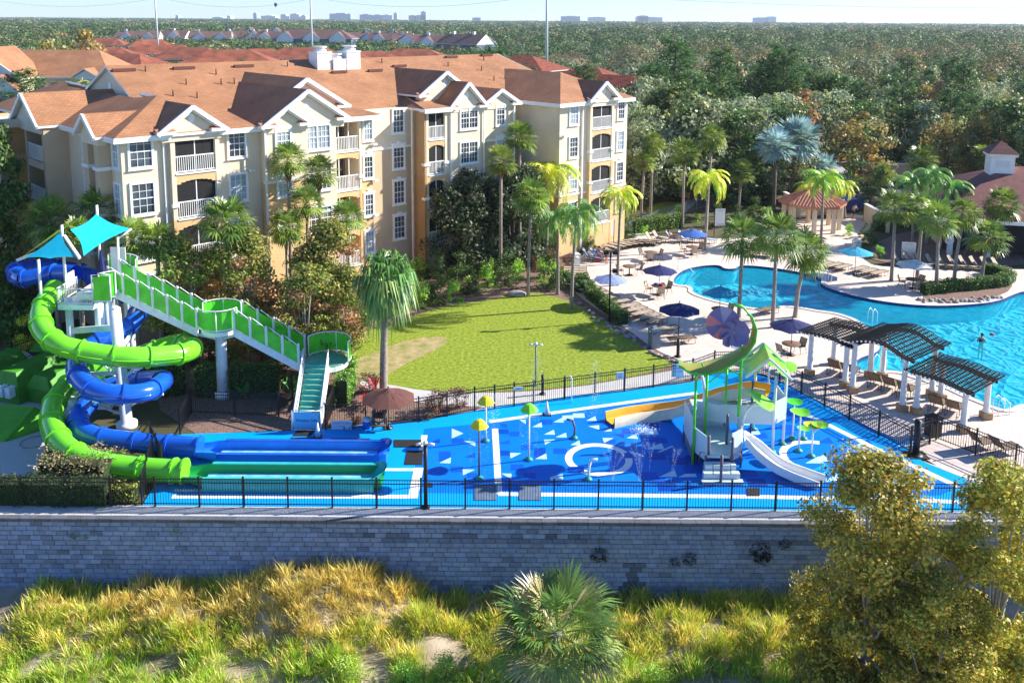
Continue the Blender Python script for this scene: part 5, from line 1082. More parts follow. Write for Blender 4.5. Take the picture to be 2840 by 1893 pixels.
# ------------------------------------------------------------------ pergolas
def pergola(fl, fr, bl, br, label, arch=0.0, h=2.6):
    c4 = [P4(*q, z0) for q in (fl, fr, bl, br)]; o = thing('pergola', label, 'pergola', c4[0])
    for p in c4:
        c = MB(); c.bb(p.x - .24, p.x + .24, p.y - .24, p.y + .24, 0, .34); cb = c.build('column_base', 'stone', o, world=True)
        c = MB(); c.lathe((p.x, p.y, .34), [(.2, 0), (.2, .08), (.155, .14), (.135, h - .55), (.17, h - .5), (.17, h - .42)], 14); c.build('column', 'white', o, world=True)
    ff, fb = c4[0], c4[2]; u_ = (c4[1] - c4[0] + c4[3] - c4[2]) / 2; L_ = u_.length; u_.normalize(); v_ = ((c4[2] - c4[0]) + (c4[3] - c4[1])) / 2; D_ = v_.length; v_.normalize()
    def pt(a, b, z): return c4[0] + u_ * a + v_ * b + V3((0, 0, z))
    def zc(a): k = a / L_; return h - .08 + arch * math.sin(math.pi * min(1, max(0, k))) + (0.12 if arch < .01 else 0) * math.sin(math.pi * min(1, max(0, k)))
    bm = MB()
    for b_ in (0, D_):
        for i in range(8):
            a0 = -.45 + (L_ + .9) * i / 8; a1 = -.45 + (L_ + .9) * (i + 1) / 8; bm.bar(pt(a0, b_, zc(a0)), pt(a1, b_, zc(a1)), .09, .2)
    bm.build('main_beam', 'pergwood', o, world=True)
    rf = MB(); re = MB(); n = int(L_ / .21) + 3
    for i in range(n + 1):
        a = -.5 + (L_ + 1) * i / n; z = zc(a) + .16; rf.bar(pt(a, -.62, z), pt(a, D_ + .62, z), .04, .07); re.bar(pt(a, -.72, z - .01), pt(a, -.62, z),   .055, .09)
    rf.build('rafters', 'pergwood', o, world=True); re.build('rafter_ends', 'pergend', o, world=True)
    ba = MB(); m_ = int((D_ + 1.2) / .2)
    for j in range(m_ + 1):
        b_ = -.6 + (D_ + 1.2) * j / m_
        for i in range(10): a0 = -.55 + (L_ + 1.1) * i / 10; a1 = -.55 + (L_ + 1.1) * (i + 1) / 10; ba.bar(pt(a0, b_, zc(a0) + .225), pt(a1, b_, zc(a1) + .225), .045, .035)
    ba.build('battens', 'pergwood', o, world=True)
pergola((378, 572), (634, 660), (552, 495), (815, 590), 'left pergola with dark slatted roof and white columns beside the navy umbrella', .0, 2.5)
pergola((688, 698), (1050, 830), (905, 595), (1265, 725), 'middle pergola with the tallest arched dark slatted roof', .42, 2.9)
pergola((1150, 850), (1490, 985), (1328, 750), (1655, 885), 'right pergola with slightly curved dark slatted roof nearest the bollard', .1, 2.2)
# ================================================================== SPLASH PLAY TOWER
M['yellowcup'] = mat('yellow_cup', (.62, .58, .01), .3, coat=.3); M['mauve'] = mat('mauve_fibreglass', (.42, .36, .5), .4); M['leafcanopy'] = mat('leaf_canopy', (.20, .30, .08), .35, col2=(.45, .36, .05), vscale=.8)
M['clearpanel'] = mat('frosted_panel', (.55, .66, .68), .3, spec=.5)
pt_ = thing('play_tower', 'white water play tower with yellow and white slides under a curved green leaf canopy', 'play tower', G(*PS(650, 1260)).xy.to_3d())
def TG(x, y, h=.02): return G(*PS(x, y), h)
def TY(x, y, Y): return AY(*PS(x, y), Y)
fl, fr = TG(465, 1265), TG(825, 1295); fm0, fm1 = TG(556, 1325), TG(745, 1330); yb0 = fl.y + 2.3
zd = .85
dk = MB(); dp = [(fl.x, fl.y + .3), (fm0.x, fm0.y), (fm1.x, fm1.y), (fr.x, fr.y + .1), (fr.x, yb0), (fl.x, yb0)]
dk.prism(dp, zd - .12, zd, mi=0); dk.build('lower_deck', 'clearpanel', pt_, world=True)
def wallp(a, b, z0, z1, m='clearpanel', name='side_wall', th=.04, top=None):
    w_ = MB(); a = Vector(a); b = Vector(b); t = (b - a).normalized(); n_ = Vector((-t.y, t.x)) * th / 2; za = top or z1
    vs = [(a.x - n_.x, a.y - n_.y, z0), (b.x - n_.x, b.y - n_.y, z0), (b.x - n_.x, b.y - n_.y, za), (a.x - n_.x, a.y - n_.y, z1), (a.x + n_.x, a.y + n_.y, z0), (b.x + n_.x, b.y + n_.y, z0), (b.x + n_.x, b.y + n_.y, za), (a.x + n_.x, a.y + n_.y, z1)]
    w_.add(vs, [(0, 1, 2, 3), (7, 6, 5, 4), (0, 4, 5, 1), (3, 2, 6, 7), (1, 5, 6, 2), (0, 3, 7, 4)]); return w_.build(name, m, pt_, world=True)
wallp(dp[5], dp[0], zd - .25, 2.1, top=2.1); wallp(dp[0], dp[1], zd - .25, 1.75); wallp(dp[2], dp[3], zd - .25, 1.9); wallp(dp[3], (fr.x, fr.y + .9), zd - .25, 1.9, top=2.05); wallp(dp[5], (dp[5][0] + 1.2, dp[5][1]), zd - .1, 1.6)
for p in dp: q = MB(); q.tube([(p[0], p[1], .0), (p[0], p[1], zd)], .05, 8); q.build('deck_leg', 'postgrey', pt_, world=True)
for x in (fl.x + .05, fm0.x - .2, fm1.x + .2, fr.x - .1): q = MB(); q.bb(x - .02, x + .02, fl.y + .35, yb0, .05, zd - .12); q.build('netting', 'greybin', pt_, world=True)
for i in range(3):  # front steps
    s = MB(); yy = min(fm0.y, fm1.y) - .05 - .32 * i; s.bb(fm0.x - .1 - .12 * i, fm1.x + .15 + .1 * i, yy - .32, yy, 0, zd - .24 * (i + 1)); s.build('step', 'clearpanel', pt_, world=True)
for x, y, x1 in ((575, 1320, 565), (752, 1335, 742), (672, 1410, 670)):
    p = TG(x, y); q = MB(); q.tube([(p.x, p.y, 0), (p.x, p.y, 1.75 if x != 672 else 1.35)], .065, 8); q.build('purple_post', 'postgrey', pt_, world=True)
    q = MB(); s_ = -1 if x == 575 else 1
    q.tube([(p.x - (.35 if x == 672 else 0), p.y - .02, .5), (p.x - (.38 if x == 672 else -.0), p.y - .02, .95), (p.x + s_ * .38, p.y - .02, .98), (p.x + s_ * .42, p.y - .02, .5)], .025, 6); q.build('grab_rail', 'postgrey', pt_, world=True)
p = TG(715, 1110 + 0, .85); q = MB(); q.tube([(p.x, p.y, .85), (p.x, p.y, 2.3)], .06, 8); q.build('purple_post', 'postgrey', pt_, world=True)
p = TG(893, 1065); q = MB(); q.tube([(p.x, p.y, 0), (p.x, p.y, 2.9)], .05, 8); q.build('purple_post', 'postgrey', pt_, world=True)
# intermediate steps up to upper deck
zu = 1.55
ub = [TG(880, 1110), TG(1060, 1172), TG(1140, 1115), TG(1020, 1060)]
ux0, ux1 = fr.x - 1.0, ub[2].x; uy0, uy1 = ub[1].y + .05, ub[3].y + .9
for i in range(4): s = MB(); s.bb(fl.x + .75 + .32 * i, fl.x + 2.2, yb0 + .02 + .25 * i, yb0 + .27 + .25 * i, zd + .18 * i, zd + .18 * (i + 1)); s.build('step', 'clearpanel', pt_, world=True)
u = MB(); u.prism([(ux0 - .6, uy0 + .7), (ux0 + .4, uy0 + .25), (ub[1].x, ub[1].y + .1), (ub[2].x + .05, ub[2].y), (ub[2].x, uy1), (ux0 - .6, uy1)], zu - .1, zu); u.build('upper_deck', 'clearpanel', pt_, world=True)
for a, b, z1 in ((((ux0 - .6), uy0 + .7), (ux0 + .4, uy0 + .25), 2.2), ((ux0 + .4, uy0 + .25), (ub[1].x, ub[1].y + .1), 2.25), ((ub[1].x, ub[1].y + .1), (ub[2].x + .05, ub[2].y), 2.45), ((ub[2].x + .05, ub[2].y), (ub[2].x, uy1), 2.4)):
    wallp(a, b, zu - .2, z1)
roofY = (ub[1].y + uy1) / 2
posts = [(ub[1].x, ub[1].y + .05), (ub[2].x, ub[2].y + .05), (ub[1].x - 1.35, ub[1].y + 1.0), (ub[2].x - 1.0, uy1)]
for p in posts: q = MB(); q.tube([(p[0], p[1], 0), (p[0], p[1], 3.75)], .07, 10); q.build('roof_post', 'white', pt_, world=True); q = MB(); q.lathe((p[0], p[1], .02), [(.2, 0), (.17, .06), (.08, .1)], 10); q.build('post_foot', 'tealfoot', pt_, world=True)
rc = Vector(((posts[0][0] + posts[2][0] + posts[1][0] + posts[3][0]) / 4, (posts[0][1] + posts[3][1]) / 2, 0)); r = MB(); zr0, zr1 = 3.55, 4.5
ridge = [(rc.x - .1, rc.y - 1.15, zr1 + .05), (rc.x + .25, rc.y + 1.1, zr1)]
for sg in (-1, 1):
    vs = []; 
    for k in range(6):
        for j in range(5):
            t = k / 5; a = Vector(ridge[0]).lerp(Vector(ridge[1]), j / 4); b = a + Vector((sg * 1.02, -.15 * sg, -(zr1 - zr0))); q = a.lerp(b, t); q.z -= .18 * math.sin(math.pi * t); vs.append(q)
    r.add(vs, [(k * 5 + j, k * 5 + j + 1, (k + 1) * 5 + j + 1, (k + 1) * 5 + j) for k in range(5) for j in range(4)], True)
r.build('leaf_roof', 'ltgreen', pt_, world=True)
e = MB()
for y in (0, 1):
    for sg in (-1, 1): e.bar(ridge[y], Vector(ridge[y]) + Vector((sg * 1.04, -.15 * sg, -(zr1 - zr0))), .1, .1)
e.build('roof_edge', 'white', pt_, world=True)
# white slide going right
def trough(name, ctrl, w_, hgt, m, mo, rim=.06):
    P = resample(spline(ctrl, 8), .2); mb = MB(); vs = []; k = 9
    for i, p in enumerate(P):
        t = P[min(i + 1, len(P) - 1)] - P[max(i - 1, 0)]; t.z = 0; t.normalize(); n_ = Vector((-t.y, t.x, 0))
        for a, zz in ((-1.16, hgt - .02), (-1.16, hgt), (-1, hgt), (-.9, .12), (-.6, 0), (.6, 0), (.9, .12), (1, hgt), (1.16, hgt), (1.16, -.15)): vs.append(p + n_ * a * w_ / 2 + Vector((0, 0, zz)))
    k = 10; mb.add(vs, [(i * k + j, i * k + j + 1, (i + 1) * k + j + 1, (i + 1) * k + j) for i in range(len(P) - 1) for j in range(k - 1)], True, mi=[(1 if 2 <= j <= 6 else 0) for i in range(len(P) - 1) for j in range(k - 1)])
    vs2 = []
    for i, p in enumerate(P):
        t = P[min(i + 1, len(P) - 1)] - P[max(i - 1, 0)]; t.z = 0; t.normalize(); n_ = Vector((-t.y, t.x, 0)); vs2 += [p - n_ * .58 * w_ + Vector((0, 0, hgt)), p - n_ * .58 * w_ + Vector((0, 0, -.12))]
    mb.add(vs2, [(2 * i, 2 * i + 1, 2 * i + 3, 2 * i + 2) for i in range(len(P) - 1)])
    return mb.build(name, [m, mo], pt_, world=True)
wsl = [TG(850, 1075, 1.35), TG(920, 1130, 1.05), TG(1010, 1210, .7), TG(1110, 1285, .38), TG(1230, 1340, .18), TG(1370, 1392, .1), TG(1430, 1415, .08)]
trough('white_slide', wsl, .75, .28, 'white', 'white')
ys = [TG(1025, 745, 2.15), TG(905, 725, 2.1), TG(800, 735, 1.9), TG(680, 760, 1.55), TG(560, 800, 1.15), TG(440, 840, .75), TG(330, 870, .4), TG(180, 890, .2), TG(0, 915, .15), TG(-160, 950, .14)]
trough('yellow_slide', ys, .8, .42, 'cream2', 'yellow')
# green poles, curved leaf canopy, flower
for (x, y, top) in ((462, 1262, 575), (553, 1045, 570), (700, 965, 545), (803, 1000, 430)):
    b = TG(x, y) if y > 1200 else TG(x, y, .85); q = MB(); zt_ = TY(x + 6, top, b.y).z; q.tube([(b.x, b.y, b.z), (b.x, b.y, zt_)], .06, 8); q.build('green_pole', 'greenpanel', pt_, world=True)
Yc = fl.y + 1.1
spine = [(350, 505), (430, 545), (540, 548), (650, 520), (760, 470), (850, 415), (915, 330), (930, 240), (900, 150), (840, 85), (770, 62)]
wid = [.28, .55, .62, .60, .52, .42, .34, .27, .2, .14, .05]
SPN = [TY(*q, Yc) for q in spine]; L1 = MB(); vs = []
for i, p in enumerate(SPN):
    t = (SPN[min(i + 1, 10)] - SPN[max(i - 1, 0)]).normalized(); dpt = wid[i] * 1.05
    for j in range(5): k = (j - 2) / 2; vs.append(p + Vector((0, 1, 0)) * k * dpt + Vector((t.z, 0, -t.x)) * (-.22 * (1 - k * k)) * wid[i] * 1.6)
L1.add(vs, [(i * 5 + j, i * 5 + j + 1, (i + 1) * 5 + j + 1, (i + 1) * 5 + j) for i in range(10) for j in range(4)], True); L1.build('leaf_canopy', 'leafcanopy', pt_, world=True)
L1 = MB()
for j in (0, 4): L1.tube([Vector(vs[i * 5 + j]) for i in range(11)], .05, 6)
for i in (2, 4, 6): L1.tube([Vector(vs[i * 5 + j]) for j in range(5)], .025, 5)
L1.build('canopy_rim', 'greenpanel', pt_, world=True)
st = [TY(805, 900, Yc), TY(820, 600, Yc), TY(828, 450, Yc), TY(815, 360, Yc), TY(780, 300, Yc - .3)]; q = MB(); q.tube(spline(st, 5), .07, 8); q.build('flower_stem', 'greenpanel', pt_, world=True)
q = MB(); q.bar(TY(480, 570, Yc), TY(700, 540, Yc), .06); q.bar(TY(700, 530, Yc), TY(810, 590, Yc), .06); q.bar(TY(580, 650, Yc), TY(700, 560, Yc), .05); q.build('canopy_brace', 'greenpanel', pt_, world=True)
fc = TY(762, 268, Yc - .3); fl_ = MB()
for i in range(7):
    a = 2 * math.pi * i / 7; vs = []
    for j in range(7):
        for k in range(5):
            u_ = j / 6; w_ = (k / 4 - .5); rr = .10 + .60 * u_; an = a + w_ * 1.15 * (.6 + .4 * math.sin(math.pi * u_)) + u_ * .55; vs.append((fc.x + rr * math.cos(an), fc.y - .1 - .22 * u_ + .3 * w_ * u_, fc.z + rr * math.sin(an)))
    pm = MB(); pm.add(vs, [(j * 5 + k, (j + 1) * 5 + k, (j + 1) * 5 + k + 1, j * 5 + k + 1) for j in range(6) for k in range(4)], True); pm.build('petal', 'purple', pt_, world=True)
for i in range(8):
    a = 2 * math.pi * i / 8 + .2; c_ = Vector((fc.x - .35, fc.y + .35, fc.z + .22)); vs = [c_]
    for k in range(6): an = a + 2 * math.pi / 8 * k / 5; vs.append(c_ + Vector((.78 * math.cos(an), .12, .78 * math.sin(an))))
    pm = MB(); pm.add(vs, [(0, k, k + 1) for k in range(1, 6)]); pm.build('back_petal', ['purple', 'pink', 'mauve'][(0, 2, 0, 1, 0, 1, 2, 2)[i]], pt_, world=True)
# white bent spout and leaf on the right
q = MB(); q.tube(spline([TG(822, 1150, .85), TY(835, 960, Yc), TY(870, 860, Yc), TY(940, 805, Yc), TY(1000, 810, Yc)], 5), .07, 8); q.build('bent_spout', 'white', pt_, world=True)
q = MB(); q.tube(spline([TG(545, 860, .85), TY(548, 700, yb0), TY(535, 610, yb0), TY(515, 585, yb0)], 5), .07, 8); q.build('bent_spout', 'white', pt_, world=True)
def leafdisc(c, r_, m, parent, name='leaf_cup', tilt=(0, 0), cup=.35):
    d = MB(); vs = [c]; n = 14
    for j in range(1, 4):
        for i in range(n):
            a = 2 * math.pi * i / n; rr = r_ * j / 3 * (1 + .1 * math.sin(3 * a)); vs.append((c[0] + rr * math.cos(a), c[1] + rr * math.sin(a), c[2] + cup * r_ * (j / 3) ** 2 + tilt[0] * rr * math.cos(a) + tilt[1] * rr * math.sin(a)))
    d.add(vs, [(0, 1 + i, 1 + (i + 1) % n) for i in range(n)] + [(1 + (j - 1) * n + i, 1 + j * n + i, 1 + j * n + (i + 1) % n, 1 + (j - 1) * n + (i + 1) % n) for j in range(1, 3) for i in range(n)], True); return d.build(name, m, parent, world=True)
c = TY(985, 795, Yc - .2); leafdisc((c.x, c.y, c.z), .62, 'ltgreen', pt_, 'spout_leaf', (-.5, .2), .1)
for x, y, rr, bx, by in ((1055, 480, .4, 1050, 700), (1183, 520, .42, 1140, 900)):
    Y_ = uy1 + .2; c = TY(x, y, Y_); leafdisc((c.x, c.y, c.z), rr, 'ltgreen', pt_, 'roof_leaf', (-.1, .3), -.1); q = MB(); q.tube([(c.x - .1, Y_, .0 if x > 1100 else 1.6), (c.x - .1, Y_, c.z - .1)], .05, 8); q.build('leaf_post', 'white', pt_, world=True)
# ------------------------------------------------------------------ flower-cup sprayers beside the tower
def sprayer(base, top, label, m, kind, r_=.42, pole='white', name='water_sprayer'):
    o = thing(name, label, 'sprayer', base); h = top.z
    q = MB(); q.tube([(0, 0, 0), (0, 0, h)], [.05, .035], 8); q.build('pole', pole, o); q = MB(); q.lathe((0, 0, 0), [(.2, 0), (.19, .06), (.06, .16)], 12); q.build('foot', 'tealfoot', o)
    if kind == 'cup': leafdisc((base.x, base.y, base.z + h), r_, m, o)
    if kind == 'brolly':
        d = MB(); vs = [(0, 0, h + .2)]; n = 16
        for j in range(1, 4):
            for i in range(n): a = 2 * math.pi * i / n; rr = r_ * j / 3 * (1 if i % 2 == 0 else .93); vs.append((rr * math.cos(a), rr * math.sin(a), h + .2 - .34 * (j / 3) ** 2))
        d.add(vs, [(0, 1 + i, 1 + (i + 1) % n) for i in range(n)] + [(1 + (j - 1) * n + i, 1 + j * n + i, 1 + j * n + (i + 1) % n, 1 + (j - 1) * n + (i + 1) % n) for j in range(1, 3) for i in range(n)]); d.build('umbrella_cap', m, o)
    return o
def SPR(bx, by, ty, conv, label, m, kind, r_, **k): b = conv(bx, by); b.z = .02; sprayer(b, AY(*k.pop('pf')(bx, ty), b.y), label, m, kind, r_, **k)
PFs = lambda x, y: PS(x, y)
for bx, by, ty, l, m, r_ in ((1210, 1075, 815, 'dark green leaf cup on a pole, farthest of the cluster beside the play tower', 'greenpanel', .42), (1256, 1165, 895, 'bright green leaf cup on a pole, tallest in front of the dark one', 'ltgreen', .46), (1295, 1075, 1010, 'small green leaf cup behind the yellow one in the cluster', 'ltgreen', .32), (1352, 1205, 990, 'yellow green leaf cup on a pole nearest the foreground tree', 'yellowcup', .42)):
    b = TG(bx, by); sprayer(b, TY(bx, ty, b.y), l, m, 'cup', r_)
b = TG(1352, 1205); ex = TY(1420, 985, b.y); 
o = thing('leaf_cup', 'green leaf cup leaning out right of the yellow green one', 'leaf cup', (b.x + .1, b.y, .02)); leafdisc((ex.x, ex.y, ex.z), .38, 'ltgreen', o, 'cup'); q = MB(); q.tube([(b.x + .02, b.y, 1.2), (ex.x, ex.y, ex.z)], .03, 6); q.build('arm', 'white', o, world=True)
PFp = lambda x, y: (1100 + x * .3061, 950 + y * .3061)
for bx, by, ty, l, m, pl in ((748, 1235, 735, 'yellow umbrella sprayer on a brown pole nearest the front fence', 'yellowcup', 'postgrey'), (808, 895, 520, 'yellow umbrella sprayer on a white pole by the pool gate', 'yellowcup', 'white'), (1197, 1065, 590, 'lime green umbrella sprayer in the middle of the pad', 'ltgreen', 'white')):
    b = PP(bx, by); b.z = .02; sprayer(b, AY(*PFp(bx, ty), b.y), l, m, 'brolly', .42, pl)
def nozzle(bx, by, ty, dx, label, m='white'):
    b = PP(bx, by); b.z = .02; t = AY(*PFp(bx, ty), b.y); o = thing('water_cannon', label, 'sprayer', b); h = t.z
    q = MB(); q.tube([(0, 0, 0), (.03, 0, h * .6), (dx * .1, 0, h)], .055, 8); q.tube([(dx * .1 - dx * .05, 0, h), (dx * .38, -.05, h + .06)], .06, 8); q.build('pole', m, o); q = MB(); q.lathe((0, 0, 0), [(.2, 0), (.17, .08), (.06, .16)], 12); q.build('foot', 'tealfoot', o)
nozzle(1735, 1245, 1065, 1, 'short white water cannon below the white ring'); nozzle(1608, 870, 705, -1, 'short brown water cannon above the white ring', 'postgrey'); 
b = PP(1585, 545); b.z = .02; o = thing('arch_sprayer', 'thin white hooked sprayer pole by the back fence', 'sprayer', b); q = MB(); q.tube([(0, 0, 0), (0, 0, 1.3), (-.05, 0, 1.45), (-.14, 0, 1.5), (-.2, 0, 1.42)], .03, 6); q.build('pole', 'whitemetal', o)
# ------------------------------------------------------------------ water jets (many droplets, one mesh each)
m = bpy.data.materials.new('spray_water'); m.use_nodes = True; t_ = m.node_tree; bb_ = t_.nodes['Principled BSDF']; bb_.inputs['Base Color'].default_value = (.80, .90, .97, 1); bb_.inputs['Roughness'].default_value = .15; bb_.inputs['Alpha'].default_value = .75; M['spray'] = m
def jet(base, vel, n, label, spread=.05, T=1.0, size=.014, name='water_jet'):
    tt = rng.uniform(0, T, n); v0 = np.array(vel)[None, :] + rng.normal(size=(n, 3)) * spread; g_ = np.array([0, 0, -9.8]); P = np.array(base)[None, :] + v0 * tt[:, None] + .5 * g_ * (tt ** 2)[:, None]
    P = P[P[:, 2] > .02]; V_ = leafquads(P, size, 0, .8); V2 = V_ ; o = npquads(name, V2, np.ones((len(V2), 3)), 'spray'); tagk(o, label, 'water jet', 'water jets on the splash pad', 'stuff'); return o
for i, (x, y, sp_) in enumerate(((1960, 1262, ((-.9, 0, 5.0), (-.4, 0, 5.4), (.3, 0, 5.3), (.9, 0, 4.9))), (2205, 1262, ((-1.1, 0, 5.8), (-.5, 0, 6), (.2, 0, 6.2), (.5, 0, 6))))):
    b = PP(x, y)
    for v in sp_: jet((b.x, b.y, .02), v, 150, 'fan of thin water jets rising from the pad beside the white ring', .10, abs(v[2]) / 9.8, .02)
for x, y, vz, dx, lab in ((300, 1400, 5.5, .4, 'thin water jet rising left of the play tower'), (140, 1310, 5, 0, 'thin water jet further left of the play tower'), (60, 1395, 5, -.3, 'pair of water jets between ring and play tower')):
    b = TG(x, y); 
    for s in (0, 1): jet((b.x, b.y, .02), (dx + s * .5 - .2, 0, vz), 220, lab, .10, vz / 9.8, .02)
for x, y, z_, lab in ((1255, 430, 3.2, 'splashing column of water behind the lime green sprayer'), (1790, 420, 3.0, 'splashing column of water right of the gate'), (880, 620, 2.3, 'falling droplets beside the yellow gate sprayer')):
    b = PP(x, y + 250); n = 420; P = np.stack([b.x + rng.normal(size=n) * .16, b.y + rng.normal(size=n) * .16, rng.uniform(.05, z_, n)], 1); o = npquads('water_spray', leafquads(P, .035, 0, .9), np.ones((n, 3)), 'spray'); tagk(o, lab, 'water spray', 'water jets on the splash pad', 'stuff')
for (bx, by, hh) in ((748, 1235, 2.4), (808, 895, 2.6), (1197, 1065, 2.7)):
    b = PP(bx, by); n = 320; a = rng.uniform(0, 6.28, n); P = np.stack([b.x + .42 * np.cos(a) + rng.normal(size=n) * .03, b.y + .42 * np.sin(a) + rng.normal(size=n) * .03, hh - .2 - 2.3 * rng.uniform(0, 1, n) ** 1.3], 1); o = npquads('water_curtain', leafquads(P, .024, 0, .9), np.ones((n, 3)), 'spray'); tagk(o, 'ring of droplets falling from the umbrella sprayer caps', 'water spray', 'water jets on the splash pad', 'stuff')
b = TG(100, 1025); n = 900; P = np.stack([b.x + rng.normal(size=n) * .28, b.y + rng.normal(size=n) * .28, .03 + np.abs(rng.normal(size=n)) * .12], 1); o = npquads('splash', leafquads(P, .05, .4, .9), np.ones((n, 3)), 'spray'); tagk(o, 'white splash on the pad in front of the yellow slide', 'splash', None, 'stuff')
# ================================================================== PEOPLE
def person(joints, edges, rad, clothes, label, loc, rz, hair=True, scale=1.0):
    """joints: dict name->(x,y,z); one skinned surface"""
    names = list(joints); me = bpy.data.meshes.new('body'); me.from_pydata([joints[n] for n in names], [(names.index(a), names.index(b)) for a, b in edges], [])
    o = bpy.data.objects.new('tmp', me); sc.collection.objects.link(o); md = o.modifiers.new('s', 'SKIN'); md.use_smooth_shade = True
    for i, n in enumerate(names): me.skin_vertices[0].data[i].radius = (rad[n], rad[n]); me.skin_vertices[0].data[i].use_root = (n == 'pelvis')
    sb_ = o.modifiers.new('u', 'SUBSURF'); sb_.levels = 1
    bm_ = bpy.data.meshes.new_from_object(o.evaluated_get(bpy.context.evaluated_depsgraph_get())); bpy.data.objects.remove(o)
    th = thing('person', label, 'person', loc, rz); th.scale = (scale,) * 3; b = bpy.data.objects.new('body', bm_); bm_.materials.clear(); bm_.materials.append(M['skin']); sc.collection.objects.link(b); b.parent = th
    for pts, rr, m, nm in clothes: q = MB(); q.tube([joints[p] if isinstance(p, str) else p for p in pts], rr, 10); q.build(nm, m, th)
    if hair: h = joints['head']; q = MB(); q.sphere((h[0] - .015, h[1] + .015, h[2] + .035), rad['head'] * 1.12, 10, (1, 1, .95)); q.build('hair', 'hair', th)
    return th
ED = [('pelvis', 'waist'), ('waist', 'chest'), ('chest', 'neck'), ('neck', 'head'), ('chest', 'shl'), ('shl', 'ell'), ('ell', 'hal'), ('chest', 'shr'), ('shr', 'elr'), ('elr', 'har'), ('pelvis', 'hil'), ('hil', 'knl'), ('knl', 'anl'), ('anl', 'tol'), ('pelvis', 'hir'), ('hir', 'knr'), ('knr', 'anr'), ('anr', 'tor')]
RD = dict(pelvis=.13, waist=.11, chest=.13, neck=.05, head=.095, shl=.06, shr=.06, ell=.04, elr=.04, hal=.032, har=.032, hil=.09, hir=.09, knl=.055, knr=.055, anl=.038, anr=.038, tol=.03, tor=.03)
stand = dict(pelvis=(0, 0, .92), waist=(0, -.04, 1.08), chest=(0, -.14, 1.28), neck=(0, -.24, 1.44), head=(0, -.30, 1.56), shl=(.17, -.16, 1.36), ell=(.24, -.22, 1.12), hal=(.2, -.42, .98), shr=(-.17, -.16, 1.36), elr=(-.24, -.22, 1.12), har=(-.2, -.42, .98), hil=(.09, 0, .88), knl=(.1, -.02, .48), anl=(.1, .02, .08), tol=(.1, -.14, .04), hir=(-.09, 0, .88), knr=(-.1, -.02, .48), anr=(-.1, .02, .08), tor=(-.1, -.14, .04))
person(stand, ED, RD, [(['waist', 'chest', (0, -.18, 1.36)], [.14, .165, .12], 'pinkcloth', 'shirt'), (['pelvis', (0, 0, .80)], [.155, .17], 'darkcloth', 'shorts')], 'person in pink top and black shorts bending beside the towel loungers', P2(460, 640, z0), R(-60), scale=.88)
sit = dict(pelvis=(0, 0, .50), waist=(0, .03, .66), chest=(0, .0, .88), neck=(0, -.06, 1.04), head=(0, -.12, 1.15), shl=(.17, 0, .96), ell=(.22, -.1, .72), hal=(.12, -.32, .62), shr=(-.17, 0, .96), elr=(-.22, -.1, .72), har=(-.12, -.32, .62), hil=(.09, -.05, .48), knl=(.12, -.42, .5), anl=(.12, -.46, .1), tol=(.12, -.6, .05), hir=(-.09, -.05, .48), knr=(-.12, -.42, .5), anr=(-.12, -.46, .1), tor=(-.12, -.6, .05))
person(sit, ED, RD, [(['waist', 'chest', (0, -.02, .98)], [.15, .17, .12], 'bluecloth', 'shirt')], 'person in blue shirt sitting on the lounger with the blue towel', P2(375, 600, z0), R(60))
lie = dict(pelvis=(0, 0, .46), waist=(-.15, 0, .50), chest=(-.34, 0, .66), neck=(-.46, 0, .80), head=(-.54, 0, .90), shl=(-.38, .17, .70), ell=(-.2, .26, .5), hal=(.02, .22, .46), shr=(-.38, -.17, .70), elr=(-.2, -.26, .5), har=(.02, -.22, .46), hil=(.05, .09, .46), knl=(.42, .1, .62), anl=(.8, .1, .44), tol=(.86, .1, .52), hir=(.05, -.09, .46), knr=(.45, -.1, .5), anr=(.85, -.1, .43), tor=(.9, -.1, .52))
person(lie, ED, RD, [([(-.08, 0, .47), (.1, 0, .47)], [.14, .15], 'pinkcloth', 'swim_shorts')], 'person lying on the striped towel lounger left of the bright blue umbrella', P2(1110, 420, z0), R(-35)); person(lie, ED, RD, [([(-.08, 0, .47), (.1, 0, .47)], [.14, .15], 'bluecloth', 'swim_shorts')], 'person lying on the lounger right behind the bright blue umbrella', P2(1330, 412, z0), R(-30))
sw = dict(stand); wp = P4(1625, 330, -.12); person(sw, ED, RD, [(['waist', 'chest'], [.14, .165], 'darkcloth', 'swim_top')], 'swimmer with head and shoulders above the pool water', wp - Vector((0, 0, 1.22)), R(150), scale=1.0)
b = MB(); b.sphere((0, 0, .05), .16, 8, (1, 1, .5)); o = b.build('float', 'red'); o.location = P4(1702, 283, -.12); tagk(o, 'small red float beside the swimmer in the pool', 'float')
st2 = dict(stand); person(st2, ED, RD, [(['waist', 'chest', (0, -.18, 1.36)], [.15, .175, .12], 'whitecv', 'shirt'), (['pelvis', (0, 0, .62)], [.16, .17], 'darkcloth', 'shorts')], 'person in white shirt walking through the far deck gate', P3(800, 690, z0), R(20), scale=1.05)
b = MB(); b.box((0, 0, .15), (.3, .18, .3)); o = b.build('beach_bag', 'red'); o.location = P2(375, 615, z0) ; tagk(o, 'red bag standing beside the towel loungers', 'bag')
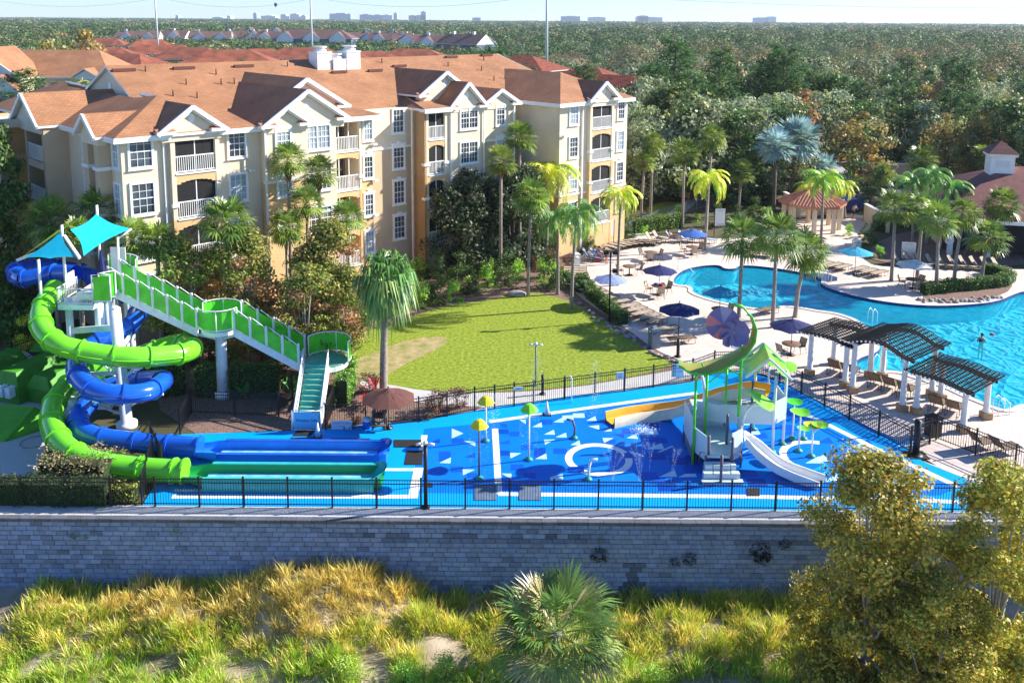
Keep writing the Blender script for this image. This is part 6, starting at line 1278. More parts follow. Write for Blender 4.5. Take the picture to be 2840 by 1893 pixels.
# ================================================================== yard covers at the left, pump
def cover(p, L_, w_, h, rz, label, m='ygreen', name='equipment_cover'):
    o = thing(name, label, 'cover', p, rz); b = MB(); vs = [(-L_ / 2, -w_ / 2, 0), (L_ / 2, -w_ / 2, 0), (L_ / 2, w_ / 2, 0), (-L_ / 2, w_ / 2, 0), (-L_ / 2, -w_ / 2, h * .55), (L_ / 2, -w_ / 2, h * .55), (L_ / 2, w_ / 2, h * .55), (-L_ / 2, w_ / 2, h * .55), (-L_ * .42, -w_ * .28, h), (L_ * .42, -w_ * .28, h), (L_ * .42, w_ * .28, h), (-L_ * .42, w_ * .28, h)]
    b.add(vs, [(0, 1, 5, 4), (1, 2, 6, 5), (2, 3, 7, 6), (3, 0, 4, 7), (4, 5, 9, 8), (5, 6, 10, 9), (6, 7, 11, 10), (7, 4, 8, 11), (8, 9, 10, 11)]); b.build('shell', m, o); return o
M['ygreen2'] = mat('hatch_green', (.09, .36, .015), .5, var=.15); M['ygreen'] = mat('yard_cover_green', (.055, .26, .015), .6, var=.2, vscale=1.5)
cover(D(-10, 880), 3.2, 1.6, 1.5, R(70), 'green pitched equipment cover at the left picture edge'); cv = cover(D(75, 895), 3.4, 1.8, 1.6, R(72), 'large green pitched equipment cover with pale boxes on its end'); cover(D(140, 900), 3.0, 1.6, 1.4, R(72), 'green equipment cover close behind the green slide')
for k in range(3): b = MB(); b.bb(-.22, .22, -.18, .12, 0, .55); o = b.build('meter_box', 'whitemetal', cv); o.location = (-1.85, -.5 + .5 * k, .45)
o = thing('open_hatch', 'bright green hinged hatch lying open on the gravel', 'hatch', D(30, 985)); b = MB(); b.slab([(-2.6, -1.0, .1), (.4, -1.3, .1), (.8, .6, .9), (-1.8, .9, .9)], .12, 0, 0); b.slab([(.4, -1.3, .1), (1.9, .4, .12), (1.3, 1.2, .12), (.8, .6, .9)], .12, 0, 0); b.slab([(-2.6, -1.0, .3), (-1.8, .9, .9), (-3.2, 1.2, .9), (-4, -.8, .3)], .12, 0, 0); b.build('panel', 'ygreen2', o)
o = thing('pump_shelter', 'dark pump under a green sheet roof behind the slide', 'pump', D(150, 850)); b = MB(); b.slab([(-1.5, -.8, 1.5), (1.4, -.8, 1.5), (1.4, .8, 1.9), (-1.5, .8, 1.9)], .1, 0, 0); b.build('roof', 'ygreen', o); b = MB(); b.bb(-1.2, 1.2, -.5, .6, 0, 1.2); b.build('pump', 'black', o)
b = MB(); b.tube([(.6, 0, 0)] + [(.6 * math.cos(a), .6 * math.sin(a), .0) for a in np.linspace(.3, 6.28, 18)], .05, 5); o = b.build('manhole_ring', 'rock'); o.location = D(78, 1015); tagk(o, 'grey ring lying on the gravel beside the green slide', 'ring')
# ================================================================== shade sails and closed umbrella on the tower
def sail(name, label, pts, m, n=8):
    P = [Vector(p) for p in pts]; o = thing(name, label, 'shade sail', (P[0].x, P[0].y, 0)); vs = []; c = sum(P, Vector()) / 4
    for i in range(n + 1):
        for j in range(n + 1):
            u_, v_ = i / n, j / n; q = (P[0] * (1 - u_) * (1 - v_) + P[1] * u_ * (1 - v_) + P[2] * u_ * v_ + P[3] * (1 - u_) * v_)
            e = .16 * (4 * u_ * (1 - u_) * abs(1 - 2 * v_) ** 2 + 4 * v_ * (1 - v_) * abs(1 - 2 * u_) ** 2); q = q.lerp(c, e); vs.append(q)
    s = MB(); s.add(vs, [(i * (n + 1) + j, (i + 1) * (n + 1) + j, (i + 1) * (n + 1) + j + 1, i * (n + 1) + j + 1) for i in range(n) for j in range(n)], True); s.build('fabric', m, o, world=True); return o
def mast(parent, x, y, z0_, z1_): q = MB(); q.tube([(x, y, z0_), (x, y, z1_)], .075, 8); q.build('mast', 'white', parent, world=True)

c1_, c2_, c3_, c4_ = DY(221, 491, YS + 1.6), DY(302, 525, YS + 1.4), DY(192, 588, YS - 1.3), DY(161, 527, YS - .3)
s1 = sail('shade_sail', 'large turquoise shade sail over the top of the slide tower', [c1_, c2_, c3_, c4_], 'sail')
mast(s1, c1_.x, c1_.y + .1, zt - .2, c1_.z + .45); q = MB(); q.tube([(DY(272, 640, YS + .9).x, YS + .9, zt - .2), (DY(270, 545, YS + .9).x, YS + .9, DY(270, 545, YS + .9).z)], .07, 8); q.tube([(DY(270, 545, YS + .9).x, YS + .9, DY(270, 545, YS + .9).z - .1), c2_], .05, 6); q.build('mast', 'white', s1, world=True)
a_, b_, c_ = DY(139, 532, YS - .4), DY(176, 591, YS - 1.4), DY(56, 592, YS - 1.5)
s2 = sail('shade_sail', 'small turquoise triangular shade sail on the left of the slide tower', [a_, b_, (b_ + c_) / 2 + V3((0, -.1, -.02)), c_], 'sail')
mast(s2, a_.x + .08, a_.y, zt - .2, a_.z + .35); q = MB(); q.bar(a_ + V3((.2, -.05, -.2)), b_ + V3((.15, 0, -.05)), .13); q.build('boom', 'white', s2, world=True)
lm = DY(88, 596, YS - 1.7); mast(s2, lm.x, lm.y, zt - 2.2, lm.z)
g1_, g3_, g4_ = DY(205, 489, YS + 2.2), DY(45, 594, YS + .2), DY(150, 520, YS + .6)
s3 = sail('shade_sail', 'narrow lime green shade sail behind the turquoise ones', [g1_, g4_, a_ + V3((-.3, .3, 0)), g3_], 'saillime'); q = MB(); q.bar(g3_ + V3((-.15, 0, -.08)), g3_ + V3((1.0, .1, .35)), .14); q.build('boom', 'white', s3, world=True)
b = DY(235, 640, YS - .9); o = thing('closed_umbrella', 'closed navy umbrella standing on the top tower deck', 'umbrella', (b.x, b.y, zt)); q = MB(); q.tube([(0, 0, 0), (0, 0, 2.1)], .03, 6); q.build('pole', 'bronze', o); q = MB(); q.lathe((0, 0, .55), [(.2, 0), (.23, .15), (.16, .7), (.05, 1.5)], 8, False); q.build('canopy', 'navy', o)
# ================================================================== TREES
GRN = [(.045, .085, .022), (.06, .11, .03), (.035, .07, .02), (.08, .13, .035)]
OLV = [(.14, .16, .05), (.18, .19, .07), (.10, .12, .04), (.21, .20, .08)]
GOLD = [(.27, .19, .045), (.22, .17, .05), (.17, .15, .05), (.30, .20, .07)]
RUST = [(.30, .14, .06), (.24, .13, .06), (.20, .15, .08), (.34, .20, .10)]
SILV = [(.16, .19, .11), (.20, .23, .14), (.12, .15, .08), (.25, .28, .19)]
MAG = [(.025, .05, .018), (.035, .07, .025), (.05, .05, .025), (.02, .04, .015), (.12, .13, .09)]
PINE = [(.035, .085, .02), (.05, .11, .025), (.08, .15, .03), (.03, .065, .02)]
MAPLE = [(.16, .20, .03), (.12, .18, .03), (.24, .17, .05), (.09, .13, .025), (.24, .24, .06)]
def limbs(rx, h0, h1, nb, lean=.3, low=.35):
    """branch ends inside a crown: ellipsoid rx, from h0 to h1"""
    out = []
    for i in range(nb):
        a = i * 2.4 + rng.uniform(-.4, .4); u_ = rng.uniform(.05, 1) ** .6; th = rng.uniform(-.2, 1) ; r_ = rx * u_ * math.sqrt(max(.05, 1 - max(0, th) ** 2 * .85))
        z = h0 + (h1 - h0) * (low + (1 - low) * max(0, th)); out.append(np.array([r_ * math.cos(a), r_ * math.sin(a), z]))
    return out
def tree_mesh(h, rx, cz0, nb, nl, ls, pal, br=None, pal2=None, trunk=.22, bark='bark', gap=.55, low=.2, limbn=8):
    """returns crown and trunk objects (unparented) of a broadleaf tree"""
    ends = limbs(rx * .8, cz0, h, nb, low=low); br = br or rx * .38; P = []; Cc = []; Nn = []; per = nl // nb; mid = np.array([0, 0, (cz0 + h) / 2])
    for i, e in enumerate(ends):
        bs = br * rng.uniform(.6, 1.15); d = rand_unit(per); r_ = bs * rng.uniform(.0, 1, per)[:, None] ** (1 / 2.2); q = e[None, :] + d * r_ * np.array([1, 1, .72]); P.append(q); Nn.append(d + .5 * (q - mid) / rx)
        pl_ = pal2 if (pal2 and rng.uniform() < .24) else pal; Cc.append(pick(pl_, per, .25) * rng.uniform(.75, 1.25))
    P = np.concatenate(P); Cc = np.clip(np.concatenate(Cc), 0, 1)
    cr = npquads('crown', leafquadsN(P, ls, np.concatenate(Nn)), Cc, 'leaf'); t = MB(); zt_ = cz0 + (h - cz0) * .45
    t.tube([(0, 0, -.1), (.05, .03, cz0 * .5), (0, 0, cz0), (.1, -.05, zt_)], [trunk * 1.25, trunk, trunk * .85, trunk * .35], 7)
    for e in ends[:limbn]:
        s_ = np.array([0, 0, cz0 * .8 + rng.uniform(0, .4) * (e[2] - cz0 * .8)]); m_ = (s_ + e) / 2 + np.array([0, 0, -.08 * rx]); t.tube([tuple(s_), tuple(m_), tuple(e)], [trunk * .5, trunk * .3, trunk * .1], 5)
    tr = t.build('trunk', bark); return cr, tr
def mk_tree(name, label, loc, parts, rz=0.0, sc_=(1, 1, 1), group=None, cat='tree'):
    o = thing(name, label, cat, loc, rz, group); o.scale = sc_ if isinstance(sc_, tuple) else (sc_,) * 3
    for p in parts:
        if p.parent is None and p.get('_used') is None: c = p; p['_used'] = 1
        else: c = p.copy(); sc.collection.objects.link(c)
        if '_used' in c and c is not p: del c['_used']
        c.parent = o
    return o
# ---- palms
def fanleaf(V, C, base, dirv, L_, col, nb=15, droop=.25, pet=.5):
    d = dirv / np.linalg.norm(dirv); up = np.array([0, 0, 1.0]); s = np.cross(d, up); s /= np.linalg.norm(s) + 1e-9; n_ = np.cross(s, d); tip0 = base + d * L_ * pet
    w_ = .012 + .012 * L_; V.append([base - s * w_, base + s * w_, tip0 + s * w_, tip0 - s * w_]); C.append(col * .9)
    for k in range(nb):
        a = (k / (nb - 1) - .5) * 2 * 1.75; bl = L_ * (1 - pet) * (1.15 - .25 * abs(a) / 1.75) * rng.uniform(.9, 1.1); dd = d * math.cos(a) + s * math.sin(a); dd = dd + n_ * rng.uniform(-.12, .12)
        pm = tip0 + dd * bl * .6; pe = tip0 + dd * bl; pe[2] -= droop * bl * rng.uniform(.7, 1.5); w2 = bl * (.055 if nb < 25 else .024) + .008; sd = np.cross(dd, n_); sd /= np.linalg.norm(sd) + 1e-9
        V.append([tip0, pm - sd * w2, pe, pm + sd * w2]); C.append(np.clip(col * rng.uniform(.75, 1.25), 0, 1))
def fan_palm_crown(n, L_, pal, droop=.25, low=-.5, nb=15, dead=0, pet=.5):
    V = []; C = []; pal = np.array(pal)
    for i in range(n):
        k = i / n; el = 1.35 - (1.35 - low) * (k ** .8); az = i * 2.39996 + rng.uniform(-.2, .2); d = np.array([math.cos(az) * math.cos(el), math.sin(az) * math.cos(el), math.sin(el)])
        fanleaf(V, C, np.array([0, 0, 0.0]) + d * .1, d, L_ * rng.uniform(.85, 1.08), pal[rng.integers(len(pal))] * rng.uniform(.8, 1.25), nb, droop * (1 + k), pet)
    for i in range(dead):
        az = rng.uniform(0, 6.28); d = np.array([math.cos(az) * .5, math.sin(az) * .5, -.8]); fanleaf(V, C, np.zeros(3), d, L_ * .7, np.array([.30, .17, .07]), 9, .6, pet)
    return npquads('crown', V, C, 'palm')
def feather_crown(n, L_, pal, arch=.9, leaflet=.42, nl=22, low=-.1):
    V = []; C = []; pal = np.array(pal)
    for i in range(n):
        k = i / n; az = i * 2.39996 + rng.uniform(-.25, .25); el = 1.3 - (1.3 - low) * k; L2 = L_ * rng.uniform(.85, 1.1); hd = np.array([math.cos(az), math.sin(az), 0]); sd = np.array([-math.sin(az), math.cos(az), 0]); pts = []
        p = np.zeros(3); e = el; m_ = nl
        for j in range(m_ + 1): pts.append(p.copy()); p = p + (hd * math.cos(e) + np.array([0, 0, math.sin(e)])) * L2 / m_; e -= arch * 1.9 / m_
        col = pal[rng.integers(len(pal))] * rng.uniform(.8, 1.25)
        for j in range(2, m_ + 1):
            q = pts[j]; t = (pts[j] - pts[j - 1]); t /= np.linalg.norm(t); lf = leaflet * (1 - abs(j / m_ - .45) * .9) * rng.uniform(.85, 1.15)
            for sg in (-1, 1):
                dd = sd * sg * .75 + t * .55 + np.array([0, 0, -.35 + rng.uniform(-.2, .2)]); dd /= np.linalg.norm(dd); w2 = t * .035; V.append([q - w2, q + dd * lf * .5 - w2 * 1.4, q + dd * lf + np.array([0, 0, -lf * .25]), q + dd * lf * .5 + w2 * 1.4]); C.append(np.clip(col * rng.uniform(.8, 1.2), 0, 1))
            V.append([pts[j - 1] - sd * .015, pts[j] - sd * .012, pts[j] + sd * .012, pts[j - 1] + sd * .015]); C.append(col)
    return npquads('crown', V, C, 'palm')
SAB = [(.13, .19, .03), (.18, .25, .04), (.08, .13, .03), (.26, .31, .07)]
BRI = [(.22, .38, .03), (.30, .46, .04), (.16, .30, .03), (.45, .48, .04)]
QUE = [(.10, .24, .04), (.16, .34, .05), (.07, .17, .035), (.22, .40, .08)]
BIS = [(.22, .32, .34), (.28, .40, .42), (.16, .25, .27), (.34, .45, .45)]
CRW = {'sab': [fan_palm_crown(44, 1.35, SAB, .12, -.7), fan_palm_crown(40, 1.4, SAB, .12, -.7, dead=4), fan_palm_crown(48, 1.35, SAB, .2, -.9)],
       'droop': [fan_palm_crown(58, 1.55, [(.08, .20, .05), (.11, .25, .06), (.06, .14, .04), (.20, .30, .08)], .7, -1.0, 15, 7, .5)],
       'bis': [fan_palm_crown(34, 2.3, BIS, .05, -.8, 21, 0, .42), fan_palm_crown(34, 2.4, BIS, .05, -.7, 21, 0, .42)],
       'bri': [feather_crown(24, 2.1, BRI, 1.15, .5), feather_crown(24, 2.2, [(.40, .46, .04), (.50, .50, .05), (.25, .38, .03)], 1.15, .5)], 'que': [feather_crown(22, 2.3, QUE, 1.1, .5), feather_crown(20, 2.4, QUE, 1.25, .55)],
       'dark': [fan_palm_crown(42, 1.25, [(.07, .12, .025), (.11, .17, .03), (.18, .23, .05)], .14, -.7)]}
for l in CRW.values():
    for o in l: o['_t'] = 1
crown_used = set()
def palm(kind, var, p, zc, s, label, boots=0.0, r=.13, lean=None, name='palm_tree', base_z=0.0, bark='palmbark', group=None):
    """p ground point, zc height of crown centre, s crown scale"""
    o = thing(name, label, 'palm tree', p, 0, group); c0 = CRW[kind][var]
    if c0.name in crown_used: c = c0.copy(); sc.collection.objects.link(c)
    else: c = c0; crown_used.add(c0.name)
    if '_t' in c: del c['_t']
    lean = lean or (rng.uniform(-.1, .1), rng.uniform(-.1, .1)); c.parent = o; c.location = (lean[0], lean[1], zc - p[2]); c.scale = (s, s, s); c.rotation_euler = (0, 0, rng.uniform(0, 6)); h = zc - p[2]
    t = MB(); t.tube([(0, 0, -.1), (0, 0, .12), (lean[0] * .2, lean[1] * .2, h * .4), (lean[0], lean[1], h + .05)], [r * 1.5, r * 1.15, r * .95, r * .85], 9)
    t.build('trunk', bark, o)
    if boots:
        b = MB(); n = 26
        for i in range(n): a = i * 2.4; z = h - boots * (i / n) - .05; b.bar((lean[0] + r * .7 * math.cos(a), lean[1] + r * .7 * math.sin(a), z - .16), (lean[0] + r * 1.9 * math.cos(a), lean[1] + r * 1.9 * math.sin(a), z + .1), .1, .06)
        b.build('frond_boots', 'boot', o)
    return o
def palmG(kind, var, base, crown, s, label, **k):      # base and crown centre given in the whole-picture view
    p = D(*base); z = DY(crown[0], crown[1], p.y); q = Vector((z.x - p.x, 0)); return palm(kind, var, p, z.z, s, label, lean=(z.x - p.x, 0.0), **k)
def palmY(kind, var, Y, crown, s, label, **k): z = DY(crown[0], crown[1], Y); return palm(kind, var, Vector((z.x, Y, 0)), z.z, s, label, **k)
palmG('droop', 0, (881, 895), (888, 640), 1.15, 'big drooping fan palm standing alone beside the worn lawn patch', r=.2, name='fan_palm')
palmY('sab', 0, 56.5, (660, 370), 1.0, 'tall palm with orange boots against the ochre wall, left of the pair', boots=1.2, r=.12); palmY('dark', 0, 57.5, (733, 398), 1.1, 'palm with brown boots against the building, right of the pair', boots=1.0, r=.12)
palmY('dark', 0, 54.5, (705, 470), 1.05, 'shorter palm with orange boots below the pair by the building', boots=.7, r=.11); palmY('sab', 2, 53, (655, 522), .95, 'thin tall palm rising among the autumn trees by the building', r=.09); palmY('dark', 0, 50.5, (520, 512), 1.35, 'dark palm in front of the second balcony stack behind the stairs'); palmY('dark', 0, 56, (800, 502), 1.05, 'small palm in front of the slim balcony stack', r=.1)
palmY('sab', 1, 67.5, (1151, 372), 1.0, 'palm with a brown boot collar before the narrow gabled bay', boots=1.0, r=.13); palmY('dark', 0, 71.5, (1196, 318), 1.25, 'dark tall palm in the corner where the right wing begins', boots=.5)
palmG('sab', 2, (1213, 680), (1220, 452), 1.15, 'light green palm on the lawn corner, tallest of that clump', r=.12); palmG('bri', 1, (1255, 592), (1262, 398), 1.55, 'wide yellow green feather palm beside the right wing', name='feather_palm'); palmG('que', 0, (1281, 675), (1280, 505), 1.05, 'feather palm left of the twin at the lawn corner', name='feather_palm', r=.12); palmG('que', 1, (1312, 708), (1325, 490), 1.15, 'drooping light green feather palm beside the lounger steps', name='feather_palm', r=.12); palmG('bri', 1, (1418, 655), (1426, 448), .95, 'slim yellow feather palm rising from the upper deck', name='feather_palm', r=.11)
palmG('sab', 0, (1472, 497), (1482, 372), .95, 'palm with orange collar right beside the building end', boots=.7); palmG('sab', 2, (1494, 492), (1500, 330), 1.05, 'paler palm just behind the one with the orange collar'); palmG('sab', 0, (1567, 522), (1572, 352), 1.25, 'palm with woven grey collar in the far hedge', boots=1.2); palmG('sab', 2, (1622, 530), (1636, 318), 1.15, 'tall palm behind the blue umbrella, highest of the far row'); palmG('bri', 1, (1619, 575), (1628, 410), 1.15, 'yellow feather palm at the foot of the far loungers', name='feather_palm', r=.12); palmG('sab', 1, (1695, 500), (1704, 397), 1.05, 'palm with orange dead fronds right of the rules board')
palmG('bis', 0, (1776, 490), (1782, 335), .95, 'silver blue fan palm, left of the pair behind the gazebo', r=.2, bark='bark', name='fan_palm'); palmG('bis', 1, (1815, 468), (1832, 318), 1.15, 'large silver fan palm, right of the pair behind the gazebo', r=.26, bark='bark', name='fan_palm'); palmG('bis', 1, (1885, 460), (1888, 385), .8, 'low silver fan palm behind the yellow feather palms', name='fan_palm')
palmG('bri', 0, (1885, 560), (1892, 410), 1.15, 'yellow green feather palm in front of the gazebo roof, middle one', name='feather_palm', r=.12); palmG('bri', 1, (1865, 500), (1862, 432), .95, 'yellow feather palm left of the middle one over the gazebo', name='feather_palm'); palmG('bri', 1, (1940, 500), (1932, 428), .95, 'yellow feather palm right of the middle one over the gazebo', name='feather_palm')
palmG('dark', 0, (1697, 728), (1706, 548), 1.35, 'leftmost of the three palms on the near pool deck', r=.13); palmG('dark', 0, (1774, 752), (1784, 542), 1.4, 'middle one of the three palms on the near pool deck', r=.13); palmG('sab', 2, (1826, 728), (1852, 578), 1.25, 'leaning rightmost of the three palms on the near pool deck', r=.14)
for i, (b_, c_, k, v_, s, l) in enumerate((((2047, 644), (2056, 480), 'sab', 0, 1.25, 'leftmost palm of the group on the far pool side'), ((2106, 642), (2120, 478), 'sab', 2, 1.0, 'second palm from the left on the far pool side, behind the white umbrella'), ((2149, 671), (2155, 508), 'sab', 1, 1.2, 'palm over the left end of the island hedge'), ((2190, 654), (2212, 492), 'sab', 2, 1.1, 'palm behind the middle of the island hedge'), ((2253, 650), (2270, 548), 'dark', 0, 1.35, 'low palm with shaggy collar at the right of the island hedge'), ((2290, 590), (2302, 470), 'dark', 0, 1.35, 'palm in front of the club roof'), ((2095, 560), (2096, 420), 'que', 0, 1.0, 'dense feather palm before the club roof corner, left one'), ((2128, 560), (2140, 402), 'que', 1, 1.05, 'dense feather palm before the club roof corner, middle one'), ((2165, 560), (2180, 430), 'que', 0, 1.05, 'dense feather palm before the club roof corner, right one'), ((2110, 470), (2118, 368), 'dark', 0, 1.5, 'dark fan palm behind the dense feather palms'), ((2026, 450), (2028, 400), 'sab', 2, 1.1, 'short palm beside the parking bays'), ((2248, 430), (2256, 365), 'dark', 0, 1.5, 'dark palm behind the club roof ridge'), ((2345, 400), (2348, 330), 'dark', 0, 1.3, 'palm at the right picture edge behind the cupola'))):
    palmG(k, v_, b_, c_, s, l, boots=.5 if 'shaggy' in l else 0)
for x, y, Y, s, l in ((118, 512, 52, 1.25, 'bushy low palm left of the shade sails'), (230, 492, 52, 1.2, 'bushy low palm behind the shade sails'), (306, 552, 50, 1.05, 'bushy low palm right of the turquoise sail'), (359, 560, 50, .95, 'bushy low palm between the sail and the autumn tree'), (175, 540, 50, .8, 'bushy low palm half hidden behind the lime sail')):
    palmY('sab', 1, Y, (x, y), s, l, r=.14)
# foreground sabal palm
FG = fan_palm_crown(34, 1.9, [(.09, .17, .04), (.13, .23, .06), (.06, .11, .03), (.24, .32, .10), (.34, .30, .15)], .10, -.5, 34, 5, .5); CRW['fg'] = [FG]
pf = DY(1280, 1455, 28.6); o = palm('fg', 0, Vector((pf.x, 28.6, -3.4)), pf.z, 1.25, 'big spiky fan palm in the foreground grass before the wall', r=.2, lean=(0, 0), name='fan_palm')
V = []; n = 1500; P = np.array([[pf.x, 28.3, pf.z]]) + np.concatenate([rng.normal(size=(n // 3, 3)) * .22 + np.array(c) for c in ((-.75, -.3, -.75), (.65, -.2, .05), (.5, -.4, -1.2))]); o2 = npquads('seed_fluff', leafquads(P, .05, 0, .25), pick([(.5, .42, .36), (.6, .52, .46)], len(P)), 'leaf', o); o2.location = -o.location
# ---- broadleaf prototypes
MAGP = tree_mesh(7.6, 3.6, .4, 60, 16000, .25, MAG, 1.25, low=.0, trunk=.25, limbn=10)
for (x, y, s, l) in ((1060, 615, 1.0, 'left one of two dark glossy trees before the building'), (1175, 605, 1.05, 'right one of two dark glossy trees before the building')): mk_tree('magnolia_tree', l, D(x, y), MAGP, rng.uniform(0, 6), (s, s, s))
MAPP = tree_mesh(7.8, 2.5, 1.0, 52, 11000, .20, MAPLE, .95, pal2=RUST, low=.0, bark='palebark', trunk=.12, limbn=16)
for (x, y, Y, s, l) in ((425, 0, 50, 1.0, 'slender reddish autumn tree in front of the balcony stack behind the stairs'), (570, 0, 50, 1.05, 'autumn tree with pinkish top behind the stair middle landing'), (745, 0, 51, 1.08, 'autumn tree with pinkish top right of the thin tall palm'), (700, 0, 47.5, .88, 'greener autumn tree behind the low stair landing'), (790, 0, 49, .8, 'autumn tree at the left edge of the lawn'), (500, 0, 53, .8, 'smaller autumn tree deep between the palms')):
    X = DY(x, 700, Y).x; mk_tree('maple_tree', l, (X, Y, 0), MAPP, rng.uniform(0, 6), (s, s, s * .95))
OAK = tree_mesh(9.5, 4.4, 1.0, 80, 26000, .24, [(.05, .10, .02), (.08, .14, .03), (.12, .19, .04), (.035, .07, .02)], 1.3, low=-.05, trunk=.35)
mk_tree('oak_tree', 'dense green oak at the left picture edge before the building', (DY(-48, 500, 55).x, 55, 0), OAK, 0, (.95, .95, 1.36))
SHR = tree_mesh(2.6, 1.3, .3, 18, 1800, .16, GRN, .55, low=-.1, trunk=.06)
SHG = tree_mesh(2.2, 1.2, .2, 16, 1800, .13, [(.55, .50, .03), (.42, .42, .03), (.30, .34, .03)], .5, low=-.1, trunk=.05)
SHR2 = tree_mesh(1.6, 1.0, .1, 14, 1500, .13, [(.18, .32, .04), (.12, .24, .03), (.25, .38, .06)], .5, low=-.1, trunk=.05)
SHRD = tree_mesh(1.3, .9, .1, 12, 1300, .10, [(.16, .06, .05), (.22, .09, .07), (.10, .05, .04), (.10, .12, .05)], .45, low=-.1, trunk=.04)
def shrub(par, x, y, s, label, group=None): mk_tree('shrub', label, D(x, y), par, rng.uniform(0, 6), (s, s, s), group, 'shrub')
shrub(SHG, 75, 795, 1.0, 'bright yellow shrub left of the green slide'); shrub(SHG, 420, 745, .7, 'yellow shrub behind the slide stairs')
for i, (x, y) in enumerate(((930, 690), (965, 705), (1000, 690), (1040, 690), (1080, 675), (1120, 660), (1160, 655), (1190, 640), (890, 720), (870, 600), (900, 585), (940, 600), (1000, 640), (1250, 640), (1265, 660), (960, 640), (1050, 650), (1120, 640))): shrub([SHR, SHR2][i % 2], x, y, rng.uniform(.7, 1.1) * (1 if i != 9 else 1), 'leafy shrub in the bed between lawn and building', 'shrubs in the bed along the building')
for i, (x, y) in enumerate(((520, 800), (560, 790), (600, 830), (640, 800), (460, 800), (480, 830), (330, 760), (360, 740), (400, 800), (300, 700), (640, 880), (800, 800), (560, 720), (620, 740), (480, 720), (700, 770))): shrub(SHR, x, y, rng.uniform(.6, 1.0), 'dark shrub in the shade behind the slide stairs', 'shrubs behind the slide tower')
for i, (x, y) in enumerate(((812, 975), (1010, 940), (1050, 935), (990, 955), (1300, 615), (1250, 600), (1230, 620), (850, 900), (1270, 605))): shrub(SHRD, x, y, .8, 'reddish shrub beside the gravel path fence' if y > 800 else 'reddish shrub at the top corner of the lawn', 'reddish shrubs by the path' if y > 800 else 'reddish shrubs at the lawn corner')
for i, (x, y) in enumerate(((1350, 575), (1390, 560), (1440, 545), (1480, 540), (1650, 520), (1560, 500), (1730, 500), (1760, 505), (1690, 515), (1600, 510), (1830, 470), (1950, 540), (2000, 560), (2020, 590), (1985, 545), (2040, 480), (1990, 490))): shrub([SHR, SHR2][i % 2], x, y, rng.uniform(.5, 1), 'leafy shrub at the back of the pool deck', 'shrubs at the back of the deck')
for i, (x, y) in enumerate(((1700, 470), (1740, 460), (1660, 470), (1800, 440), (1850, 440), (1960, 470), (2090, 520), (2130, 540), (2010, 470), (1560, 440), (1500, 455), (1620, 430))): shrub(SHR, x, y, rng.uniform(1.2, 1.9), 'large dark green shrub behind the pool deck', 'large shrubs behind the deck')
# small plants
def bladeplant(name, label, p, n, L_, w_, pal, cat='plant', droop=.4):
    V = []; C = []; pal = np.array(pal)
    for i in range(n):
        az = rng.uniform(0, 6.28); el = rng.uniform(.4, 1.4); d = np.array([math.cos(az) * math.cos(el), math.sin(az) * math.cos(el), math.sin(el)]); s_ = np.array([-math.sin(az), math.cos(az), 0]) * w_; m_ = d * L_ * .55; e = d * L_ + np.array([0, 0, -droop * L_ * .4]); c = pal[rng.integers(len(pal))] * rng.uniform(.8, 1.2)
        V += [[np.zeros(3), m_ - s_, e, m_ + s_]]; C.append(np.clip(c, 0, 1))
    o = npquads(name, V, C, 'palm'); o.location = p; tagk(o, label, cat); return o
bladeplant('banana_plant', 'broad leaved green plant beside the landing column', D(565, 915), 14, 1.3, .17, [(.06, .2, .04), (.10, .28, .06)]); bladeplant('banana_plant', 'broad leaved green plant left of the low stair landing', D(668, 905), 14, 1.2, .14, [(.06, .2, .04), (.12, .3, .05)])
bladeplant('cordyline_plant', 'spiky crimson plant behind the brown umbrella', D(862, 915) + V3((0, 0, .5)), 40, .9, .035, [(.45, .01, .05), (.30, .01, .04), (.18, .04, .04)]); bladeplant('cordyline_plant', 'small pink spiky plant beside the brown umbrella', D(840, 935) + V3((0, 0, .3)), 24, .6, .03, [(.6, .02, .10), (.4, .02, .06)])
for i, (x, y) in enumerate(((1050, 672), (1085, 655), (1105, 640), (1130, 632), (1165, 622), (1190, 612), (960, 700), (1000, 700), (1270, 622), (1255, 612))): o = bladeplant('grass_clump', 'light green strappy clump along the lawn bed', D(x, y), 46, 1.2, .03, [(.25, .38, .06), (.16, .28, .04), (.4, .45, .12)], droop=.8); o['group'] = 'strappy clumps along the lawn bed'
bladeplant('saw_plant', 'bright green low palm clump at the deck corner', D(1270, 635), 46, 1.5, .04, [(.30, .5, .04), (.2, .4, .04)]); o = MB(); o.sphere((0, 0, .1), .6, 8, (1.2, .8, .45)); ob = o.build('boulder', 'rock'); ob.location = D(1187, 678); tagk(ob, 'grey boulder at the upper edge of the lawn', 'rock')
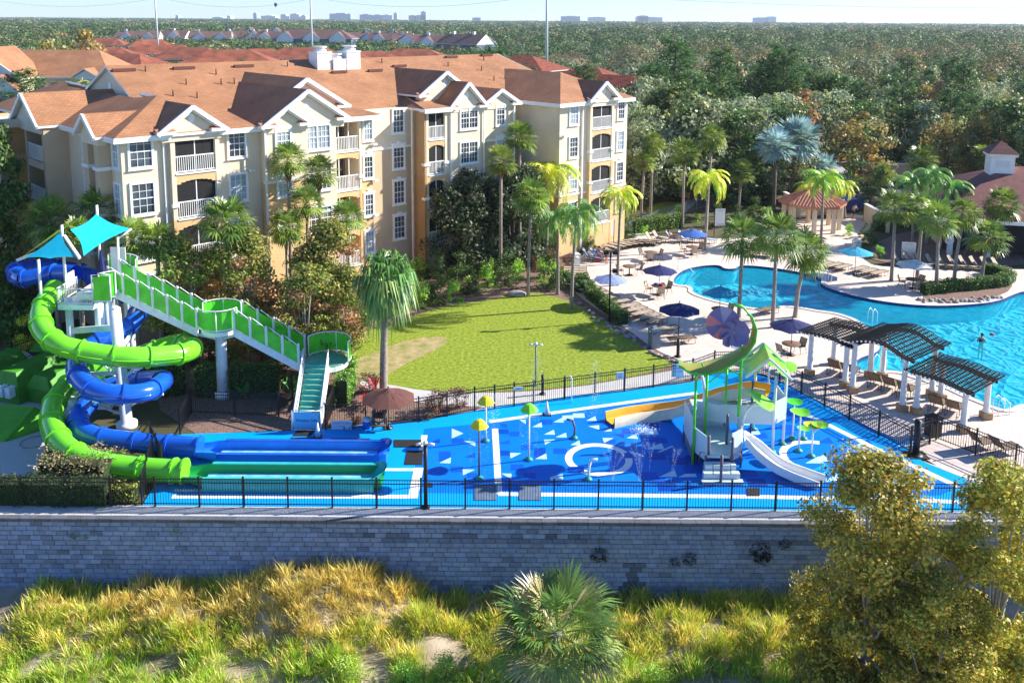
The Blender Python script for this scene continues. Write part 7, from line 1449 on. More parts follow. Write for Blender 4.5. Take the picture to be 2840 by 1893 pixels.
# ---- hedges
def hedge(label, pts, w_, h, pal, conv=D, dens=260, ls=.11, cat='hedge', round_=False):
    P_ = [conv(*q) for q in pts]; o = thing('hedge', label, cat, P_[0]); core = MB(); Q_ = []
    for a, b in zip(P_, P_[1:]):
        L_ = (b - a).length; core.bar(a + V3((0, 0, h * .46)), b + V3((0, 0, h * .46)), w_ * .8, h * .9); t = (b - a).normalized(); n_ = V3((-t.y, t.x, 0)); k = int(dens * L_ * (w_ + 2 * h))
        u_ = rng.uniform(-.15, L_ + .15, k); f = rng.uniform(0, 1, k); per = w_ + 2 * h; s_ = f * per; off = np.where(s_ < h, -w_ / 2, np.where(s_ < h + w_, s_ - h - w_ / 2, w_ / 2)); zz = np.where(s_ < h, s_, np.where(s_ < h + w_, h, per - s_))
        bump_ = .08 * np.sin(u_ * 3.1 + off * 2) + .05 * np.sin(u_ * 7.7); zz = zz + np.where(zz > h * .95, bump_, 0)
        q = np.array(a)[None, :] + np.array(t)[None, :] * u_[:, None] + np.array(n_)[None, :] * (off + bump_ * .5)[:, None]; q[:, 2] = zz; Q_.append(q + rng.normal(size=q.shape) * .04)
    core.build('inner_twigs', 'solidgreen', o, world=True); q = np.concatenate(Q_); f = npquads('foliage', leafquads(q, ls, .3, .7), pick(pal, len(q), .3), 'leaf', o); f.location = -o.location; return o
HG = [(.06, .12, .025), (.09, .17, .03), (.04, .09, .02)]
hedge('clipped dark hedge between the lawn and the curved row of loungers', [(1335, 650), (1365, 690), (1400, 718), (1432, 745)], .8, .75, HG); hedge('low hedge strip beside the steps at the lawn corner', [(1300, 640), (1335, 672)], .6, .6, HG, dens=160)
hedge('hedge curling around the right side of the planted island', [(2120, 675), (2180, 668), (2250, 662), (2305, 655), (2318, 645), (2290, 632), (2262, 628)], .8, .8, HG); hedge('clipped hedge along the back of the loungers at the upper deck', [(1455, 535), (1510, 528), (1560, 520)], .9, 1.3, [(.12, .22, .03), (.18, .3, .05), (.07, .13, .02)], dens=200)
hedge('tall clipped hedge behind the landing column, right piece', [(535, 905), (640, 905)], 1.2, 1.6, HG, dens=160); hedge('tall clipped hedge behind the landing column, left piece', [(455, 905), (505, 905)], 1.1, 1.6, HG, dens=160); hedge('tall clipped hedge behind the blue slide loop', [(360, 905), (425, 900)], 1.1, 1.5, HG, dens=160)
hedge('narrow upright hedge between low landing fence and lawn', [(785, 935), (805, 880)], .7, 1.6, [(.10, .2, .03), (.16, .28, .04)], dens=200); hedge('bright clipped hedge at the ochre wall below the slim balconies', [(850, 618), (905, 612)], 1.6, 2.6, [(.10, .2, .02), (.16, .28, .03)], dens=110, ls=.16)
hedge('wide brownish clipped hedge between the green slide and the front fence', [(100, 1108), (140, 1104), (200, 1104), (262, 1110)], 1.7, 1.25, [(.22, .15, .09), (.28, .20, .12), (.16, .13, .07), (.16, .17, .06)], dens=240, ls=.09); hedge('dark low hedge along the front fence at the left', [(-30, 1150), (60, 1150), (160, 1152), (250, 1152)], .9, 1.0, [(.03, .05, .02), (.05, .07, .025)], dens=220, ls=.1); hedge('yellow green shrub strip at the slide corner by the front fence', [(262, 1145), (312, 1148)], .7, .6, [(.25, .28, .05), (.35, .30, .06)], dens=240)
hedge('round dark bush beside the far deck gate', [(2010, 525), (2040, 530)], 1.8, 1.5, [(.02, .04, .02), (.03, .06, .025)], dens=120, ls=.14)
# stones edging
for cl, (pts, lab) in enumerate((([(1330, 700), (1400, 752), (1450, 775), (1500, 812), (1560, 835), (1600, 850)], 'grey stone in the border between lawn and deck'), ([(2110, 690), (2180, 693), (2240, 690), (2300, 682)], 'brown stone in the bed below the island hedge'))):
    P_ = [D(*q) for q in pts]; n_ = 46; RK = []
    for k in range(3): q = MB(); q.sphere((0, 0, .05), .17, 6, (1.2, .8, .6)); RK.append(q)
    protos_ = []
    for i in range(n_):
        t = i / n_ * (len(P_) - 1); a = P_[int(t)].lerp(P_[min(int(t) + 1, len(P_) - 1)], t % 1) + V3((rng.normal() * .15, rng.normal() * .25, 0))
        if len(protos_) < 3: ob = RK[len(protos_)].build('border_stone', 'rock'); protos_.append(ob)
        else: ob = protos_[i % 3].copy(); sc.collection.objects.link(ob)
        ob.location = a; ob.rotation_euler = (0, 0, rng.uniform(0, 6)); s = rng.uniform(.6, 1.3); ob.scale = (s, s, s); tagk(ob, lab, 'stone', ['border stones along the lawn', 'stones of the island bed'][cl])
region('island_bed', [(2110, 682), (2150, 660), (2240, 645), (2300, 628), (2330, 650), (2310, 676), (2230, 694), (2150, 696)], 'mulch', .012)
region('club_bed', [(1985, 590), (2010, 560), (2060, 535), (2160, 520), (2300, 560), (2352, 590), (2352, 612), (2180, 612), (2060, 610)], 'mulch', .01)
# foreground tree group bottom right
FT = [(.28, .27, .03), (.20, .22, .03), (.36, .26, .04), (.44, .34, .07), (.12, .15, .025), (.34, .34, .06)]
FTP = tree_mesh(8.6, 3.3, .8, 120, 46000, .15, FT, .80, low=-.05, bark='palebark', trunk=.13, limbn=34); FTP[0].scale = (1, 1, 1)
for (x, Y, s, l) in ((2000, 28.6, 1.0, 'yellow leaved foreground tree, left one with pale branches'), (2290, 28.4, .96, 'yellow leaved foreground tree at the right picture corner')):
    X = DY(x, 1300, Y).x; mk_tree('sycamore_tree', l, (X, Y, -3.4), FTP, rng.uniform(0, 6), (s, s, s))
X = DY(2150, 1450, 27).x; mk_tree('sycamore_tree', 'lower bushy foreground tree between the two yellow ones', (X, 27.2, -3.6), FTP, 2.0, (.8, .8, .62))
SB = tree_mesh(1.3, 1.0, .1, 14, 2600, .08, [(.22, .34, .05), (.3, .42, .06), (.16, .24, .04)], .42, low=-.1, trunk=.03)
for i, (x, y) in enumerate(((930, 1500), (1020, 1520), (800, 1540), (1500, 1540))): p = DY(x, y, 28.6); mk_tree('bush', 'low feathery green bush among the foreground grass', (p.x, 28.6, lowz(p.x, 28.6) - .1), SB, rng.uniform(0, 6), (.9, .9, .8), 'feathery bushes in the foreground', 'bush')
# ferns hanging on the retaining wall
for i, (x, y, s) in enumerate(((1376, 1270, .36), (1378, 1235, .12), (1548, 1285, .22), (1583, 1278, .28), (1745, 1262, .42), (1752, 1280, .3), (1800, 1245, .25), (405, 1212, .14), (172, 1225, .16), (200, 1228, .12))):
    p = DY(x, y, 33.33); V = []; C = []
    for k in range(170): a = rng.uniform(0, 6.28); r_ = s * rng.uniform(.3, 1); c = np.array([r_ * math.cos(a) * 1.1, -.05 - rng.uniform(0, .12), r_ * math.sin(a) - .1 * s]); V.append(leafquads(c[None, :], s * .35, 0, .35)[0]); C.append((.006, .010, .005) if s > .2 else (.06, .12, .03))
    o = npquads('wall_fern', V, C, 'leaf'); o.location = p; tagk(o, 'dark fern growing from a joint of the retaining wall', 'fern', 'ferns on the retaining wall')
# ---- foreground tall grass: stuff
nt_ = 6500; k_ = 34; TX = rng.uniform(-19, 19, nt_); TY_ = rng.uniform(25.5, 33.3, nt_); n = nt_ * k_; ta = rng.uniform(0, 6.28, n); tr_ = np.abs(rng.normal(size=n)) * .09; X = np.repeat(TX, k_) + np.cos(ta) * tr_; Y = np.minimum(np.repeat(TY_, k_) + np.sin(ta) * tr_, 33.32)
th_ = np.repeat(rng.uniform(.45, 1.25, nt_), k_); tc_ = np.repeat(rng.uniform(.6, 1.3, nt_), k_)
bare = [(-2.3, 30.0, 1.0, .9), (-9.4, 29.0, .9, .5), (-12.6, 29.2, 1.2, .35), (-4.9, 29.0, .6, 1.2), (7.0, 28.4, 1.8, .5), (-7.5, 28.4, 1.2, .3), (.8, 31.4, .6, .3)]
keep = np.ones(n, bool)
for bx, by, ra_, rb_ in bare: keep &= ((X - bx) / ra_) ** 2 + ((Y - by) / rb_) ** 2 > rng.uniform(.6, 1.3, n)
X, Y, ta, th_, tc_ = X[keep], Y[keep], ta[keep], th_[keep], tc_[keep]; n = len(X); Z = np.array([lowz(a, b) for a, b in zip(X, Y)])
cl = np.sin(X * 1.7 + 1.3 * np.sin(Y * 2.1)) * np.cos(Y * 2.3 + X * .8) + .6 * np.sin(X * 4.1 - Y * 3.3); dry = (Z > -2.8) | (tc_ > 1.14) | (rng.uniform(0, 1, n) < .1)
Hh = (.32 + .17 * cl + .10 * rng.normal(size=n)).clip(.08, .9) * th_ * 1.1; Hh = np.where(Y > 32.4, Hh * 1.1, Hh); az = ta + rng.normal(size=n) * .5; ln = rng.uniform(.2, 1.0, n)
b0 = np.stack([X, Y, Z - .03], 1); dx = np.stack([np.cos(az), np.sin(az), np.zeros(n)], 1); tip = b0 + dx * (Hh * ln)[:, None]; tip[:, 2] += Hh; sdx = np.stack([-np.sin(az), np.cos(az), np.zeros(n)], 1) * (.010 + .007 * rng.uniform(0, 1, n))[:, None]; md_ = b0 * .45 + tip * .55; md_[:, 2] += Hh * .14
G1 = np.array([(.30, .38, .03), (.36, .42, .04), (.42, .42, .05), (.22, .32, .03)]); G2 = np.array([(.50, .38, .10), (.58, .46, .17), (.42, .30, .08), (.44, .42, .08)])
ci = rng.integers(0, 4, n); col = np.where(dry[:, None], G2[ci], G1[ci]) * rng.uniform(.6, 1.25, (n, 1)) * tc_[:, None]; green_ = (Y < 29.6)[:, None] & (rng.uniform(0, 1, (n, 1)) < .6); col = np.where(green_, col * np.array([.72, 1.05, .8]), col)
V = np.stack([b0 - sdx, md_ - sdx * .8, tip, md_ + sdx * .8], 1); o = npquads('tall_grass', V, col.clip(0, 1), 'grassblade'); tagk(o, 'tall yellow green grass covering the ground below the wall', 'grass', None, 'stuff')
# lawn blades near + weeds are in the turf material
# ================================================================== GAZEBO, CLUB BUILDING, BACK WALLS, VEHICLES
gc = D(1862, 524); o = thing('gazebo', 'octagonal open gazebo with ribbed copper coloured roof on cream columns', 'gazebo', gc, R(10)); ro = 3.25; ri = 2.6; hz = 2.7
for k in range(8): a = 2 * math.pi * (k + .5) / 8; q = MB(); q.bb(ri * math.cos(a) - .16, ri * math.cos(a) + .16, ri * math.sin(a) - .16, ri * math.sin(a) + .16, 0, hz); q.build('column', 'cream', o)
q = MB()
for k in range(8):
    a0, a1 = 2 * math.pi * (k + .5) / 8, 2 * math.pi * (k + 1.5) / 8; A = V3((ro * math.cos(a0), ro * math.sin(a0), hz)); Bv = V3((ro * math.cos(a1), ro * math.sin(a1), hz)); T = V3((0, 0, hz + 1.3)); q.add([A, Bv, T], [(0, 1, 2)])
    for j in range(0, 8):
        u_ = j / 8; p = A.lerp(Bv, u_); top = T if j == 0 else p.lerp(T, 1 - abs(2 * u_ - 1)) if False else None
        m_ = (A + Bv) / 2; frac = 1 - abs(2 * u_ - 1); e = p + (T - m_) * frac if j else T; q.bar(p + V3((0, 0, .03)), e + V3((0, 0, .03)), .05 if j else .12, .07)
q.lathe((0, 0, hz + 1.25), [(.25, 0), (.05, .2)], 8); q.build('roof', 'metalroof', o); q = MB()
for k in range(8):
    a0, a1 = 2 * math.pi * (k + .5) / 8, 2 * math.pi * (k + 1.5) / 8; q.bar((ro * .97 * math.cos(a0), ro * .97 * math.sin(a0), hz - .12), (ro * .97 * math.cos(a1), ro * .97 * math.sin(a1), hz - .12), .08, .22)
q.build('fascia', 'metalroof', o)
# club building
cb = thing('club_building', 'low club building with maroon shingle roof and white cupola at the right edge', 'building', D(2300, 590), R(-14)); x0 = -4.5; q = MB(); q.bb(x0, 24, 1.6, 15, 0, 3.2, mi=0); q.bb(x0, 24, 1.55, 1.6, 0, 2.9, mi=1)
q.build('wall', ['cream', 'darkcloth'], cb); q = MB()
q.slab([(x0 - 1, -.8, 3.25), (25, -.8, 3.25), (25, 7.2, 6.9), (x0 + 6, 7.2, 6.9)], .18); q.slab([(x0 - 1, -.8, 3.25), (x0 + 6, 7.2, 6.9), (x0 - 1, 15.6, 3.25)], .18); q.slab([(x0 - 1, 15.6, 3.25), (25, 15.6, 3.25), (25, 7.2, 6.9), (x0 + 6, 7.2, 6.9)], .18); q.build('roof', ['shingle2', 'white'], cb)
q = MB(); q.bb(x0 - 1.02, 25, -.88, -.8, 3.0, 3.3); q.build('gutter', 'white', cb)
for i, x in enumerate((-4.2, -1.2, 2.2, 5.6)): c = MB(); c.bb(x - .2, x + .2, -.45, -.05, 0, 3.1); c.build('column', 'white', cb)
cu = D(2330, 392, 7.2); inv = (Matrix.Translation(cb.location) @ Matrix.Rotation(R(-14), 4, 'Z')).inverted(); cl_ = inv @ cu; q = MB(); q.bb(cl_.x - 1, cl_.x + 1, 6.0, 8.0, 5.6, 8.0); q.bb(cl_.x - 1.2, cl_.x + 1.2, 5.8, 8.2, 7.9, 8.15); k = q.build('cupola', 'white', cb); q = MB(); q.lathe((cl_.x, 7.0, 8.15), [(1.9, 0), (.05, 1.1)], 4, False, a0=R(45)); q.build('cupola_roof', 'shingle2', k)
q = MB(); q.bb(cl_.x - .6, cl_.x + .6, 5.96, 5.99, 6.9, 7.5); q.build('louvre', 'whitecv', k)
lr = MB(); lr.tube([(.32 * math.cos(a), 0, 1.55 + .32 * math.sin(a)) for a in np.linspace(0, 6.28, 18)], .07, 6); ob = lr.build('life_ring', 'white'); ob.location = P3(1597, 1010); tagk(ob, 'white life ring hanging on the club building column', 'life ring')
def gwall(pts, h, label, m='cream', th=.25): 
    P_ = [D(*p) for p in pts]; o = thing('garden_wall', label, 'wall', P_[0]); q = MB()
    for a, b in zip(P_, P_[1:]): q.bar(a + V3((0, 0, h / 2)), b + V3((0, 0, h / 2)), th, h)
    q.build('wall', m, o, world=True); q = MB()
    for a, b in zip(P_, P_[1:]): q.bar(a + V3((0, 0, h + .06)), b + V3((0, 0, h + .06)), th + .14, .12)
    q.build('cap', 'white', o, world=True)
gwall([(1800, 480), (1835, 500), (1900, 492), (1935, 502)], 1.8, 'cream garden wall with white cap behind the gazebo'); gwall([(1985, 505), (2040, 535)], 1.6, 'short cream wall right of the far deck gate'); gwall([(1880, 412), (2110, 418)], 2.2, 'long tan wall behind the parking bays', 'tan'); gwall([(1560, 452), (1690, 470)], 1.0, 'low pale wall behind the far row of palms')
fence('deck_gate', 'black double gate at the far end of the deck', [D(1938, 503), D(1982, 507)], h=1.9, sp=1.5)
def car(p, rz, m, label, L_=4.4, h=1.45, van=False, name='parked_car'):
    o = thing(name, label, 'van' if van else 'car', p, rz); q = MB(); w_ = .9 if not van else 1.05
    prof = [(-L_ / 2, .35), (L_ / 2, .35), (L_ / 2, .75), (L_ / 2 - .9, .92), (L_ / 2 - 1.6, h), (-L_ / 2 + .8, h), (-L_ / 2 + .1, .95)] if not van else [(-L_ / 2, .4), (L_ / 2, .4), (L_ / 2, 1.2), (L_ / 2 - .6, 1.4), (L_ / 2 - 1.1, 2.1), (L_ / 2 - 1.3, h), (-L_ / 2, h)]
    q.vprism(prof, -w_, w_); q.build('body', m, o); q = MB()
    for sg in (-1, 1): q.vprism([(-L_ / 2 + .9, .95), (L_ / 2 - 1.2, .95), (L_ / 2 - 1.75, h - .1), (-L_ / 2 + 1.0, h - .1)] if not van else [(L_ / 2 - 1.7, 1.3), (L_ / 2 - .8, 1.3), (L_ / 2 - 1.2, 2.0), (L_ / 2 - 1.7, 2.0)], sg * w_ - .012 * sg - .01, sg * w_ + .01 + .004 * sg)
    q.build('window', 'glass', o)
    for x in (-L_ * .31, L_ * .31):
        for sg in (-1, 1): q = MB(); q.tube([(x, sg * (w_ - .2), .33), (x, sg * (w_ + .02), .33)], .33, 14); q.build('wheel', 'black', o)
M['carblue'] = mat('car_blue', (.01, .04, .25), .25, coat=.8); M['cargrey'] = mat('car_dark', (.02, .02, .03), .25, coat=.8); M['carwhite'] = mat('car_white', (.75, .78, .8), .25, coat=.8)
car(D(1912, 445), R(80), 'carwhite', 'white box truck parked behind the yellow feather palms', 7.5, 3.1, True, 'box_truck'); car(D(1950, 485), R(15), 'carblue', 'dark blue car just beyond the far deck gate'); car(D(2005, 478), R(10), 'cargrey', 'dark car beside the short palm in the parking lot')
# ================================================================== DISTANT HOUSES, POLES, SKYLINE
def house(p, rz, L_, W_, he, hr, roofm, wallm, label, hip=True, chim=0, name='house', gables=0):
    o = thing(name, label, 'house', p, rz); q = MB(); q.bb(-L_ / 2, L_ / 2, -W_ / 2, W_ / 2, 0, he); q.build('wall', wallm, o); q = MB(); e = .7; i = W_ / 2 if hip else 0
    a, b, c, d = (-L_ / 2 - e, -W_ / 2 - e, he), (L_ / 2 + e, -W_ / 2 - e, he), (L_ / 2 + e, W_ / 2 + e, he), (-L_ / 2 - e, W_ / 2 + e, he); r0, r1 = (-L_ / 2 + i, 0, hr), (L_ / 2 - i, 0, hr)
    q.slab([a, b, r1, r0], .15); q.slab([c, d, r0, r1], .15)
    if hip: q.slab([b, c, r1], .15); q.slab([d, a, r0], .15)
    else: q.add([(-L_ / 2, -W_ / 2, he), (-L_ / 2, W_ / 2, he), (-L_ / 2, 0, hr - .2)], [(0, 2, 1)], mi=1); q.add([(L_ / 2, -W_ / 2, he), (L_ / 2, W_ / 2, he), (L_ / 2, 0, hr - .2)], [(0, 1, 2)], mi=1)
    for g_ in range(gables):
        x = -L_ / 2 + (g_ + .5) * L_ / gables; gw_ = L_ / gables * .32; q.slab([(x - gw_, -W_ / 2 - 1, he), (x, -W_ / 2 - 1, he + gw_ * .8), (x, 0, he + gw_ * .8), (x - gw_, 0, he)], .12); q.slab([(x + gw_, -W_ / 2 - 1, he), (x, -W_ / 2 - 1, he + gw_ * .8), (x, 0, he + gw_ * .8), (x + gw_, 0, he)], .12); q.add([(x - gw_, -W_ / 2 - .8, he - 2), (x + gw_, -W_ / 2 - .8, he - 2), (x + gw_, -W_ / 2 - .8, he), (x, -W_ / 2 - .8, he + gw_ * .75), (x - gw_, -W_ / 2 - .8, he)], [(0, 1, 2, 3, 4)], mi=1)
    q.build('roof', [roofm, 'white'], o)
    n = max(2, int(L_ / 5))
    for k in range(n): x = -L_ / 2 + (k + .5) * L_ / n; w__ = MB(); w__.bb(x - .6, x + .6, -W_ / 2 - .04, -W_ / 2 + .02, he - 2.3, he - .9); w__.build('window', 'glass', o)
    for k in range(chim): x = -L_ * .3 + k * L_ * .5; w__ = MB(); w__.bb(x - .7, x + .7, -.6, .8, hr - 1.4, hr + 1.3); w__.build('chimney', 'white', o)
M['tile2'] = mat('weathered_tile', (.26, .075, .035), .85, var=.4, vscale=.25); M['mauveroof'] = mat('mauve_shingle', (.15, .085, .075), .9, var=.15, vscale=.3); M['navywall'] = mat('slate_blue_wall', (.10, .14, .24), .8)
i_ = 0
for (x, y, h, L_, W_, rz, m) in ((235, 118, 7, 26, 14, 10, 'tile2'), (290, 135, 7, 24, 14, -20, 'tile2'), (370, 112, 7, 30, 14, 5, 'tile2'), (445, 122, 7.5, 26, 16, -10, 'tile2'), (530, 128, 7.5, 28, 16, 8, 'tile2'), (600, 122, 7, 22, 14, 20, 'tile2'), (700, 122, 7.5, 30, 16, -5, 'tile2'), (780, 130, 7, 24, 14, 10, 'tile2'), (950, 122, 7, 26, 14, -8, 'tile2'), (850, 128, 7, 24, 14, 12, 'tile2'), (345, 98, 7, 22, 12, 30, 'tile2'), (240, 95, 7, 24, 12, 0, 'tile2')):
    p = D(x, y, 7.5); p.z = 0; house(p, R(rz), L_, W_, 5.6, h + 2, m, 'tan', 'house with orange red tiled hip roof beyond the apartment roof', True, name='tiled_house'); sc.objects[-1] if False else None
for (x, y, L_, rz, c) in ((320, 84, 26, 10, 1), (385, 82, 30, -5, 0), (430, 80, 30, 0, 1), (485, 84, 26, 12, 1), (560, 82, 32, 4, 2), (640, 84, 28, -8, 1), (610, 76, 40, 0, 2), (820, 86, 30, 8, 2), (900, 88, 28, -6, 1), (960, 92, 30, 10, 2), (880, 80, 36, 0, 2), (1015, 96, 26, -12, 1)):
    p = D(x, y + 8, 5); p.z = 0; house(p, R(rz), L_, 14, 6.5, 10.5, 'mauveroof', 'cream', 'cream gabled town house with brown roof and white chimneys far behind', False, c, name='town_house', gables=2)
for ob in list(sc.objects):
    if ob.get('category') == 'house': ob['group'] = 'tiled houses beyond the roof' if ob.name.startswith('tiled') else 'town houses in the distance'
p = D(725, 100, 5); p.z = 0; house(p, R(-4), 46, 16, 8, 13, 'mauveroof', 'navywall', 'large slate blue row house with three white gables in the distance', True, 0, name='row_house', gables=3)
p = D(1070, 110, 5); p.z = 0; house(p, R(-35), 26, 16, 7, 12, 'mauveroof', 'navywall', 'slate blue gabled house nearest the right end of the apartment roof', False, 2, name='gable_house')
for (x, y, L_, W_, rz, h0, h1, l) in ((1410, 205, 22, 13, -32, 8, 11, 'dark tiled roof close behind the right wing, main one'), (1465, 225, 13, 10, -32, 7.2, 9.6, 'orange edged tiled roof just right of the right wing'), (1350, 175, 16, 12, -32, 8, 10.6, 'dark tiled roof behind the right wing, farther one'), (1200, 150, 20, 14, -32, 8, 11, 'dark tiled roof left of the tall power pole')):
    p = D(x, y, h0); p.z = 0; house(p, R(rz), L_, W_, h0 - 1, h1 - .5, 'tile', 'tan', l, True, name='villa')
for i, (x, yb_, Yd) in enumerate(((362, 88, 420), (717, 102, 400), (1256, 130, 300))):
    b = DY(x, yb_, Yd); o = thing('power_pole', ['tall steel power pole, left one of three', 'tall steel power pole behind the apartment roof', 'tall steel power pole by the forest edge'][i], 'power pole', (b.x, b.y, 0)); q = MB(); q.tube([(0, 0, 0), (-.4, 0, 48)], [.5, .28], 8); q.build('shaft', 'whitemetal', o)
    for z in (28, 33, 38, 43): q = MB(); q.bar((0, 0, z), (3.2 if i else -3.2, 0, z + .5), .25); q.build('arm', 'whitemetal', o)
pb = [V3((DY(362, 88, 420).x, 420, 0)), V3((DY(717, 102, 400).x, 400, 0)), V3((DY(1256, 130, 300).x, 300, 0))]; ext = [pb[0] + (pb[0] - pb[1]) * 1.3] + pb + [pb[2] + V3((260, -30, 0))]
for k, z in enumerate((28.5, 33.5, 38.5)):
    q = MB()
    for a, b in zip(ext, ext[1:]): q.tube([a.lerp(b, t) + V3((2, 0, z - 14 * .3 * 4 * t * (1 - t))) for t in np.linspace(0, 1, 14)], .045, 4)
    tagk(q.build('power_line', 'greybin'), ['lowest power line strung between the steel poles', 'middle power line strung between the steel poles', 'upper power line strung between the steel poles'][k], 'cable')
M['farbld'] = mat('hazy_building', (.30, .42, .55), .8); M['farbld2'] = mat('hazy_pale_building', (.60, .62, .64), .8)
SK = [(412, 6, 9, 0, 'slim'), (505, 26, 5, 1, 'low'), (530, 8, 8, 1, ''), (590, 8, 14, 0, 'slim'), (620, 34, 8, 1, 'wide'), (655, 14, 11, 1, ''), (680, 22, 12, 1, ''), (700, 12, 9, 1, ''), (784, 50, 13, 0, 'wide flat'), (842, 28, 11, 0, ''), (868, 28, 10, 0, ''), (890, 18, 10, 1, ''), (910, 8, 14, 0, 'slim'), (948, 16, 9, 0, ''), (974, 12, 17, 0, 'tall'), (965, 26, 9, 0, 'low'), (1095, 20, 4, 0, 'low'), (1310, 44, 7, 0, 'wide low'), (1370, 40, 5, 1, 'long low'), (1490, 60, 5, 1, 'long low'), (1475, 24, 8, 0, ''), (1770, 18, 6, 1, ''), (1745, 26, 4, 0, 'low')]
for i, (x, wpx, hpx, k, d_) in enumerate(SK):
    Yd = 4200; b = DY(x, 46, Yd); px = Yd / 2480 * 1.2075; w_ = wpx * px * .95; top = DY(x, 45 - hpx, Yd).z; q = MB(); o = thing('distant_building', '', 'building', (b.x, Yd, 0), 0, 'hazy skyline buildings on the horizon'); o['label'] = 'hazy pale building on the far horizon' if k else 'hazy blue building on the far horizon'
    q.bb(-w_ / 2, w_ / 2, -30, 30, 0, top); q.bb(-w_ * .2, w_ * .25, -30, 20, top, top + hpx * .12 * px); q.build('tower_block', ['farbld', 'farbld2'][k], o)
b = DY(633, 11, 900); q = MB(); q.sphere((0, 0, 0), 1.6, 12, (1, 1, 1.15)); q.tube([(0, 0, -1.6), (0, 0, -2.6)], .5, 8); ob = q.build('balloon', 'navy'); ob.location = b; tagk(ob, 'small dark balloon floating above the skyline', 'balloon')
# ================================================================== FOREST
PR = {}
def proto(key, *a, **k): PR.setdefault(key, []).append(tree_mesh(*a, **k))
for _ in range(2):
    proto('olive', 10.5, 5.0, 2.5, 44, 3600, .50, OLV, 1.5, low=.0, pal2=GRN); proto('silver', 10.5, 5.4, 2.0, 46, 3900, .46, SILV, 1.6, low=.0, pal2=OLV)
    proto('green', 11, 4.8, 2.5, 44, 3600, .50, GRN, 1.5, low=.0, pal2=OLV)
proto('gold', 9.5, 4.6, 1.5, 40, 3600, .42, GOLD, 1.3, low=.0, pal2=OLV); proto('rust', 9.5, 3.8, 2.5, 36, 2200, .38, RUST, 1.1, low=.05, pal2=GOLD, bark='palebark')
def pine_mesh(h, r_, tiers, per, ls=.5):
    P = []; t = MB(); t.tube([(0, 0, 0), (.2, 0, h * .5), (0, .1, h)], [.28, .2, .06], 6)
    for i in range(tiers):
        k = i / (tiers - 1); z = h * (.48 + .52 * k); rr = r_ * (1.05 - .65 * k) * rng.uniform(.7, 1.15); a = i * 2.4; e = np.array([rr * math.cos(a) * .75, rr * math.sin(a) * .75, z]); d = rand_unit(per); P.append(e + d * rng.uniform(0, 1, (per, 1)) ** .5 * np.array([rr * .55, rr * .55, .75])); t.tube([(0, 0, z - rr * .35), tuple(e)], [.09, .04], 5)
    P = np.concatenate(P); return npquads('crown', leafquads(P, ls, 1.2, .4), pick(PINE, len(P), .3), 'leaf'), t.build('trunk', 'bark')
PR['pine'] = [pine_mesh(14, 4.3, 26, 150), pine_mesh(12.5, 3.9, 20, 150)]
LBL = {'olive': 'rounded olive green tree in the forest behind', 'silver': 'greyish green live oak in the forest behind', 'green': 'dark green broadleaf tree in the forest behind', 'gold': 'golden brown autumn tree in the forest behind', 'rust': 'thin rusty brown tree in the forest behind', 'pine': 'pine with flat dark clumps standing above the forest'}
def ftree(kind, X, Y, s, sz=None, label=None):
    l = PR[kind]; pr = l[int(rng.integers(len(l)))]; mk_tree('pine_tree' if kind == 'pine' else 'forest_tree', label or LBL[kind], (X, Y, -.05), pr, rng.uniform(0, 6), (s, s, sz or s), None if label else kind + ' trees of the forest')
spots = []; cnt = 0
def blocked(X, Y):
    q = Vector((X, Y)) - O_.xy; s_ = q.dot(UU); t = q.dot(NN)
    if -9 < s_ < 45 and -27 < t < 8: return True
    if (Vector((X, Y)) - Vector((-44, 84))).length < 24: return True
    dx, dy = X - 47, Y - 81
    if abs(dx) < 22 and abs(dy) < 14: return True
    if 33 < X < 56 and 92 < Y < 114: return True
    return False
far_houses = [(ob.location.x, ob.location.y) for ob in sc.objects if ob.get('category') == 'house']
# named trees first
ftree('gold', *DY(190, 150, 140).xy, 1.6, 1.85, 'bright golden tree behind the second apartment building, tallest there'); ftree('gold', *DY(105, 150, 150).xy, 1.5, 1.65, 'golden brown tree left of the bright golden one'); ftree('gold', *DY(1985, 300, 108).xy, 1.15, .95, 'wide orange gold tree behind the parking bays'); ftree('gold', *DY(2175, 300, 112).xy, .85, .9, 'golden tree right of the wide orange one'); ftree('gold', *DY(2265, 290, 113).xy, .9, .95, 'golden tree behind the club roof')
ftree('pine', *DY(1552, 150, 150).xy, 1.25, 1.32, 'tallest dark pine breaking the horizon right of the apartments'); ftree('pine', *DY(1510, 150, 140).xy, 1.0, 1.02, 'bright green pine left of the tallest pine'); ftree('pine', *DY(1655, 150, 140).xy, .95, 1.1, 'pine right of the tallest pine'); ftree('pine', *DY(1800, 150, 135).xy, 1.1, 1.15, 'large pine with level branches above the silver palms'); ftree('rust', *DY(2150, 150, 130).xy, .9, 1.2, 'pale trunked bare topped tree on the right of the forest'); ftree('pine', *DY(2215, 150, 130).xy, .9, 1.12, 'lone pine right of the pale trunked tree')
ftree('silver', *DY(1600, 260, 100).xy, 1.15, 1.05, 'broad greyish live oak directly behind the far palms'); ftree('silver', *DY(1500, 300, 96).xy, .9, .85, 'greyish live oak beside the building right end'); ftree('silver', *DY(1700, 280, 106).xy, 1.1, .95, 'greyish live oak behind the palm with dead fronds')
kinds = ['olive', 'silver', 'green', 'gold', 'rust', 'pine']
cand = []
Yc_ = 100.0
while Yc_ < 420:
    st_ = 6.0 + (Yc_ - 100) * .022; xw = Yc_ * .64; X = -xw
    while X < xw:
        cand.append((X + rng.uniform(-.45, .45) * st_, Yc_ + rng.uniform(-.45, .45) * st_, st_)); X += st_
    Yc_ += st_ * .9
near, farl = [], []
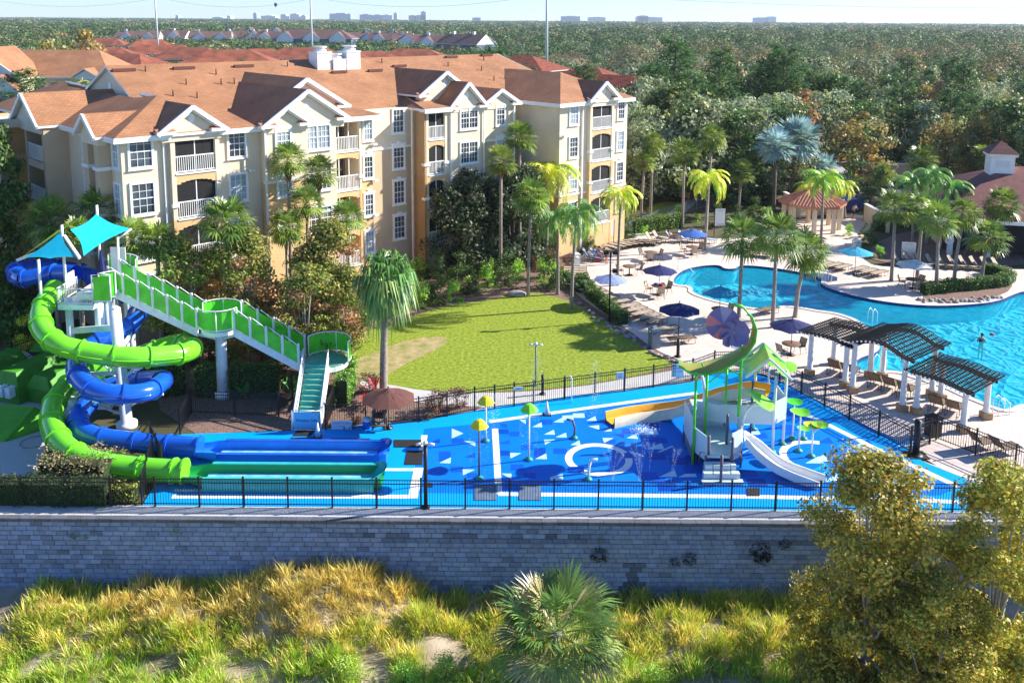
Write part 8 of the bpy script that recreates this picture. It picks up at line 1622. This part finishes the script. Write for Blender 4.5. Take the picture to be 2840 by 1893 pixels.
for X, Y, st_ in cand:
    if blocked(X, Y): continue
    q = Vector((X, Y)) - O_.xy; s_ = q.dot(UU); t = q.dot(NN)
    if t < -27 and s_ < 45 and X < -2 and Y < 150 and X / Y > -.42 and not (X / Y < -.36): continue      # hidden behind the apartment block
    if any((X - a) ** 2 + (Y - b) ** 2 < (8.5 if Y > 200 else 9) ** 2 for a, b in far_houses): continue
    if X / Y < .12 and Y > 170 and rng.uniform() < .3: continue
    (near if len(near) < 275 else farl).append((X, Y, st_))
near.sort(key=lambda c: c[1])
for X, Y, st_ in near:
    left = X / Y < -.1; ps = [.22, .22, .2, .1, .08, .18] if not left else [.3, .18, .3, .12, .04, .06]
    if X / Y > .02 and Y < 112: ps = [.2, .45, .15, .15, .05, 0]
    k = kinds[int(rng.choice(6, p=ps))]; s = rng.uniform(.75, 1.1) * (1 if k != 'pine' else .95) * (.6 if X / Y < .12 and Y > 170 else 1); ftree(k, X, Y, s, s * rng.uniform(.85, 1.08))
# the far wood: one mass
V = []; C = []
def mass(X, Y, h, r_, nq, ls, pal):
    f_ = rng.uniform(.62, 1.35); r_ = r_ * f_; h = h * (.55 + .45 * f_)
    d = rand_unit(nq); d[:, 2] = np.abs(d[:, 2]); P = np.array([X, Y, h * .45])[None, :] + d * np.array([r_, r_, h * .55]) * rng.uniform(.7, 1, (nq, 1)); V.append(leafquadsN(P, ls, d, .35, .8)); C.append(pick(pal, nq, .2) * rng.uniform(.7, 1.6))
pals = [GRN, OLV, PINE, PINE, SILV, RUST]
for X, Y, st_ in farl: mass(X, Y, rng.uniform(8, 12) * (.6 if X / Y < .12 else 1.05), st_ * .62, 220, .62, pals[int(rng.integers(6))])
Yc_ = 420.0
while Yc_ < 4000:
    st_ = 9 + (Yc_ - 420) * .02; xw = Yc_ * .66; X = -xw
    while X < xw:
        near_h = Yc_ < 640 and any((X - a) ** 2 + (Yc_ - b) ** 2 < 11 ** 2 for a, b in far_houses)
        if not near_h: mass(X + rng.uniform(-.5, .5) * st_, Yc_ + rng.uniform(-.5, .5) * st_, (rng.uniform(9, 13.5) if X > .1 * Yc_ else rng.uniform(8, 12) * (.65 if Yc_ < 600 else 1)), st_ * .7, 60 if Yc_ < 1200 else 26, st_ * .12, pals[int(rng.choice(6, p=[.3, .2, .25, .15, .07, .03]))])
        X += st_
    Yc_ += st_ * .85
o = npquads('distant_forest', np.concatenate(V), np.concatenate(C).clip(0, 1), 'leaffar'); tagk(o, 'continuous dark green forest stretching to the horizon', 'forest', None, 'stuff')
for l in PR.values():
    for pr in l:
        for ob in pr:
            if ob.parent is None: bpy.data.objects.remove(ob)
for l in CRW.values():
    for ob in l:
        try:
            if ob.parent is None: bpy.data.objects.remove(ob)
        except ReferenceError: pass
for ob in sc.objects:
    for k in ('_used', '_t'):
        if k in ob: del ob[k]
# ================================================================== AIR
hz_ = MB(); hz_.bb(-3600, 3600, -60, 5200, -6.5, 75); hm = bpy.data.materials.new('haze'); hm.use_nodes = True; t = hm.node_tree; t.nodes.remove(t.nodes['Principled BSDF']); pv = t.nodes.new('ShaderNodeVolumePrincipled'); pv.inputs['Color'].default_value = (.80, .90, 1, 1); pv.inputs['Density'].default_value = .0001; pv.inputs['Anisotropy'].default_value = .2
t.links.new(pv.outputs[0], t.nodes['Material Output'].inputs['Volume']); M['haze'] = hm; ho = hz_.build('haze', 'haze'); ho['kind'] = 'stuff'
